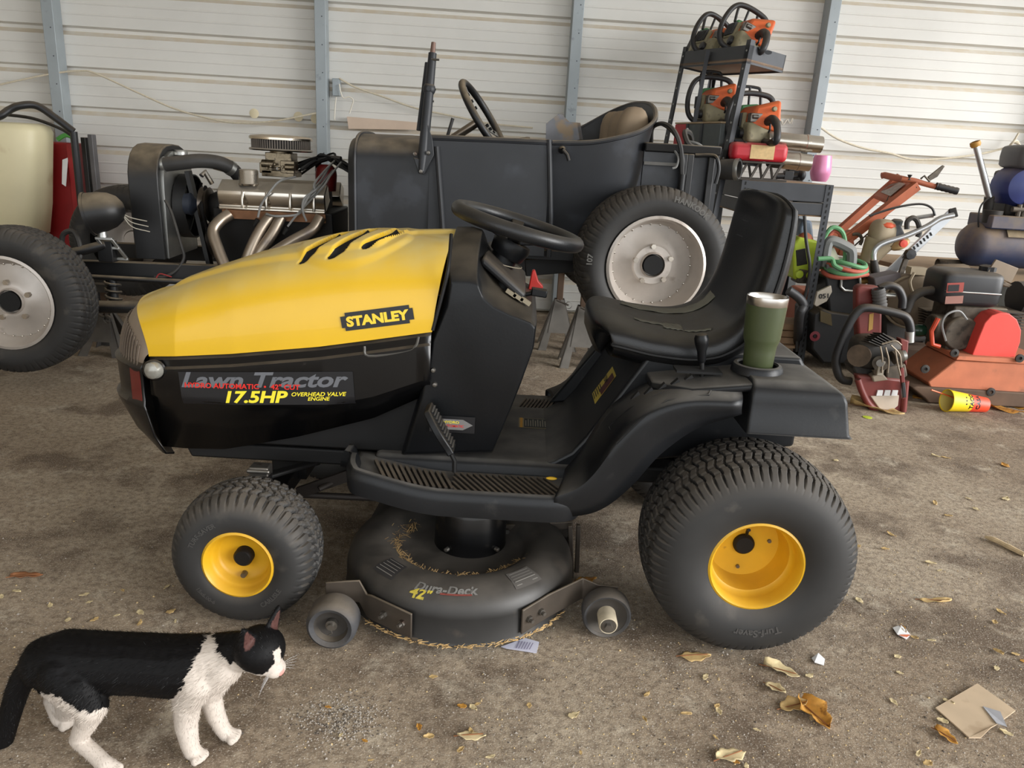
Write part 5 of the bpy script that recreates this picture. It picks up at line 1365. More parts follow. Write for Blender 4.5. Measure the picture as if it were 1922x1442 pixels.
MB().beam(KL(ub0, -.462, zb1-.30), KL(ub1, -.462, zb1-.30), .012, .03).build('bed_moulding', m_cblk, car)
MB().tube(smooth_path([KV(1305, 292, -.46), KV(1335, 292, -.48), KV(1346, 298, -.5), KV(1349, 320, -.5), KV(1343, 345, -.5)], 5), .009, 8).build('tail_bracket', m_cblk, car)
# wiring loom lying on the bed
def wl(pts, r, m): MB().tube(smooth_path([KV(x, y, v) for x, y, v in pts], 6), r, 6).build('loose_wire', m, car)
wl([(1222, 268, -.2), (1225, 240, -.3), (1245, 232, -.4), (1265, 245, -.48), (1278, 280, -.5), (1280, 330, -.5), (1280, 352, -.5)], .010, m_hose)
wl([(1220, 262, -.2), (1228, 234, -.3), (1250, 238, -.4), (1272, 262, -.49), (1283, 300, -.5), (1281, 320, -.5)], .006, m_cblk)
wl([(1300, 275, -.2), (1296, 252, -.3), (1285, 248, -.35), (1292, 270, -.4), (1310, 282, -.4)], .012, m_hose)
wl([(1240, 284, -.4), (1262, 280, -.45), (1290, 278, -.4), (1320, 282, -.3)], .007, m_wire)
wl([(1215, 276, -.4), (1250, 272, -.4), (1272, 292, -.49), (1270, 312, -.5), (1262, 316, -.5)], .005, m_wire)
wl([(1290, 242, -.2), (1285, 262, -.3), (1310, 270, -.35), (1328, 284, -.35)], .006, m_wire)
bt = KV(1280, 340, -.5); MB().cyl(bt+V((0, 0, .03)), bt-V((0, 0, .04)), .014, n=10).build('wire_plug', m_cblk, car)

# ================================================================ jack stands
def jack_stand(p, h, label, mat, rz=0., pin=True):
    t = thing('jack_stand', (p.x, p.y, 0), label, 'jack stand', rz, 'jack stands under the roadster')
    b = .115
    for sx, sy in ((-1, -1), (1, -1), (1, 1), (-1, 1)):
        a = V((p.x+sx*b, p.y+sy*b, 0.001)); a2 = V((p.x+sx*.03, p.y+sy*.03, h*.62))
        mb = MB(); e1_ = V((-sx*.05, 0, 0)); e2_ = V((0, -sy*.05, 0))
        mb.slab([a, a+e1_, a2+e1_*.5, a2], V((0, -sy*.005, 0))); mb.slab([a, a+e2_, a2+e2_*.5, a2], V((-sx*.005, 0, 0)))
        mb.build('leg', mat, t)
    for s in (-1, 1):
        MB().slab([V((p.x-.06, p.y+s*.085, h*.22)), V((p.x+.06, p.y+s*.085, h*.22)), V((p.x+.03, p.y+s*.035, h*.6)), V((p.x-.03, p.y+s*.035, h*.6))], (0, s*.004, 0)).build('side_plate', mat, t)
    MB().beam((p.x, p.y, h*.3), (p.x, p.y, h), .038, .03, (0, 1, 0)).build('ratchet_post', M('ratchet_rust', (96, 78, 64), .6, .5, .2), t, bevel=.003)
    MB().hexa([(p.x-.05, p.y-.03, h-.02), (p.x+.05, p.y-.03, h-.02), (p.x+.05, p.y+.03, h-.02), (p.x-.05, p.y+.03, h-.02), (p.x-.065, p.y-.03, h+.02), (p.x+.065, p.y-.03, h+.02), (p.x+.065, p.y+.03, h+.02), (p.x-.065, p.y+.03, h+.02)]).build('saddle', mat, t)
    if pin: MB().cyl((p.x-.02, p.y-.05, h*.62), (p.x+.05, p.y-.09, h*.58), .006, n=8).lathe([(.02, -.008), (.02, .008)], (p.x+.05, p.y-.09, h*.58), (0, 1, 0), 12).build('lock_lever', mat, t)
    return t
m_js = M('stand_grey', (86, 84, 82), .5, .4, .2, 12, dust=DUST, damt=.5); m_js2 = M('stand_silver', (118, 114, 108), .45, .5, .15, 12, dust=DUST, damt=.4)
fx = FW-KO; ju = uz(PG(210, 662))[0]
jack_stand(KL(uz(PG(218, 655))[0], -.02, 0), FW.z-.05, 'dark grey jack stand under the roadster front axle', m_js, CYAW)
jr = PG(1062, 672)
jack_stand(KL(uz(jr)[0]+.06, .12, 0), zBot-.14, 'silver jack stand in front of the roadster rear tyre', m_js2, CYAW)
jack_stand(KL(uz(jr)[0]-.03, .50, 0), zBot-.20, 'silver jack stand beneath the far frame rail of the roadster', m_js2, CYAW)
jack_stand(KL(uz(PG(300, 640))[0]+.35, .55, 0), FW.z+.02, 'dark jack stand on the far side of the roadster engine', m_js, CYAW)
# ================================================================ steel racks and what stands on them
m_rack = M('rack_grey_black', (58, 60, 64), .5, .25, .12, 10, dust=(150, 138, 120), damt=.5)
m_wood = M('particle_board', (150, 122, 94), .8, 0, .15, 18)
m_hole = M('rack_hole', (150, 150, 146), .8)
RF = PG(1508, 684); RYF = RF.y                     # right front foot of the low rack
rx1 = PY(1553, 420, RYF).x; rx0 = PY(1382, 420, RYF).x
zW = PY(1500, 344, RYF).z
low = thing('low_rack', (rx1, RYF, 0), 'low dark grey slotted steel rack with worktop behind the tractor seat', 'rack')
RYB = RYF+.52
print('low rack', rx0, rx1, RYF, zW)
def post(x, y, z0, z1, par, fx=1, fy=1, lean=V((0, 0, 0)), holes=True):
    w = .042; t = .003
    poly = [V((x, y, z0)), V((x-fx*w, y, z0)), V((x-fx*w, y+fy*t, z0)), V((x-fx*t, y+fy*t, z0)), V((x-fx*t, y+fy*w, z0)), V((x, y+fy*w, z0))]
    o = MB().slab(poly, V((0, 0, z1-z0))+lean).build('upright', m_rack, par)
    if holes:
        h = MB(); n = int((z1-z0)/.032)
        for k in range(n):
            f = (k+.5)/n; q = V((x-fx*w*.5, y-fy*.0012, z0+(z1-z0)*f))+lean*f; h.add([q+V((a, 0, b)) for a, b in ((-.005, -.009), (.003, -.009), (.005, .009), (-.003, .009))], [(0, 1, 2, 3)])
        hh = h.build('slot_holes', m_slot, o); hh['kind'] = 'stuff'
    return o
post(rx1, RYF, 0, zW, low); post(rx0, RYF, 0, zW, low, -1); post(rx1, RYB, 0, zW, low, 1, -1); post(rx0, RYB, 0, zW, low, -1, -1)
zl1 = PY(1500, 378, RYF).z; zl2 = PY(1500, 403, RYF).z
for z0, z1, nm in ((zl1, zW, 'shelf_beam'), (zl2, zl1-.006, 'shelf_beam')):
    MB().hexa([(rx0+.004, RYF+.004, z0), (rx1-.004, RYF+.004, z0), (rx1-.004, RYF+.02, z0), (rx0+.004, RYF+.02, z0), (rx0+.004, RYF+.004, z1), (rx1-.004, RYF+.004, z1), (rx1-.004, RYF+.02, z1), (rx0+.004, RYF+.02, z1)]).build(nm, m_rack, low, bevel=.003)
    for xx in (rx0, rx1): MB().box((xx+(.01 if xx == rx0 else -.01), (RYF+RYB)/2, (z0+z1)/2), (.016, RYB-RYF-.01, z1-z0)).build(nm, m_rack, low)
MB().box(((rx0+rx1)/2, (RYF+RYB)/2, zW-.008), (rx1-rx0-.012, RYB-RYF-.012, .016)).build('worktop', m_wood, low)
MB().box(((rx0+rx1)/2, (RYF+RYB)/2, zl2-.0), (rx1-rx0-.012, RYB-RYF-.03, .016)).build('shelf_board', m_wood, low)
MB().box(((rx0+rx1)/2, (RYF+RYB)/2, .10), (rx1-rx0-.03, RYB-RYF-.02, .016)).build('shelf_board', m_wood, low)
# wood offcuts on the bottom shelf
for k, (z, dx, w) in enumerate(((.108, .0, .30), (.150, .02, .28), (.192, -.01, .30))):
    p0 = PY(1470, 640, RYF+.03)
    o = MB().box((p0.x+dx, RYF+.16, z+.02), (w, .22, .038)).build('wood_block', m_wood, None, bevel=.003)
    tag(o, ['rough wooden block lying on the bottom shelf of the low rack', 'rough wooden block between two others on the bottom rack shelf', 'rough wooden block topmost of the pile on the bottom rack shelf'][k], 'wood block', 'wood blocks on the bottom shelf')
# tall rack, leaning a little
A = PT(1408, 84, 4.32); B = PT(1281, 97, 4.95); Cc = PT(1476, 104, 4.52); Dd = B+(Cc-A)
A2 = PT(1362, 296, 4.40); dn = (A2-A).normalized(); ln = lambda p: p+dn*(p.z/-dn.z)
tall = thing('tall_rack', ln(A), 'tall leaning dark steel rack with chainsaws on its top shelf', 'rack')
for P0 in (A, B, Dd):
    e1_ = ((B-A).normalized() if P0 is not B else (A-B).normalized())*.04; e2_ = (Cc-A).normalized()*.04
    if P0 is Dd: e1_ = (Cc-Dd).normalized()*.04; e2_ = (B-Dd).normalized()*.04
    n1 = e2_.normalized()*.004; n2_ = e1_.normalized()*.004; up_ = -dn*.03
    base = [P0+up_, P0+up_+e1_, P0+up_+e1_+n1, P0+up_+n1+n2_, P0+up_+e2_+n2_, P0+up_+e2_]
    L_ = P0.z/-dn.z+.03
    o = MB().slab(base, dn*L_).build('upright', m_rack, tall)
    h = MB()
    for k in range(18):
        q = P0+dn*(.03+k*.1)+e1_*.5-n1*.4; h.disc(q, e2_.normalized(), .006, 8)
    hh = h.build('slot_holes', m_hole, o); hh['kind'] = 'stuff'
mid0 = PT(1329, 95, 4.66); mid1 = PT(1300, 250, 4.75)
MB().beam(mid0, mid0+(mid1-mid0)*1.6, .022, .012, (0, 1, 0)).build('brace_bar', m_rack, tall)
def tray(A, B, C, D_, h, name, z=0.):
    off = dn*z; pts = [A+off, B+off, D_+off, C+off]
    for a, b in ((0, 1), (1, 2), (2, 3), (3, 0)):
        p, q = pts[a], pts[b]; inn = ((pts[0]+pts[2])/2-(p+q)/2); inn = inn.normalized()*.008
        MB().hexa([p+dn*h, q+dn*h, q+dn*h+inn, p+dn*h+inn, p, q, q+inn, p+inn]).build(name, m_rack, tall)
    bd = [p+dn*(h-.025) for p in pts]
    MB().slab(bd, dn*.014).build('shelf_board', M('shelf_chip', (150, 126, 104), .8, 0, .1), tall)
tray(A, B, Cc, Dd, .10, 'shelf_lip')
tray(A, B, Cc, Dd, .07, 'shelf_lip', (A.z-zW-.16)/-dn.z)
MB().add([PT(1441, 99, 4.40)+V((math.cos(k*PI/4)*.022, -.012, math.sin(k*PI/4)*.012)) for k in range(8)], [tuple(range(8))]).build('rack_emblem', M('emblem_dark', (40, 42, 46), .5), tall)

# ---- chainsaw
m_or = M('saw_orange', (226, 104, 50), .5, 0, .1, 14, dust=(150, 120, 90), damt=.45, spots=((150, 90, 60), 20, .64, .5))
m_tank = M('saw_grey', (148, 140, 112), .6, 0, .2, 16, spots=((84, 76, 64), 16, .55, .7))
m_sawblk = M('saw_black', (34, 34, 36), .5, 0, .15, 14, dust=DUST, damt=.25)
m_grn = M('saw_green', (84, 140, 92), .55, 0, .1)
def make_saw(cover, name='chainsaw', label='', stripe=m_grn, loc=(0, 0, 0)):
    t = thing(name, (0, 0, 0), label, 'chainsaw', 0, 'chainsaws on the racks')
    b = dict(parent=t, local=True)
    MB().hexa([(-.07, -.06, 0), (.10, -.06, 0), (.10, .22, 0), (-.07, .22, 0), (-.075, -.05, .11), (.10, -.05, .11), (.10, .22, .12), (-.075, .22, .12)]).build('tank_housing', m_tank, bevel=.018, seg=3, **b)
    MB().hexa([(-.060, -.050, .095), (.112, -.078, .055), (.112, .20, .10), (-.075, .20, .13), (-.030, -.01, .20), (.100, -.06, .240), (.098, .17, .225), (-.035, .18, .20)]).build('top_cover', cover, bevel=.02, seg=3, **b)
    MB().hexa([(-.05, .16, .16), (.08, .16, .18), (.08, .26, .17), (-.05, .26, .15), (-.045, .17, .215), (.06, .17, .225), (.06, .25, .215), (-.045, .25, .205)]).build('cover_stripe', stripe, bevel=.01, **b)
    MB().lathe([(0, .016), (.010, .015), (.014, .010), (.014, -.002)], (.055, -.070, .185), (0, -1, .12), 14).build('filter_knob', m_tank, **b)
    MB().lathe([(0, .018), (.022, .016), (.026, .010), (.026, -.004)], (-.078, .03, .05), (-1, 0, 0), 18).build('fuel_cap', m_sawblk, **b)
    fins = MB()
    for k in range(7): fins.box((-.082, .05+.018*k, .125), (.02, .007, .07))
    f = fins.build('starter_fins', m_sawblk, **b)
    MB().hexa([(-.083, .03, .08), (-.06, .03, .08), (-.06, .19, .08), (-.083, .19, .08), (-.080, .04, .165), (-.05, .04, .165), (-.05, .18, .165), (-.080, .18, .165)]).build('starter_cover', m_tank, bevel=.008, **b)
    rh = [(.035, -.05, .115), (.038, -.10, .13), (.040, -.165, .105), (.040, -.20, .055), (.036, -.205, .012), (.03, -.15, .002), (.03, -.06, .008)]
    MB().tube(smooth_path(rh, 5), [.024]*11+[.020]*20, 10).build('rear_handle', m_sawblk, **b)
    MB().tube([(.036, -.09, .105), (.036, -.10, .075), (.036, -.085, .06)], .006, 8).build('trigger', m_sawblk, **b)
    fh = [(.115, .09, .10), (.122, .10, .19), (.105, .105, .248), (.05, .105, .270), (-.06, .10, .272), (-.125, .09, .24), (-.158, .07, .15), (-.155, .05, .06), (-.12, .03, .012), (-.06, .02, .006)]
    MB().tube(smooth_path(fh, 6), .0155, 10).build('front_handle', m_sawblk, **b)
    g = [(-.05, .20, .20), (-.055, .225, .285), (-.03, .23, .318), (.05, .23, .318), (.075, .225, .30), (.085, .21, .21)]
    hg = MB().tube(smooth_path(g, 4), .009, 8); hg.tube([(.012, .215, .21), (.012, .23, .318)], .008, 8); hg.build('hand_guard', m_sawblk, **b)
    MB().box((.0, .26, .10), (.11, .08, .14)).build('muffler', m_sawblk, bevel=.01, **b)
    MB().tube([(.02, -.215, .02), (.02, -.13, .004)], .01, 6).build('handle_plate', m_sawblk, **b)
    MB().box((-.03, -.02, .135), (.07, .05, .05)).cyl((-.055, -.045, .14), (-.02, -.045, .14), .012, n=10).build('choke_linkage', m_steel, bevel=.004, **b)
    return t
def place(t, loc, rz, rx=0., ry=0.):
    t.matrix_basis = Matrix.Translation(V(loc)) @ Matrix.Rotation(rz, 4, 'Z') @ Matrix.Rotation(ry, 4, 'Y') @ Matrix.Rotation(rx, 4, 'X')
# red box under the near saw
rb = PY(1425, 303, RYF+.02)
redb = thing('red_case', (rb.x, RYF+.17, rb.z), 'dusty red case with cream label lying under a chainsaw', 'case')
wr = (PY(1481, 290, RYF+.02).x-PY(1374, 290, RYF+.02).x); hr = PY(1425, 268, RYF+.02).z-rb.z
m_rc = M('case_red', (186, 36, 48), .45, 0, .15, 14, dust=(170, 120, 110), damt=.6)
MB().box((rb.x, RYF+.17, rb.z+hr/2), (wr, .30, hr)).build('case_body', m_rc, redb, bevel=.03, seg=4)
MB().box((rb.x+.01, RYF+.0185, rb.z+hr/2), (wr*.42, .003, hr*.75)).build('case_label', M('case_label_cream', (206, 176, 126), .7, 0, .1, 60), redb)
for s in (-1, 1): MB().box((rb.x+s*wr*.27, RYF+.17, rb.z+hr-.001), (.012, .29, .004)).build('case_strap', m_sawblk, redb)
saw1 = make_saw(m_or, 'chainsaw', 'orange chainsaw standing on the dusty red case'); place(saw1, (rb.x+.005, RYF+.17, rb.z+hr+.001), .10)
# long tool box behind it
tbz = PT(1300, 275, 4.85)
shz = zW+.16-.07
bx_ = PT(1275, 258, 4.75)
m_tb = M('box_grey_green', (78, 84, 84), .5, .1, .12, 12, dust=DUST, damt=.5)
a0 = PT(1268, 225, 4.9); b0 = PT(1352, 240, 4.45)
zt_ = (a0.z+b0.z)/2
tbx = thing('tool_chest', (a0.x, a0.y, zt_-.20), 'long grey and red metal tool chest under the rear chainsaw', 'tool box')
dd = V((b0.x-a0.x, b0.y-a0.y, 0)); dl = dd.length; du_ = dd.normalized(); dv_ = V((-du_.y, du_.x, 0))
if dv_.x < 0: dv_ = -dv_
for k, (f0, f1, mm) in enumerate(((0, .30, m_rc), (.305, .62, m_tb), (.625, 1, m_tb))):
    p = V((a0.x, a0.y, zt_))+du_*dl*f0; q = V((a0.x, a0.y, zt_))+du_*dl*f1; w_ = dv_*.26; hh = V((0, 0, -.20))
    MB().hexa([p+hh, q+hh, q+hh+w_, p+hh+w_, p, q, q+w_, p+w_]).build('chest_section', mm, tbx, bevel=.006)
    if k: MB().beam(p-dv_*.004+hh, p-dv_*.004, .02, .006, dv_).build('chest_band', m_rack, tbx)
MB().hexa([V((a0.x, a0.y, zt_))+du_*dl*a_+dv_*b_+V((0, 0, c_)) for c_ in (.001, .010) for a_, b_ in ((.0, .0), (1., 0), (1, .26), (0, .26))]).build('chest_lid', M('lid_tan', (170, 148, 118), .8), tbx)
s2c = PT(1338, 238, 4.62)
saw2 = copy_thing(saw1, (0, 0, 0), 'orange chainsaw standing on the long grey and red tool chest'); place(saw2, (PT(1340, 240, 4.75).x, PT(1340, 240, 4.75).y+.03, zt_+.012), .05)
tz = lambda px, py, t: PT(px, py, t)
c = A.lerp(Dd, .5)
p3 = PT(1405, 88, 4.50); p4 = PT(1345, 92, 4.72)
saw3 = copy_thing(saw1, (0, 0, 0), 'orange chainsaw tipped over on the top rack shelf beside the near upright'); place(saw3, (p3.x-.03, p3.y+.05, p3.z-.035), .15, 0., math.radians(20))
saw4 = copy_thing(saw1, (0, 0, 0), 'orange chainsaw tipped behind another saw on the top rack shelf'); place(saw4, (p4.x-.0, p4.y+.12, p4.z-.05), .35, 0., math.radians(24))
# ---- things on the worktop
def on_top(px, py): return PG(px, py, zW)
def lie_cyl(px0, py0, px1, py1, Y, r, nm, label, par=None):
    a = PY(px0, py0, Y); b = PY(px1, py1, Y)
    t = thing(nm, (a+b)/2-V((0, 0, r)), label, 'exhaust tip')
    d = (b-a); L_ = d.length
    MB().lathe([(0, 0), (r*.9, .0), (r, .008), (r, L_*.70), (r*1.05, L_*.705), (r*1.05, L_*.76), (r, L_*.765), (r, L_), (r*.92, L_), (r*.9, L_*.8), (0, L_*.8)], a, d, 32).build('sleeve', m_chr, t)
    return t
lie_cyl(1440, 262, 1541, 272, RYF+.12, .047, 'exhaust_tip', 'shiny steel exhaust tip lying on another behind the red case')
lie_cyl(1442, 298, 1520, 306, RYF+.12, .047, 'exhaust_tip', 'shiny steel exhaust tip lying under another beside the pink tumbler')
MB_ = thing('saw_stand', on_top(1425, 335), 'cast metal bracket frame under the red case on the worktop', 'bracket')
mb = MB(); zt2 = rb.z
for k in range(5):
    x = rb.x-.13+.065*k; mb.beam((x-.03, RYF+.05, zW+.006), (x+.02, RYF+.08, zt2-.004), .012, .012, (0, 1, 0)); mb.beam((x+.04, RYF+.28, zW+.006), (x, RYF+.24, zt2-.004), .012, .012, (0, 1, 0))
mb.box((rb.x, RYF+.16, zt2-.006), (.30, .24, .010)); mb.box((rb.x, RYF+.16, zW+.006), (.34, .28, .010))
mb.build('frame', M('cast_grey', (66, 60, 54), .7, .3, .2, 14), MB_)
MB().hexa([(rb.x+.17, RYF+.08, zW), (rx1-.06, RYF+.08, zW), (rx1-.06, RYF+.18, zW), (rb.x+.17, RYF+.18, zW), (rb.x+.17, RYF+.08, zW+.06), (rx1-.06, RYF+.08, zW+.06), (rx1-.06, RYF+.18, zW+.06), (rb.x+.17, RYF+.18, zW+.06)])
t = thing('engine_part', on_top(1470, 337), 'small dark greasy engine part on the worktop beside the pink tumbler', 'engine part')
q = on_top(1478, 338); mb = MB()
mb.cyl(q+V((-.08, 0, .02)), q+V((-.02, 0, .025)), .02, n=10); mb.box(q+V((.0, 0, .03)), (.06, .04, .055)); mb.cyl(q+V((.02, .02, .02)), q+V((.07, .02, .03)), .018, n=10); mb.ell(q+V((.09, 0, .035)), (.025, .03, .035), 10, 8)
mb.build('part_body', m_sawblk, t, bevel=.003)
MB().box(q+V((.06, .08, .06)), (.1, .06, .12)).build('part_block', m_dark, t, bevel=.01)
ptm = on_top(1537, 341); R_ = .052
pt_ = thing('pink_tumbler', ptm, 'pink stemless steel tumbler standing on the rack worktop', 'tumbler')
MB().lathe([(0, .001), (.044, .001), (.054, .014), (.064, .048), (.066, .066), (.064, .098), (.055, .166), (.052, .168), (.051, .160), (.059, .098), (.06, .06), (.03, .02), (0, .018)], ptm, (0, 0, 1), 36).build('cup', M('tumbler_pink', (232, 150, 190), .3, .2, .05, 12), pt_)
# rubber coupling
rc = on_top(1372, 336); rc0 = PY(1352, 318, RYF+.05); rc1 = PY(1384, 318, RYF+.0)
t = thing('rubber_coupling', (rc0+rc1)/2-V((0, 0, .06)), 'short black rubber pipe coupling with steel clamp at the worktop corner', 'pipe coupling')
MB().lathe([(.050, 0), (.056, .004), (.058, .1), (.054, .11), (.046, .108), (.044, .01), (0, .01)], rc0, rc1-rc0, 30).build('sleeve', m_hose, t)
MB().lathe([(.060, .085), (.061, .087), (.061, .108), (.060, .11)], rc0, rc1-rc0, 30).build('clamp', m_alu, t)
# ================================================================ things at the left behind the front wheel
TT = 4.62
c0 = PT(125, 265, TT); c1 = PT(92, 445, TT); c0.x = PT(125, 265, TT+.36).x; c1.x = PT(88, 445, TT+.36).x; zt = PT(60, 232, TT).z; zb_ = PT(92, 445, TT).z-.05
tk = thing('plastic_tank', (c0.x-.45, c0.y+.25, 0), 'large cream plastic tank in a black tube frame behind the front tyre', 'tank')
m_cream = M('tank_cream', (226, 216, 178), .45, 0, .05, 4, spots=((170, 140, 96), 3.2, .60, .55), dust=(200, 186, 150), damt=.3)
rings = []
for f, sc in ((0, .0), (.0, .9), (.03, .97), (.3, 1), (.7, 1), (.93, 1), (.98, .96), (1.0, .88), (1.0, 0)):
    z = zb_+(zt-zb_)*f; xr = c1.x+(c0.x-c1.x)*f; w = 1.05-.18*(1-f); cxm = xr-w/2; cym = c0.y+.17
    r = []
    for k in range(40):
        a = 2*PI*k/40; r.append(V((cxm+math.copysign(abs(math.cos(a))**.45, math.cos(a))*w/2*max(sc, .02), cym+math.copysign(abs(math.sin(a))**.45, math.sin(a))*.17*max(sc, .02), z)))
    rings.append(r)
MB().loft(rings, True, False).build('tank_body', m_cream, tk, sharp=60)
m_tube = M('tube_black', (36, 36, 38), .45, .2, .12, 10, dust=DUST, damt=.4)
hp = [PT(-60, 235, TT-.05), PT(-5, 220, TT-.05), PT(18, 206, TT-.02), PT(40, 198, TT), PT(70, 199, TT+.05), PT(105, 222, TT+.1), PT(138, 247, TT+.15)]
MB().tube(smooth_path(hp, 5), .022, 10).build('frame_hoop', m_tube, tk)
e = PT(138, 247, TT+.15)
MB().tube([e, V((e.x, e.y, .0))], .022, 10).build('frame_leg', m_tube, tk)
MB().tube(smooth_path([PT(0, 214, TT+.2), PT(60, 222, TT+.2), PT(110, 240, TT+.2), PT(135, 255, TT+.2)], 5), .010, 8).build('frame_strap', m_tube, tk)
MB().box((c1.x-.40, c0.y+.17, zb_/2), (.62, .30, zb_)).build('tank_stand', m_tube, tk, bevel=.01)
ab = PT(150, 340, 4.35)
rd = thing('red_cabinet', (PT(118, 420, 5.1).x, 5.25, 0), 'red steel tool cart standing behind the cream tank', 'cabinet')
xa, xb = PT(85, 350, 4.98).x, PT(143, 300, 4.98).x; yy = PT(120, 300, 4.98).y; zz = PT(120, 268, 4.98).z
m_rdc = M('cart_red', (150, 28, 30), .45, .1, .12, 10)
MB().box(((xa+xb)/2-.1, yy+.11, zz/2), (xb-xa+.2, .2, zz)).build('cabinet_body', m_rdc, rd, bevel=.012)
MB().beam((xb-.02, yy-.012, 0.02), (xb-.02, yy-.012, zz), .05, .02, (0, 1, 0)).build('cabinet_post', m_rdc, rd, bevel=.004)
MB().slab([PT(118, 300, 4.96), PT(128, 296, 4.96), PT(124, 350, 4.96), PT(117, 345, 4.96)], (0, -.006, 0)).build('cabinet_label', m_white, rd)
hp = [PT(108, 262, 4.9), PT(122, 254, 4.9), PT(135, 258, 4.9), PT(142, 272, 4.9), PT(143, 292, 4.9)]
o = MB().tube(smooth_path(hp, 5), .014, 8).build('green_hose', M('hose_green', (80, 150, 70), .5)); tag(o, 'short green hose curving over the red tool cart', 'hose')
p0, p1 = PT(160, 252, 4.95), PT(150, 345, 4.95)
cs_ = thing('channel_post', (p1.x, p1.y, 0), 'dark steel channel post standing beside the red tool cart', 'post')
for dx in (-.035, .012): MB().hexa([V((p0.x+dx+a, p0.y+b, z)) for z in (0, p0.z-(.02 if dx < 0 else 0)) for a, b in ((0, 0), (.03, 0), (.03, .05), (0, .05))]).build('channel_flange', m_cblk if dx < 0 else M('channel_grey', (104, 102, 104), .5, .3), cs_, bevel=.003)
MB().box((p0.x-.005, p0.y+.04, .3), (.06, .02, .55)).build('channel_web', m_cblk, cs_)
# ================================================================ the pile of machines at the right
def slabY(pts, Y, th): return MB().slab([PY(x, y, Y) for x, y in pts], (0, th, 0))
m_cor = M('compactor_orange', (190, 112, 78), .6, 0, .15, 9, dust=(150, 104, 78), damt=.6, spots=((120, 84, 62), 7, .58, .6))
m_grd = M('guard_red', (226, 78, 68), .45, 0, .05, 10, dust=(150, 66, 56), damt=.4)
m_brn = M('board_brown', (92, 72, 56), .8, 0, .2, 10)
m_eng = M('engine_black', (38, 38, 40), .42, .1, .15, 10, dust=(128, 116, 100), damt=.45)
m_grime = M('grimy_metal', (92, 84, 74), .6, .45, .3, 24, dust=DUST, damt=.5, spots=((48, 44, 40), 22, .55, .7))
m_gdark = M('grimy_dark', (50, 47, 44), .65, .2, .3, 24, dust=DUST, damt=.45)
m_dred = M('saw_dark_red', (112, 44, 38), .5, 0, .15, 12, dust=(120, 92, 80), damt=.45, spots=((150, 120, 100), 26, .7, .6))

# ---- plate compactor / floor saw with red belt guard
YB_ = 3.86
cp = thing('plate_compactor', PY(1820, 757, YB_), 'orange plate compactor with black engine and bright red belt guard', 'plate compactor')
slabY([(1742, 717), (1794, 677), (1975, 686), (1975, 741), (1793, 732), (1748, 731)], YB_, .32).build('base_body', m_cor, cp, bevel=.006)
slabY([(1736, 748), (1712, 728), (1722, 726), (1990, 742), (1990, 768), (1744, 757)], YB_-.02, .36).build('skid_plate', m_brn, cp, bevel=.006)
slabY([(1794, 676), (1800, 668), (1975, 678), (1975, 687)], YB_-.01, .32).build('deck_plate', m_cor, cp, bevel=.003)
gpts = [(1821, 677), (1838, 632), (1849, 606), (1862, 592), (1878, 587), (1895, 589), (1909, 600), (1917, 620), (1915, 643), (1905, 670)]
slabY(gpts, YB_+.03, .14).build('belt_guard', m_grd, cp, bevel=.004)
for q in ((1858, 735), (1735, 692), (1790, 662), (1912, 672)):
    c = PY(*q, YB_-.012); MB().lathe([(.012, 0), (.022, .004), (.022, .012), (.010, .014), (.008, .006), (0, .006)], c, (0, -1, 0), 16).build('mount_bolt', m_gdark, cp)
YE = YB_+.10
a = PY(1772, 545, YE); b = PY(1890, 575, YE)
tz0 = PY(1830, 578, YE).z; tz1 = PY(1830, 512, YE).z
xa, xb = PY(1770, 545, YE).x, PY(1888, 545, YE).x
def rbox(x0, x1, y0, y1, z0, z1, e=.3, nu=32, nv=12): return MB().ell(((x0+x1)/2, (y0+y1)/2, (z0+z1)/2), ((x1-x0)/2, (y1-y0)/2, (z1-z0)/2), nu, nv, None, e)
rbox(xa, xb, YE, YE+.24, tz0, tz1, .28).build('fuel_tank', m_eng, cp, sharp=50)
MB().tube([V((xa-.002, YE+.12, (tz0+tz1)/2-.01)), V((xa+.02, YE-.002, (tz0+tz1)/2-.012)), V((xb-.02, YE-.002, (tz0+tz1)/2-.014)), V((xb+.002, YE+.12, (tz0+tz1)/2-.014))], .004, 6).build('tank_seam', m_alu, cp)
c = PY(1852, 522, YE+.12); c.z = tz1
MB().lathe([(.045, 0), (.045, .022), (.03, .028), (0, .03)], c, (0, 0, 1), 20, fn=lambda r, z, a, j: r*(1+.05*math.cos(10*a)) if r > .02 else r).build('fuel_cap', m_eng, cp)
lay(rect_mb(.085, .05), PY(1793, 540, YE-.006), (1, 0, .1), (0, 0, 1)).build('engine_label', M('label_red', (150, 60, 50), .5), cp)
lay(rect_mb(.055, .034), PY(1790, 541, YE-.008), (1, 0, .1), (0, 0, 1)).build('label_field', m_decal, cp)
lay(rect_mb(.09, .04), PY(1791, 563, YE-.006), (1, 0, .1), (0, 0, 1)).build('engine_label', M('label_pinkish', (150, 104, 92), .6), cp)
eb = MB(); x0 = PY(1775, 600, YE).x; x1 = PY(1900, 600, YE).x; z0 = PY(1840, 672, YE).z
eb.box(((x0+x1)/2+.02, YE+.14, (z0+tz0)/2), (x1-x0-.06, .22, tz0-z0)); eb.cyl((x0+.10, YE+.0, (z0+tz0)/2-.01), (x0+.10, YE+.12, (z0+tz0)/2-.01), .09, n=24); eb.cyl((x0-.02, YE+.10, (z0+tz0)/2), (x0+.06, YE+.10, (z0+tz0)/2), .07, n=20)
eb.build('engine_block', m_grime, cp, bevel=.01)
for k in range(6):
    MB().box((x1-.04+.0*k, YE+.06, tz0-.01-.016*k), (.16, .2, .005)).build('cooling_fin', m_gdark, cp)
MB().cyl(PY(1905, 560, YE+.1), PY(1960, 560, YE+.1), .09, n=20).build('air_filter', m_eng, cp)
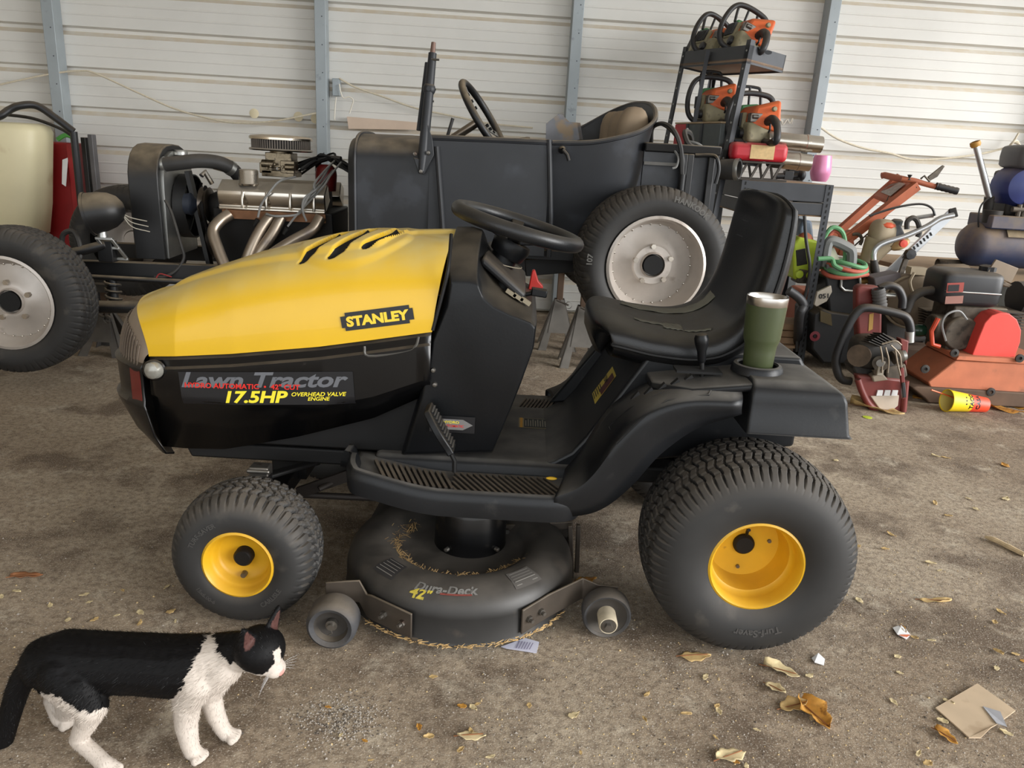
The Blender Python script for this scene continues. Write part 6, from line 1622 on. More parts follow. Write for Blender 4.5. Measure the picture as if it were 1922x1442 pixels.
MB().tube(smooth_path([PY(1775, 640, YE-.02), PY(1768, 610, YE-.03), PY(1778, 590, YE-.03), PY(1800, 584, YE-.02), PY(1815, 600, YE-.02)], 5), .006, 6).build('pull_cord', m_wire, cp)
orp = PY(1757, 615, YE)
MB().tube([orp+V((0, 0, .05)), orp+V((-.02, 0, -.02)), orp+V((0, 0, -.09)), orp+V((.04, 0, -.1))], .012, 8).build('linkage_bar', M('linkage_orange', (206, 74, 40), .5), cp)
for k, (pa_, pb_, pc_, pd_) in enumerate((((1853, 512), (1870, 487), (1912, 504), (1898, 532)), ((1846, 520), (1855, 516), (1900, 535), (1894, 540)))):
    yy = YE+.08+.02*k
    slabY([pa_, pb_, pc_, pd_], yy, .012).build('guard_plate', M('plate_tan', (130, 116, 100), .6, .3), cp, bevel=.002)
MB().tube(smooth_path([PY(1700, 585, YE+.1), PY(1712, 560, YE+.1), PY(1735, 547, YE+.1), PY(1775, 546, YE+.1)], 5), .024, 10).build('compactor_handle', m_gdark, cp)
MB().cyl(PY(1757, 546, YE+.1), PY(1768, 546, YE+.1), .0255, n=14).build('handle_tape', M('tape_red', (206, 60, 56), .5), cp)

# ---- cut-off saw, dark red
YS = 3.66
cs = thing('cut_off_saw', PY(1690, 784, YS), 'old dark red cut-off saw standing on its handle beside the taco cup', 'cut-off saw')
hp = [(1597, 716), (1580, 712), (1571, 695), (1570, 668), (1588, 620), (1608, 587), (1630, 578), (1685, 589), (1703, 599), (1709, 620), (1708, 642)]
MB().tube(smooth_path([PY(x, y, YS+.10-.0*i) for i, (x, y) in enumerate(hp)], 5), .021, 10).build('front_handle', m_tube, cs)
MB().cyl(PY(1708, 622, YS+.10), PY(1707, 642, YS+.10), .0225, n=12).build('handle_end', m_alu, cs)
slabY([(1608, 540), (1618, 535), (1650, 538), (1657, 548), (1656, 630), (1640, 650), (1612, 656), (1608, 600)], YS+.16, .06).build('cutting_arm', m_dred, cs, bevel=.014, seg=3)
slabY([(1632, 590), (1640, 588), (1638, 618), (1630, 622)], YS+.157, .004).build('arm_label', M('label_ochre', (170, 130, 60), .6), cs)
c0, c1 = PY(1648, 542, YS+.13), PY(1652, 572, YS+.13)
gp = MB(); gp.lathe([(.028, 0), (.033, .01)]+[(.034 if k % 2 else .030, .012+.008*k) for k in range(10)]+[(.028, .1), (0, .1)], c0, c1-c0, 16); gp.build('rubber_grip', M('grip_grey', (84, 82, 80), .7), cs)
MB().ell(PY(1640, 660, YS+.12), (.115, .09, .085), 18, 12, None, .55).build('engine_cover', m_gdark, cs, sharp=60)
MB().cyl(PY(1612, 668, YS+.03), PY(1622, 664, YS+.2), .055, .05, n=18).build('exhaust_can', M('can_rusty', (88, 74, 60), .7, .3, .3, 20), cs)
slabY([(1600, 690), (1625, 668), (1640, 700), (1660, 716), (1622, 718), (1606, 705)], YS+.06, .12).build('crank_case', m_gdark, cs, bevel=.012)
for k in range(6):
    a_, b_ = PY(1622+5*k, 640-3*k, YS+.04), PY(1646+5*k, 650-2*k, YS+.04)
    MB().beam(a_, b_, .09, .004, (0, .2, 1)).build('cylinder_fin', m_gdark, cs)
MB().cyl(PY(1652, 682, YS-.02), PY(1654, 684, YS+.1), .036, n=20).build('flywheel', m_grime, cs)
MB().cyl(PY(1652, 682, YS-.035), PY(1652, 682, YS-.02), .018, n=14).build('flywheel_nut', m_steel, cs)
MB().box(PY(1651, 690, YS-.01), (.034, .04, .075)).build('coil_pack', M('coil_pale', (150, 142, 128), .5, .3), cs, bevel=.004)
MB().cyl(PY(1676, 672, YS+.0), PY(1692, 668, YS+.0), .034, n=18).build('carburettor', m_grime, cs)
MB().cyl(PY(1692, 668, YS+.0), PY(1699, 667, YS+.0), .026, n=16).build('air_horn', m_alu, cs)
slabY([(1664, 690), (1700, 684), (1704, 706), (1688, 716), (1664, 712)], YS+.03, .08).build('carb_plate', m_grime, cs, bevel=.006)
slabY([(1636, 706), (1656, 700), (1668, 714), (1640, 718)], YS+.0, .05).build('clutch_plate', M('plate_dust', (140, 128, 112), .6, .3), cs, bevel=.006)
R_ = rng(12)
m_rod = M('rod_pale', (128, 116, 100), .5, .4)
for pts in ([(1652, 650), (1656, 672), (1655, 700)], [(1662, 652), (1668, 676), (1666, 700)], [(1672, 648), (1688, 665), (1692, 690)], [(1680, 655), (1684, 680), (1690, 705)], [(1655, 646), (1680, 640), (1692, 648)]):
    MB().tube(smooth_path([PY(x, y, YS-.035) for x, y in pts], 4), .004, 6).build('linkage_rod', m_rod, cs)
lp = [(1610, 712), (1618, 735), (1632, 760), (1655, 777), (1680, 785), (1693, 778), (1697, 750), (1700, 715)]
rh = [PY(x, y, YS+.02) for x, y in lp]
MB().tube(smooth_path(rh, 5), .016, 10).build('rear_handle', m_dred, cs)
slabY([(1608, 704), (1692, 712), (1698, 742), (1692, 782), (1668, 785), (1640, 768), (1620, 742)], YS+.02, .06).build('rear_housing', m_dred, cs, bevel=.012)
slabY([(1634, 744), (1688, 742), (1686, 762), (1668, 777), (1650, 767)], YS+.012, .02).build('housing_panel', M('panel_pale', (190, 176, 160), .6, 0, .1), cs, bevel=.004)
for k in range(3):
    slabY([(1648+14*k, 733), (1658+14*k, 733), (1656+14*k, 743), (1645+14*k, 743)], YS+.012, .01).build('logo_mark', m_white, cs)
MB().beam(PY(1692, 690, YS-.02), PY(1696, 748, YS-.02), .018, .018, (0, 1, 0)).build('trigger_bar', m_dred, cs, bevel=.003)
MB().beam(PY(1695, 718, YS-.03), PY(1697, 746, YS-.03), .016, .014, (0, 1, 0)).build('throttle_trigger', m_sawblk, cs, bevel=.003)
slabY([(1690, 636), (1706, 640), (1702, 690), (1694, 668)], YS+.06, .05).build('side_cover', m_dred, cs, bevel=.005)
MB().tube(smooth_path([PY(1650, 542, YS+.22), PY(1668, 536, YS+.22), PY(1685, 542, YS+.22), PY(1694, 560, YS+.22), PY(1693, 578, YS+.22)], 5), .020, 10).build('top_handle', m_tube, cs)
MB().cyl(PY(1657, 554, YS+.24), PY(1680, 555, YS+.24), .012, n=10).build('cross_bar', m_alu, cs)

# ---- dusty round engine (recoil side) behind it
YD = 4.36
de = thing('dusty_engine', PY(1715, 650, YD), 'dusty brown small engine with round recoil housing behind the cut-off saw', 'engine')
c = PY(1718, 568, YD); 
MB().lathe([(0, -.03), (.05, -.028), (.12, -.02), (.145, 0), (.15, .03), (.15, .10), (.10, .12)], c, (.25, 1, .1), 32).build('recoil_housing', M('dusty_tan', (122, 108, 90), .8, 0, .15, 10), de)
MB().tube([c+V((math.cos(2*PI*k/28)*.152, .02-math.cos(2*PI*k/28)*.04, math.sin(2*PI*k/28)*.152)) for k in range(28)], .008, 6, closed=True).build('housing_rim', M('rim_tan', (150, 136, 114), .7), de)
slabY([(1655, 552), (1660, 530), (1740, 512), (1760, 525), (1758, 640), (1660, 650)], YD+.10, .12).build('engine_body', m_gdark, de, bevel=.02)
MB().box(PY(1720, 508, YD+.03), (.09, .06, .04)).tube(smooth_path([PY(1716, 512, YD-.02), PY(1708, 530, YD-.03), PY(1715, 552, YD-.03), PY(1724, 556, YD-.02)], 5), .008, 6).build('strap_clip', M('strap_tan', (160, 146, 122), .7), de)
slabY([(1640, 522), (1690, 512), (1694, 530), (1645, 545)], YD+.05, .12).build('shroud', M('shroud_purple_grey', (104, 98, 100), .7), de, bevel=.006)
mb = MB()
for k in range(7): mb.box(PY(1748, 582+k*5, YD-.10), (.10, .1, .006))
mb.build('cylinder_fins', m_grime, de); 
MB().cyl(PY(1763, 575, YD-.1), PY(1763, 585, YD-.1), .012, n=8).cyl(PY(1763, 568, YD-.1), PY(1763, 577, YD-.1), .007, n=8).build('spark_plug', m_white, de)
gl = thing('green_bottle', PY(1735, 625, YD-.25), 'small dark bottle and clear glass knob on the pile behind the saw', 'bottle')
q = PY(1725, 620, YD-.25)
MB().ell(q, (.06, .04, .035), 14, 10).build('bottle_body', M('bottle_green', (28, 60, 44), .2, 0, .1), gl)
MB().ell(PY(1742, 620, YD-.25), (.035, .03, .03), 14, 10).build('bottle_cap', M('cap_clear', (150, 158, 160), .15, .3), gl)
stub = PY(1712, 690, YD-.25)
# support crate below the pile so that the engine stands on something
cr = thing('engine_crate', (PY(1715, 640, YD+.1).x, YD+.1, 0), 'low dark crate carrying the dusty round engine', 'crate')
hc_ = PY(1715, 650, YD+.1).z
MB().box((PY(1715, 640, YD+.1).x, YD+.12, max(.05, hc_)/2), (.36, .20, max(.05, hc_))).build('crate_box', m_brn, cr, bevel=.006)

# ---- black box with handle: battery charger / welder
YW = 4.42
wb = thing('welder_box', PY(1575, 680, YW), 'tall black welder case with grey framed face beside the rack post', 'welder')
slabY([(1528, 590), (1545, 580), (1560, 586), (1618, 594), (1622, 684), (1545, 682), (1524, 655)], YW, .34).build('case', M('case_black', (32, 33, 35), .5, 0, .12, 8, dust=(130, 112, 80), damt=.4), wb, bevel=.01)
slabY([(1550, 520), (1613, 522), (1622, 600), (1610, 660), (1570, 655), (1556, 590)], YW+.05, .26).build('upper_case', MATS['case_black'], wb, bevel=.014)
fr_ = [(1580, 516), (1596, 511), (1613, 515), (1615, 538), (1607, 547), (1585, 545), (1578, 538)]
P_ = [PY(x, y, YW+.03) for x, y in fr_]
MB().tube(P_, .008, 8, closed=True).build('face_frame', m_alu, wb)
MB().slab([PY(x, y, YW+.036) for x, y in fr_], (0, .02, 0)).build('face_plate', m_slot, wb)
c = PY(1529, 631, YW-.004); MB().lathe([(.012, 0), (.030, .002), (.030, .006), (.014, .008), (.012, .002)], c, (0, -1, 0), 18).build('knob_mark', M('mark_red', (120, 40, 50), .6), wb)
slabY([(1540, 583), (1560, 590), (1562, 612), (1540, 604)], YW-.012, .02).build('tape_strip', M('strip_olive', (92, 80, 52), .7), wb)
hd = thing('grey_tester', PY(1575, 512, YW+.1), 'grey plastic handled tester standing on the black welder case', 'tester')
hp = [PY(x, y, YW+.12) for x, y in ((1548, 500), (1553, 462), (1562, 452), (1590, 464), (1599, 475), (1597, 510))]
rings = []
mbh = MB().tube(smooth_path(hp, 5), .030, 8); mbh.build('handle', M('tester_grey', (112, 114, 112), .6, 0, .1, 14, dust=DUST, damt=.3), hd)
slabY([(1552, 496), (1600, 502), (1598, 514), (1552, 512)], YW+.06, .14).build('base', MATS['tester_grey'], hd, bevel=.01)
slabY([(1556, 468), (1566, 465), (1576, 488), (1562, 492)], YW+.14, .02).build('paper_tag', M('tag_paper', (206, 204, 180), .7), hd)
ho = thing('welding_hose', PY(1590, 505, YW), 'coiled red and green twin welding hose around the grey tester', 'hose')
m_hg = M('hose_green_pale', (96, 150, 104), .6); m_hr = M('hose_red_pale', (196, 100, 80), .6)
cc = PY(1588, 500, YW+.1)
for k, (m_, dz) in enumerate(((m_hg, .018), (m_hr, -.004), (m_hg, -.026), (m_hr, -.045))):
    MB().tube([cc+V((math.cos(2*PI*j/28)*(.105+.006*k), math.sin(2*PI*j/28)*.10, dz+.012*math.sin(2*PI*j/28*2+k))) for j in range(28)], .013, 8, closed=True).build('hose_loop', m_, ho)
MB().tube(smooth_path([PY(1535, 486, YW), PY(1560, 486, YW), PY(1566, 498, YW-.02), PY(1580, 506, YW-.03)], 5), .013, 8).build('hose_end', m_hg, ho)
MB().tube(smooth_path([PY(1545, 450, YW+.2), PY(1560, 428, YW+.2), PY(1578, 432, YW+.2), PY(1586, 452, YW+.2), PY(1586, 490, YW+.15)], 5), .013, 8).build('hose_end', m_hg, ho)
MB().tube(smooth_path([PY(1550, 452, YW+.22), PY(1566, 434, YW+.22), PY(1578, 442, YW+.22), PY(1583, 462, YW+.2)], 5), .011, 8).build('hose_end', m_hr, ho)
bv = thing('brass_valve', PY(1625, 532, YW+.1), 'brass valve with curved grey blade guard beside the welder case', 'valve')
MB().cyl(PY(1614, 529, YW+.1), PY(1632, 527, YW+.1), .02, .014, n=12).build('valve_body', M('brass', (176, 140, 80), .4, .8, .1), bv)
MB().lathe([(.02, 0), (.12, .004), (.125, .02), (.02, .03)], PY(1612, 530, YW+.2), (-.5, -1, .1), 30, a0=0, a1=PI).build('blade_guard', M('guard_tan', (110, 92, 76), .6, .3), bv)

# ---- lime green chainsaw behind the rack post
YG = 4.62
m_lime = M('saw_lime', (186, 208, 60), .5, 0, .1, 14, dust=DUST, damt=.2)
lg = thing('lime_chainsaw', PY(1520, 545, YG), 'lime green chainsaw hanging behind the slotted rack post', 'chainsaw')
slabY([(1488, 458), (1500, 445), (1535, 452), (1548, 470), (1540, 505), (1520, 528), (1490, 525)], YG, .16).build('body', m_lime, lg, bevel=.015, seg=3)
MB().tube(smooth_path([PY(x, y, YG+.04) for x, y in ((1522, 455), (1545, 475), (1556, 498), (1554, 522), (1545, 528))], 5), .02, 8).build('rear_handle', m_lime, lg)
slabY([(1500, 505), (1540, 512), (1546, 535), (1495, 532)], YG-.01, .12).build('lower_case', m_grime, lg, bevel=.01)
slabY([(1494, 470), (1512, 466), (1516, 496), (1496, 500)], YG-.004, .01).build('cover_recess', m_gdark, lg, bevel=.003)
for q in ((1500, 515), (1521, 517)):
    c = PY(*q, YG-.012); MB().lathe([(0, .012), (.022, .01), (.026, 0)], c, (0, -1, 0), 14).build('tank_cap', m_lime, lg)
MB().ell(PY(1510, 452, YG+.06), (.05, .05, .05), 12, 8).build('orange_cover', M('cover_orange_faded', (186, 110, 80), .6), lg)
tg = thing('saw_plate', PY(1545, 572, YG-.06), 'grey metal saw cover plate marked 051 hanging below the lime saw', 'plate')
slabY([(1534, 548), (1560, 536), (1562, 548), (1552, 566), (1533, 576), (1528, 572)], YG-.27, .02).build('plate', M('plate_light', (172, 164, 150), .55, .3, .1, 14), tg, bevel=.003)
lay(fit(text_mb('051', 1, .03), .055, .028), PY(1546, 556, YG-.273), (1, 0, .12), (0, 0, 1)).build('plate_digits', m_decal, tg)
hz = MB().tube(smooth_path([PY(1480, 545, YG-.3), PY(1500, 560, YG-.3), PY(1508, 575, YG-.3), PY(1500, 595, YG-.3), PG(1495, 670)+V((0, 0, .03))], 6), .026, 10)
tag(hz.build('ribbed_hose', M('ribbed_hose', (48, 48, 50), .5, 0, .1)), 'bent dark grey flexible hose behind the seat back', 'hose')
hz = MB().tube(smooth_path([PY(1510, 405, YG-.1), PY(1513, 450, YG-.1), PY(1520, 500, YG-.1), PY(1515, 540, YG-.1), PY(1500, 600, YG-.1), PY(1495, 660, YG-.1)], 6), .010, 8)
tag(hz.build('hanging_cable', m_hose), 'thin grey cable hanging from the low rack worktop', 'cable')
bk = thing('blue_jug', PY(1525, 470, YG+.3), 'pale blue grey plastic jug behind the rack post', 'jug')
slabY([(1500, 428), (1508, 412), (1525, 415), (1530, 470), (1500, 470)], YG+.26, .14).build('jug_body', M('jug_blue', (110, 122, 138), .5), bk, bevel=.015)

# ---- orange tiller handles against the wall
YT = 4.80
m_til = M('tiller_orange', (178, 100, 70), .55, 0, .12, 9, dust=(150, 96, 70), damt=.5)
tl_ = thing('garden_tiller', PY(1560, 620, YT), 'faded orange garden tiller with long twin handle bars leaning by the wall', 'tiller')
def bar(p0, p1, Y0, Y1, w, h, nm, m=m_til): return MB().beam(PY(*p0, Y0), PY(*p1, Y1), w, h, (0, -.3, 1)).build(nm, m, tl_, bevel=.003)
bar((1500, 500), (1690, 332), YT+.25, YT+.20, .03, .055, 'handle_bar'); bar((1530, 495), (1722, 347), YT, YT-.05, .035, .062, 'handle_bar')
pq = [PY(1668, 345, YT+.17), PY(1698, 336, YT+.17), PY(1712, 342, YT-.02), PY(1668, 378, YT-.02), PY(1640, 366, YT+.17)]
MB().slab(pq, (0, 0, -.02)).build('handle_plate', m_til, tl_, bevel=.003)
pc_ = (pq[0]+pq[1]+pq[2]+pq[3]+pq[4])/5; n_ = (pq[1]-pq[0]).cross(pq[3]-pq[0]).normalized(); n_ = n_ if n_.z > 0 else -n_
MB().add([p.lerp(pc_, .35)+n_*.004 for p in pq], [(0, 1, 2, 3, 4)]).build('plate_label', M('label_faded', (176, 172, 164), .6, 0, .2, 60), tl_)
MB().tube([PY(1655, 330, YT+.2), PY(1660, 329, YT+.2), PY(1700, 338, YT-.03)], .02, 10).build('handle_cross_bar', m_til, tl_)
MB().tube(smooth_path([PY(1692, 336, YT-.03), PY(1715, 339, YT-.05), PY(1735, 345, YT-.06), PY(1762, 352, YT-.08)], 4), .016, 10).build('grip_tube', m_til, tl_)
g0, g1 = PY(1756, 349, YT-.08), PY(1792, 358, YT-.10)
MB().lathe([(.018, 0), (.022, .004)]+[(.022 if k % 2 else .019, .008+.012*k) for k in range(10)]+[(.02, .128), (0, .13)], g0, g1-g0, 14).build('rubber_grip', m_sawblk, tl_)
slabY([(1745, 340), (1742, 332), (1770, 310), (1774, 312), (1760, 332)], YT-.07, .012).build('clutch_lever', m_grime, tl_, bevel=.003)
MB().tube([PY(1745, 341, YT-.07), PY(1735, 330, YT-.07), PY(1728, 336, YT-.06)], .006, 6).build('lever_pivot', m_grime, tl_)
MB().lathe([(.012, 0), (.005, .012), (.014, .03), (0, .032)], PY(1706, 338, YT-.05), (0, 0, 1), 12).build('throttle_knob', m_sawblk, tl_)
MB().tube([PY(1728, 342, YT-.06), PY(1695, 364, YT-.04), PY(1655, 415, YT-.02), PY(1600, 465, YT)], .005, 6).build('control_cable', m_grime, tl_)
MB().tube([PY(1720, 350, YT-.06), PY(1700, 362, YT-.04), PY(1695, 368, YT-.04)], .010, 6).build('cable_end', m_grime, tl_)
MB().tube([PY(1668, 368, YT), PY(1655, 400, YT), PY(1632, 440, YT)], .003, 5).build('control_rod', m_grime, tl_)
slabY([(1580, 440), (1600, 432), (1604, 460), (1592, 482), (1575, 480)], YT-.03, .06).build('handle_bracket', m_til, tl_, bevel=.004)
MB().tube(smooth_path([PY(1600, 440, YT-.04), PY(1612, 440, YT-.05), PY(1618, 450, YT-.05), PY(1614, 460, YT-.05)], 4), .010, 8).build('hook', m_grime, tl_)
xb_ = PY(1540, 500, YT).x+.26
MB().box((xb_-.05, YT+.38, .22), (.4, .26, .28)).build('tiller_body', m_til, tl_, bevel=.02)
MB().beam((xb_-.05, YT+.30, .30), PY(1530, 495, YT), .04, .06).build('tiller_arm', m_til, tl_)
for s in (-.17, .17): MB().lathe([(.05, -.03), (.12, -.035), (.125, 0), (.12, .035), (.05, .03)], (xb_-.05, YT+.38+s, .125), (0, 1, 0), 24, closed=True).build('tiller_wheel', m_tyre, tl_)

# ---- trimmer style power tool with bent silver handle bar
YP = 4.62
pt2 = thing('power_head', PY(1650, 560, YP), 'grey and orange engine tool with bent silver handle bar and slotted rail', 'power tool')
m_sil = M('bar_silver', (196, 198, 200), .3, .85, .06, 14)
MB().tube(smooth_path([PY(x, y, YP-.05) for x, y in ((1641, 500), (1640, 478), (1646, 465), (1662, 455), (1700, 443), (1740, 425), (1765, 410), (1790, 404))], 5), .016, 10).build('handle_bar', m_sil, pt2)
MB().tube([PY(1640, 488, YP-.05), PY(1642, 505, YP-.05), PY(1646, 525, YP-.05)], [.02, .024, .022], 10).build('grip', m_gdark, pt2)
MB().beam(PY(1640, 540, YP+.08), PY(1790, 396, YP+.02), .05, .02, (0, -1, .3)).build('slide_rail', m_sil, pt2, bevel=.002)
MB().beam(PY(1782, 402, YP+.01), PY(1796, 398, YP+.0), .055, .03, (0, -1, .3)).build('rail_end', m_gdark, pt2, bevel=.004)
rl = MB().slab([PY(x, y, YP-.02) for x, y in ((1692, 485), (1697, 478), (1748, 430), (1757, 434), (1755, 442), (1700, 488))], (0, .012, 0)).build('slotted_plate', m_sil, pt2)
sl_ = MB()
for k in range(8):
    c = PY(1704+k*6.2, 476-k*5.2, YP-.023); sl_.box(c, (.008, .004, .020), Matrix.Rotation(-.6, 3, 'Y'))
q = sl_.build('plate_slots', m_slot, rl); q['kind'] = 'stuff'
MB().ell(PY(1655, 440, YP+.06), (.07, .08, .09), 16, 12, None, .7).build('engine_cover', M('cover_beige', (168, 152, 126), .6, 0, .12, 12, dust=DUST, damt=.4), pt2)
MB().ell(PY(1662, 424, YP+.04), (.06, .06, .03), 14, 8).build('orange_cap', M('cap_orange', (206, 92, 60), .5), pt2)
slabY([(1655, 435), (1690, 420), (1700, 440), (1690, 462), (1665, 465)], YP-.0, .12).build('air_box', M('airbox_grey', (92, 94, 98), .55), pt2, bevel=.012)
MB().lathe([(.03, 0), (.034, .03), (.02, .04), (0, .04)], PY(1682, 424, YP+.04), (0, 0, 1), 14).build('fuel_cap', m_tb, pt2)
MB().ell(PY(1688, 458, YP+.02), (.06, .05, .035), 14, 8, Matrix.Rotation(-.5, 3, 'Y')).build('fuel_tank', M('tank_amber', (196, 160, 110), .4), pt2)
MB().lathe([(.022, 0), (.022, .02), (0, .022)], PY(1694, 457, YP-.05), (0, -1, 0), 12).build('red_cap', M('cap_red', (206, 70, 50), .5), pt2)
MB().lathe([(.085, 0), (.05, .12), (.028, .2), (.02, .26)], PY(1650, 455, YP+.06), PY(1625, 495, YP+.06)-PY(1650, 455, YP+.06), 20).build('clutch_cone', MATS['cover_beige'], pt2)
MB().tube(smooth_path([PY(1702, 430, YP-.03), PY(1703, 416, YP-.03), PY(1713, 409, YP-.03), PY(1722, 416, YP-.03), PY(1726, 435, YP-.03), PY(1722, 445, YP-.03)], 5), .015, 8).build('loop_handle', m_gdark, pt2)
c = PY(1708, 477, YP-.05); MB().lathe([(.0, .02), (.03, .018), (.034, 0), (.03, -.02)], c, (0, -1, 0), 8).build('lock_knob', m_sawblk, pt2)
MB().beam(PY(1702, 482, YP-.02), PY(1690, 515, YP-.02), .03, .02, (0, 1, 0)).build('support_leg', m_grime, pt2, bevel=.003)
MB().tube(smooth_path([PY(1632, 405, YP+.05), PY(1680, 390, YP+.05), PY(1725, 383, YP+.05), PY(1748, 390, YP+.04), PY(1755, 405, YP+.03)], 6), .007, 6).build('throttle_cable', m_sawblk, pt2)
MB().tube([PY(1700, 412, YP+.1), PY(1752, 404, YP+.06)], .012, 8).build('rear_bar', m_sil, pt2)
MB().tube([PY(1646, 545, YP), PY(1700, 520, YP+.1), PY(1720, 545, YP)], .02, 8).build('lower_frame', m_gdark, pt2)
xx = PY(1660, 545, YP); MB().box((xx.x, YP+.09, xx.z/2), (.3, .08, xx.z)).build('machine_base', m_gdark, pt2, bevel=.01)

# ---- low plywood bench with blue air compressor
bz = PT(1750, 492, 5.2).z
bn = thing('plywood_bench', PG(1800, 640), 'low bench with worn plywood top against the back wall', 'bench')
by0 = PG(1790, 527, bz).y; by1 = WP(1800, 490).y-.20
bx0, bx1 = PG(1668, 500, bz).x, 4.3
MB().slab([(bx0, by1, bz), (bx0+.12, 5.0, bz), (bx0+.55, by0, bz), (bx1, by0, bz), (bx1, by1, bz)], (0, 0, -.03)).build('bench_top', M('plywood_worn', (150, 126, 98), .8, 0, .15, 6), bn, bevel=.003)
for x, y in ((bx0+.62, by0+.05), (bx1-.1, by0+.05), (bx0+.1, by1-.08), (bx1-.1, by1-.08)): MB().box((x, y, (bz-.03)/2), (.07, .07, bz-.03)).build('bench_leg', m_brn, bn)
m_blu = M('compressor_blue', (42, 54, 84), .5, .0, .15, 9, dust=(146, 124, 96), damt=1., dlo=-.5, spots=((92, 86, 76), 8, .58, .6))
TC = PT(1850, 475, 4.75); TR = .135
ac_ = thing('air_compressor', (TC.x+.3, TC.y, bz), 'dusty blue air compressor with engine on the plywood bench', 'air compressor')
TCz = bz+TR+.035
ty_ = TC.y+.02
t0 = PY(1800, 475, ty_); 
prof = [(0, 0), (.05, .004), (.10, .022), (.128, .055), (TR, .09), (TR, .95), (.128, .985), (0, 1.03)]
MB().lathe(prof, (t0.x, ty_, TCz), (1, .05, 0), 36).build('air_tank', m_blu, ac_)
for dx in (.25, .8): MB().box((t0.x+dx, ty_, bz+.03), (.06, .26, .06)).build('tank_foot', m_gdark, ac_, bevel=.005)
lay(rect_mb(.16, .06), (t0.x+.28, ty_-TR*.78, TCz+TR*.64), (1, .05, 0), (0, .6, .78)).build('tank_label', M('label_dusty', (128, 112, 86), .7, 0, .15, 40), ac_)
zp = TCz+TR
MB().hexa([(t0.x+.08, ty_-.13, zp-.03), (t0.x+1, ty_-.13, zp-.03), (t0.x+1, ty_+.13, zp-.03), (t0.x+.08, ty_+.13, zp-.03), (t0.x+.08, ty_-.13, zp+.05), (t0.x+1, ty_-.13, zp+.05), (t0.x+1, ty_+.13, zp+.05), (t0.x+.08, ty_+.13, zp+.05)]).build('deck', m_blu, ac_, bevel=.008)
MB().cyl((t0.x+.12, ty_-.05, zp+.0), (t0.x+.12, ty_-.05, zp+.075), .05, .056, n=20).build('drum', m_gdark, ac_)
ez = zp+.05
ex_ = PY(1900, 400, ty_).x
MB().lathe([(0, -.02), (.05, -.018), (.10, 0), (.12, .05), (.12, .16), (.05, .2)], (ex_-.02, ty_-.10, ez+.17), (-.35, -1, 0) if False else (0, 1, .0), 28).build('engine_recoil', M('engine_blue', (40, 52, 110), .4, 0, .12, 9, dust=DUST, damt=.5), ac_)
MB().box((ex_+.05, ty_+.05, ez+.13), (.26, .22, .26)).build('engine_block', m_gdark, ac_, bevel=.02)
MB().ell((ex_+.06, ty_-.01, ez+.34), (.17, .13, .07), 20, 10, None, .35).build('fuel_tank', M('tank_grey_dusty', (84, 84, 86), .5, .1, .12, 9, dust=(150, 146, 138), damt=.5), ac_, sharp=50)
MB().box((ex_+.12, ty_-.12, ez+.25), (.2, .05, .06)).build('engine_shroud', MATS['engine_blue'], ac_, bevel=.01)
g2 = MB()
for k in range(4): g2.cyl((t0.x+.24+.03*k, ty_-.10, ez), (t0.x+.24+.03*k, ty_-.10, ez+.07+.03*(k % 2)), .014, n=8)
g2.cyl((t0.x+.2, ty_-.1, ez+.04), (t0.x+.38, ty_-.1, ez+.04), .016, n=10); g2.build('pressure_fittings', m_grime, ac_)
MB().tube(smooth_path([PY(1838, 438, ty_-.05), PY(1836, 410, ty_-.06), PY(1842, 385, ty_-.06), PY(1858, 370, ty_-.06)], 5), .005, 6).build('fuel_line', m_sawblk, ac_)
pp0, pp1 = PY(1832, 275, ty_-.02), PY(1857, 370, ty_-.02)
MB().cyl(pp0, pp1, .018, .02, n=14).build('exhaust_pipe', m_sil, ac_)
MB().lathe([(.02, -.03), (.028, -.028), (.03, -.01), (.025, 0), (.019, -.026)], pp0, (pp1-pp0), 16).build('pipe_cap', M('cap_ochre', (190, 140, 60), .6), ac_)
MB().cyl(pp1, pp1+V((.03, .03, -.12)), .028, n=12).build('exhaust_elbow', m_gdark, ac_)
o = MB().cyl(PG(1775, 505, bz)+V((-.06, 0, .03)), PG(1775, 505, bz)+V((.09, .0, .03)), .03, n=20, caps=False).build('steel_pipe', m_grime, None, solid=.004); tag(o, 'short steel pipe lying on the plywood bench', 'pipe')
t = thing('motor_housing', PG(1790, 540, .0), 'dusty tan round motor housing behind the plate compactor', 'motor')
c = PY(1775, 530, 4.72)
MB().lathe([(0, -.1), (.08, -.1), (.11, -.06), (.115, .1), (.08, .14), (0, .14)], c, (1, .2, 0), 24).build('housing', MATS['dusty_tan'], t)
MB().box((c.x, 4.74, c.z/2-.03), (.2, .16, max(.1, c.z-.08))).build('housing_foot', m_gdark, t, bevel=.01)
# ================================================================ cup, tumbler, litter
tm = thing('steel_tumbler', CUPC+V((0, 0, -.010)), 'olive green insulated tumbler with steel rim in the tractor cup holder', 'tumbler')
TB = CUPC+V((0, 0, -.008))
m_olv = M('tumbler_olive', (64, 72, 44), .42, 0, .06, 14, bump=.04, bscale=260)
MB().lathe([(0, 0), (.032, 0), (.0345, .004), (.0365, .055), (.0375, .070), (.0415, .082), (.0430, .090), (.0470, .168)], TB, (0, 0, 1), 48).build('cup_body', m_olv, tm)
MB().lathe([(.0470, .168), (.0474, .169), (.0478, .186), (.0474, .1885), (.0460, .187), (.0445, .17), (.043, .15), (.035, .06), (0, .055)], TB, (0, 0, 1), 48).build('steel_rim', M('steel_brushed', (200, 196, 190), .25, 1., .05, 30), tm)
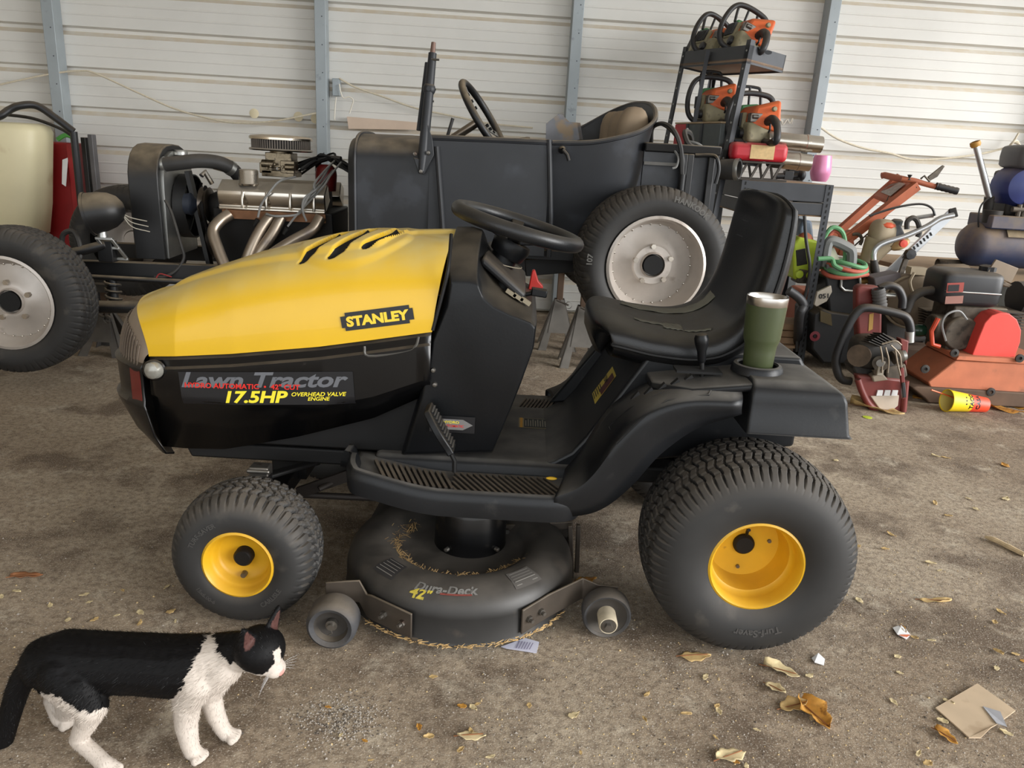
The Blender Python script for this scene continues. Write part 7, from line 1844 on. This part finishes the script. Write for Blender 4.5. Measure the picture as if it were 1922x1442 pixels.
# paper cup
ca = PG(1776, 772); cup = thing('paper_cup', ca, 'yellow and red paper drink cup with straw lying on the floor', 'paper cup')
c0 = PY(1777, 748, ca.y); c1 = PY(1851, 754, ca.y+.02)
L_ = (c1-c0).length; r0, r1 = .055, .037
c0.z = r0+.002; c1.z = r1+.002; ax_ = (c1-c0).normalized()
fx_, fy_, fd_ = frame_of(ax_)
m_cy = M('cup_yellow', (240, 206, 30), .5, 0, .02); m_cr = M('cup_red', (232, 74, 40), .5, 0, .02)
mid = L_*.55
MB().lathe([(r0-.003, .004), (r0, 0), (r0+.003, .001), (r0+.003, .005), (r0, .007), (r0-(r0-r1)*.55, mid)], c0, ax_, 40).build('cup_wall', m_cy, cup)
MB().lathe([(r0-(r0-r1)*.55, mid), (r1+.001, L_-.004), (r1, L_), (r1-.002, L_), (r1-.002, L_-.006), (0, L_-.006)], c0, ax_, 40).build('cup_wall_red', m_cr, cup)
MB().lathe([(r0-.003, .004), (r1-.002, L_-.01), (0, L_-.01)], c0, ax_, 40).build('cup_inside', M('cup_inside', (232, 214, 120), .6, 0, .02), cup)
def cup_text(body, s_mid, w, h, a_mid, mat):
    mb = fit(text_mb(body, 1, .04), w, h)
    for p in mb.v:
        s = s_mid-p.y; a = a_mid+p.x/.046; rr = r0-(r0-r1)*s/L_+.0012
        e = V((0, -math.cos(a), math.sin(a))); e = (e-ax_*e.dot(ax_)).normalized(); q = c0+ax_*s+e*rr; p.x, p.y, p.z = q
    mb.build('cup_letters', mat, cup)
cup_text('TACO', L_*.50, .085, .022, .50, m_decal); cup_text('CASA', L_*.68, .085, .022, .50, m_decal)
for k in range(3):
    a = .1+.35*k; s = L_*.38; rr = r0-(r0-r1)*s/L_+.0012
    e = V((0, -math.cos(a), math.sin(a))); MB().lathe([(0, .0005), (.004, .0004), (.0045, 0)], c0+ax_*s+e*rr, e, 10).build('cup_dot', m_decal, cup)
MB().tube([PY(1748, 732, ca.y-.005), PY(1783, 744, ca.y+.02), c0+ax_*L_*.5], .0035, 8).build('straw', M('straw_orange', (236, 110, 60), .4), cup)

# ---- leaves
def leaf_mb(L, W, seed, curl=.35, lobes=0):
    r = rng(seed); n = 10; mb = MB(); ph = r.uniform(0, 6)
    def f(u, v):
        s = u; w = W*math.sin(PI*min(1, max(0.02, s))**.8)**.8*(1+.22*math.sin(s*17+ph)*(1 if lobes else .25))
        y = (v-.5)*2*w; z = .003+curl*L*((v-.5)**2*1.3*(.6+.6*math.sin(s*3+ph)))+curl*.35*L*(s-.5)**2+.02*L*math.sin(9*s+ph*2+v*4)
        return V(((s-.5)*L, y+.1*L*math.sin(s*2.3+ph)*.4, max(.0012, z)))
    return mb.grid(f, n, 6)
LM = [M('leaf_tan', (196, 166, 112), .7, 0, .2, 60), M('leaf_gold', (190, 138, 60), .6, 0, .25, 50, spots=((110, 66, 30), 40, .6, .7)), M('leaf_pale', (206, 188, 146), .8, 0, .15, 60), M('leaf_brown', (140, 92, 58), .7, 0, .2, 60)]
def leaf(px, py, lpx, wpx, ang, mi, seed, label, curl=.35, name='dry_leaf', group=None, lobes=1, vein=True):
    p = PG(px, py); k = (p-CP).dot(CF)/FPX
    t = thing(name, (p.x, p.y, 0), label, 'leaf', ang, group)
    L_ = lpx*k; mb = leaf_mb(L_, wpx*k/2, seed, curl, lobes)
    o = mb.build('blade', LM[mi], t, solid=.0008, local=True)
    if vein: MB().tube([V((-.5*L_-.12*L_, 0, .002)), V((-.2*L_, 0, .0045+curl*.04*L_)), V((.4*L_, .03*L_, .005+curl*.05*L_))], .0012, 5).build('stalk', LM[3], t, local=True)
    return t
leaf(1527, 1345, 82, 52, -1.2, 1, 1, 'large golden brown curled leaf near the crumpled white scrap', .5)
leaf(1490, 1328, 60, 34, .3, 0, 2, 'tan leaf touching the large golden curled leaf', .3)
leaf(1466, 1262, 66, 30, -.45, 2, 3, 'pale pointed dry leaf in front of the rear tyre', .45)
leaf(1775, 1385, 46, 24, -1.0, 1, 4, 'small golden brown leaf at the corner of the cardboard piece', .4)
leaf(1305, 1233, 60, 28, .1, 0, 5, 'flat tan leaf beside the rear tyre contact patch', .1)
leaf(1755, 1130, 58, 14, -.1, 0, 6, 'narrow tan leaf on the floor beyond the folded label scrap', .3)
leaf(1372, 1421, 64, 34, .4, 2, 7, 'ragged pale yellow leaf on bare floor before the rear tyre', .3)
leaf(50, 1083, 56, 20, .25, 3, 8, 'long reddish brown leaf lying alone on the floor beyond the cat tail', .15)
leaf(885, 1383, 54, 22, .1, 2, 9, 'pale torn leaf in front of the mower deck', .2)
leaf(1100, 1090, 40, 22, .3, 1, 10, 'golden leaf behind the deck gauge wheel with the cream spacer', .3)
leaf(1885, 680+90, 70, 30, -.5, 1, 11, 'golden crumpled leaf beside the taco cup base', .5)
leaf(1912, 765, 50, 26, -.9, 1, 12, 'gold leaf under the plate compactor skid', .5)
leaf(1645, 770, 95, 40, -.5, 0, 13, 'big crumpled tan leaf under the cut-off saw handle', .35)
leaf(1727, 748, 30, 22, .3, 1, 14, 'small jagged gold leaf beside the skid plate', .2)
leaf(1455, 1295, 40, 24, -.8, 2, 15, 'small pale leaf behind the tan and golden pair', .3)
tg_ = thing('lime_tag', PG(1628, 784), 'small round lime green paper tag beside the cut-off saw', 'tag')
q = PG(1628, 784)
MB().lathe([(0, .003), (.018, .003), (.022, .0025), (.022, .001), (0, .001)], q, (0, 0, 1), 20).build('disc', M('tag_lime', (186, 200, 60), .6), tg_)
sc = leaf_spots = []
R_ = rng(77)
boxes = [((760, 1180), (1922, 1442), 46), ((0, 1100), (330, 1175), 14), ((560, 1190), (900, 1442), 10), ((1480, 850), (1922, 1250), 22), ((1060, 1080), (1220, 1200), 8)]
k = 0
for (x0, y0), (x1, y1), n in boxes:
    for _ in range(n):
        px, py = R_.uniform(x0, x1), R_.uniform(y0, y1)
        g = PG(px, py)
        if .30 < g.x < .88 and 1.55 < g.y < 1.90: continue
        if -.45 < g.x < .30 and 1.5 < g.y < 2.4: continue
        p = g; kk = (p-CP).dot(CF)/FPX; L_ = R_.uniform(10, 24)*kk
        t = leaf_mb(L_, L_*R_.uniform(.15, .35), 100+k, R_.uniform(.1, .5), 1)
        mi = R_.choice((0, 0, 1, 2, 2))
        o = t.build('leaf_scrap', LM[mi], None, solid=.0006)
        o.location = (p.x, p.y, 0); o.rotation_euler = (0, 0, R_.uniform(0, 6.28))
        zone = 'beyond the rear wheel' if g.x > .75 and g.y > 1.75 else 'near the cardboard piece' if g.x > .75 else 'in front of the rear tyre' if g.x > .2 else 'in front of the mower deck' if g.x > -.5 else 'beside the cat and front wheel'
        tag(o, 'small torn %s scrap of dry leaf %s' % (('tan', 'golden brown', 'pale straw', 'brown')[mi], zone), 'leaf', 'dry leaf scraps on the floor'); k += 1
# crumbs and grit nobody could count
g = MB()
R_ = rng(5)
for i in range(5200):
    if i < 1600: px, py = R_.uniform(0, 1922), R_.uniform(860, 1442)
    elif i < 2600: px, py = R_.gauss(640, 45), R_.gauss(1352, 24)
    elif i < 4200: px, py = R_.uniform(900, 1922), R_.uniform(1000, 1442)
    else: px, py = R_.uniform(0, 1922), R_.uniform(660, 900)
    p = PG(px, py); s = R_.uniform(.0008, .0028)*(1.5 if R_.random() < .06 else 1)
    a = R_.uniform(0, 6.28); c_, s_ = math.cos(a)*s, math.sin(a)*s
    g.add([p+V((c_, s_, 0)), p+V((-s_, c_*1.2, 0)), p+V((-c_, -s_, 0)), p+V((s_, -c_*.8, 0)), p+V((0, 0, s*R_.uniform(.5, 1.1)))], [(0, 1, 4), (1, 2, 4), (2, 3, 4), (3, 0, 4)], R_.choice((0, 0, 2)) if 1600 <= i < 2600 else R_.choice((0, 0, 0, 1, 1, 2)))
o = g.build('floor_grit', [M('grit_pale', (160, 152, 142), .9), M('grit_tan', (190, 166, 122), .8), M('grit_dark', (84, 76, 68), .9)])
tag(o, 'fine grit, chips and leaf crumbs strewn over the concrete', 'grit', kind='stuff')
# cardboard, papers, twig
def paper(pts, mat, name, label, cat, th=.0015, z=.002, par=None):
    P_ = [PG(x, y)+V((0, 0, z+(0.004 if i % 3 == 1 else 0))) for i, (x, y) in enumerate(pts)]
    o = MB().slab(P_, (0, 0, th)).build(name, mat, par)
    if par is None: tag(o, label, cat)
    return o
m_card = M('cardboard', (196, 174, 146), .85, 0, .1, 10, spots=((160, 136, 108), 14, .6, .5))
paper([(1755, 1332), (1833, 1289), (1905, 1337), (1870, 1363), (1858, 1372), (1840, 1388), (1818, 1388)], m_card, 'cardboard_piece', 'torn piece of pale cardboard lying on the floor', 'cardboard', .003)
paper([(1843, 1332), (1875, 1345), (1888, 1370), (1868, 1363)], M('foil_scrap', (190, 192, 200), .4, .3, .1, 40), 'foil_scrap', 'crumpled silvery scrap on the cardboard piece', 'scrap', .002, .007)
p_ = paper([(940, 1216), (985, 1202), (1012, 1207), (1007, 1228), (950, 1222)], M('receipt_white', (206, 206, 222), .7, 0, .04), 'receipt', 'printed white receipt half under the mower deck', 'receipt', .0008)
ll = MB()
for k in range(6):
    a = PG(975+k*5, 1208+k*.8)+V((0, 0, .0075)); b = PG(968+k*5, 1222+k*.5)+V((0, 0, .0075)); n_ = V((.0012, 0, 0)); ll.add([a-n_, a+n_, b+n_, b-n_], [(0, 1, 2, 3)])
ll.build('print_lines', M('ink_grey', (130, 124, 150), .7), p_)
p_ = paper([(1675, 1180), (1692, 1176), (1709, 1194), (1701, 1202), (1683, 1195)], m_white, 'wrapper_scrap', 'small white wrapper with orange end lying on the floor', 'wrapper', .0008)
q = [PG(x, y)+V((0, 0, .0075)) for x, y in ((1690, 1196), (1708, 1196), (1701, 1201), (1686, 1197))]
MB().add(q, [(0, 1, 2, 3)]).build('orange_end', M('wrapper_orange', (220, 120, 80), .6), p_)
paper([(1523, 1238), (1535, 1231), (1548, 1240), (1546, 1251), (1528, 1248)], m_white, 'paper_scrap', 'crumpled white paper scrap near the pale pointed leaf', 'paper', .002)
tw = thing('bark_strip', PG(1885, 1028), 'pale splintered strip of wood on the open floor', 'wood strip')
P_ = [PG(1848, 1012)+V((0, 0, .008)), PG(1868, 1020)+V((0, 0, .010)), PG(1890, 1030)+V((0, 0, .008)), PG(1922, 1046)+V((0, 0, .008))]
MB().tube(smooth_path(P_, 4), [.004, .006, .008, .009, .009, .008, .008, .008, .009, .009, .008, .008, .007], 7).build('strip', M('bark_tan', (200, 176, 138), .8, 0, .15, 60), tw)
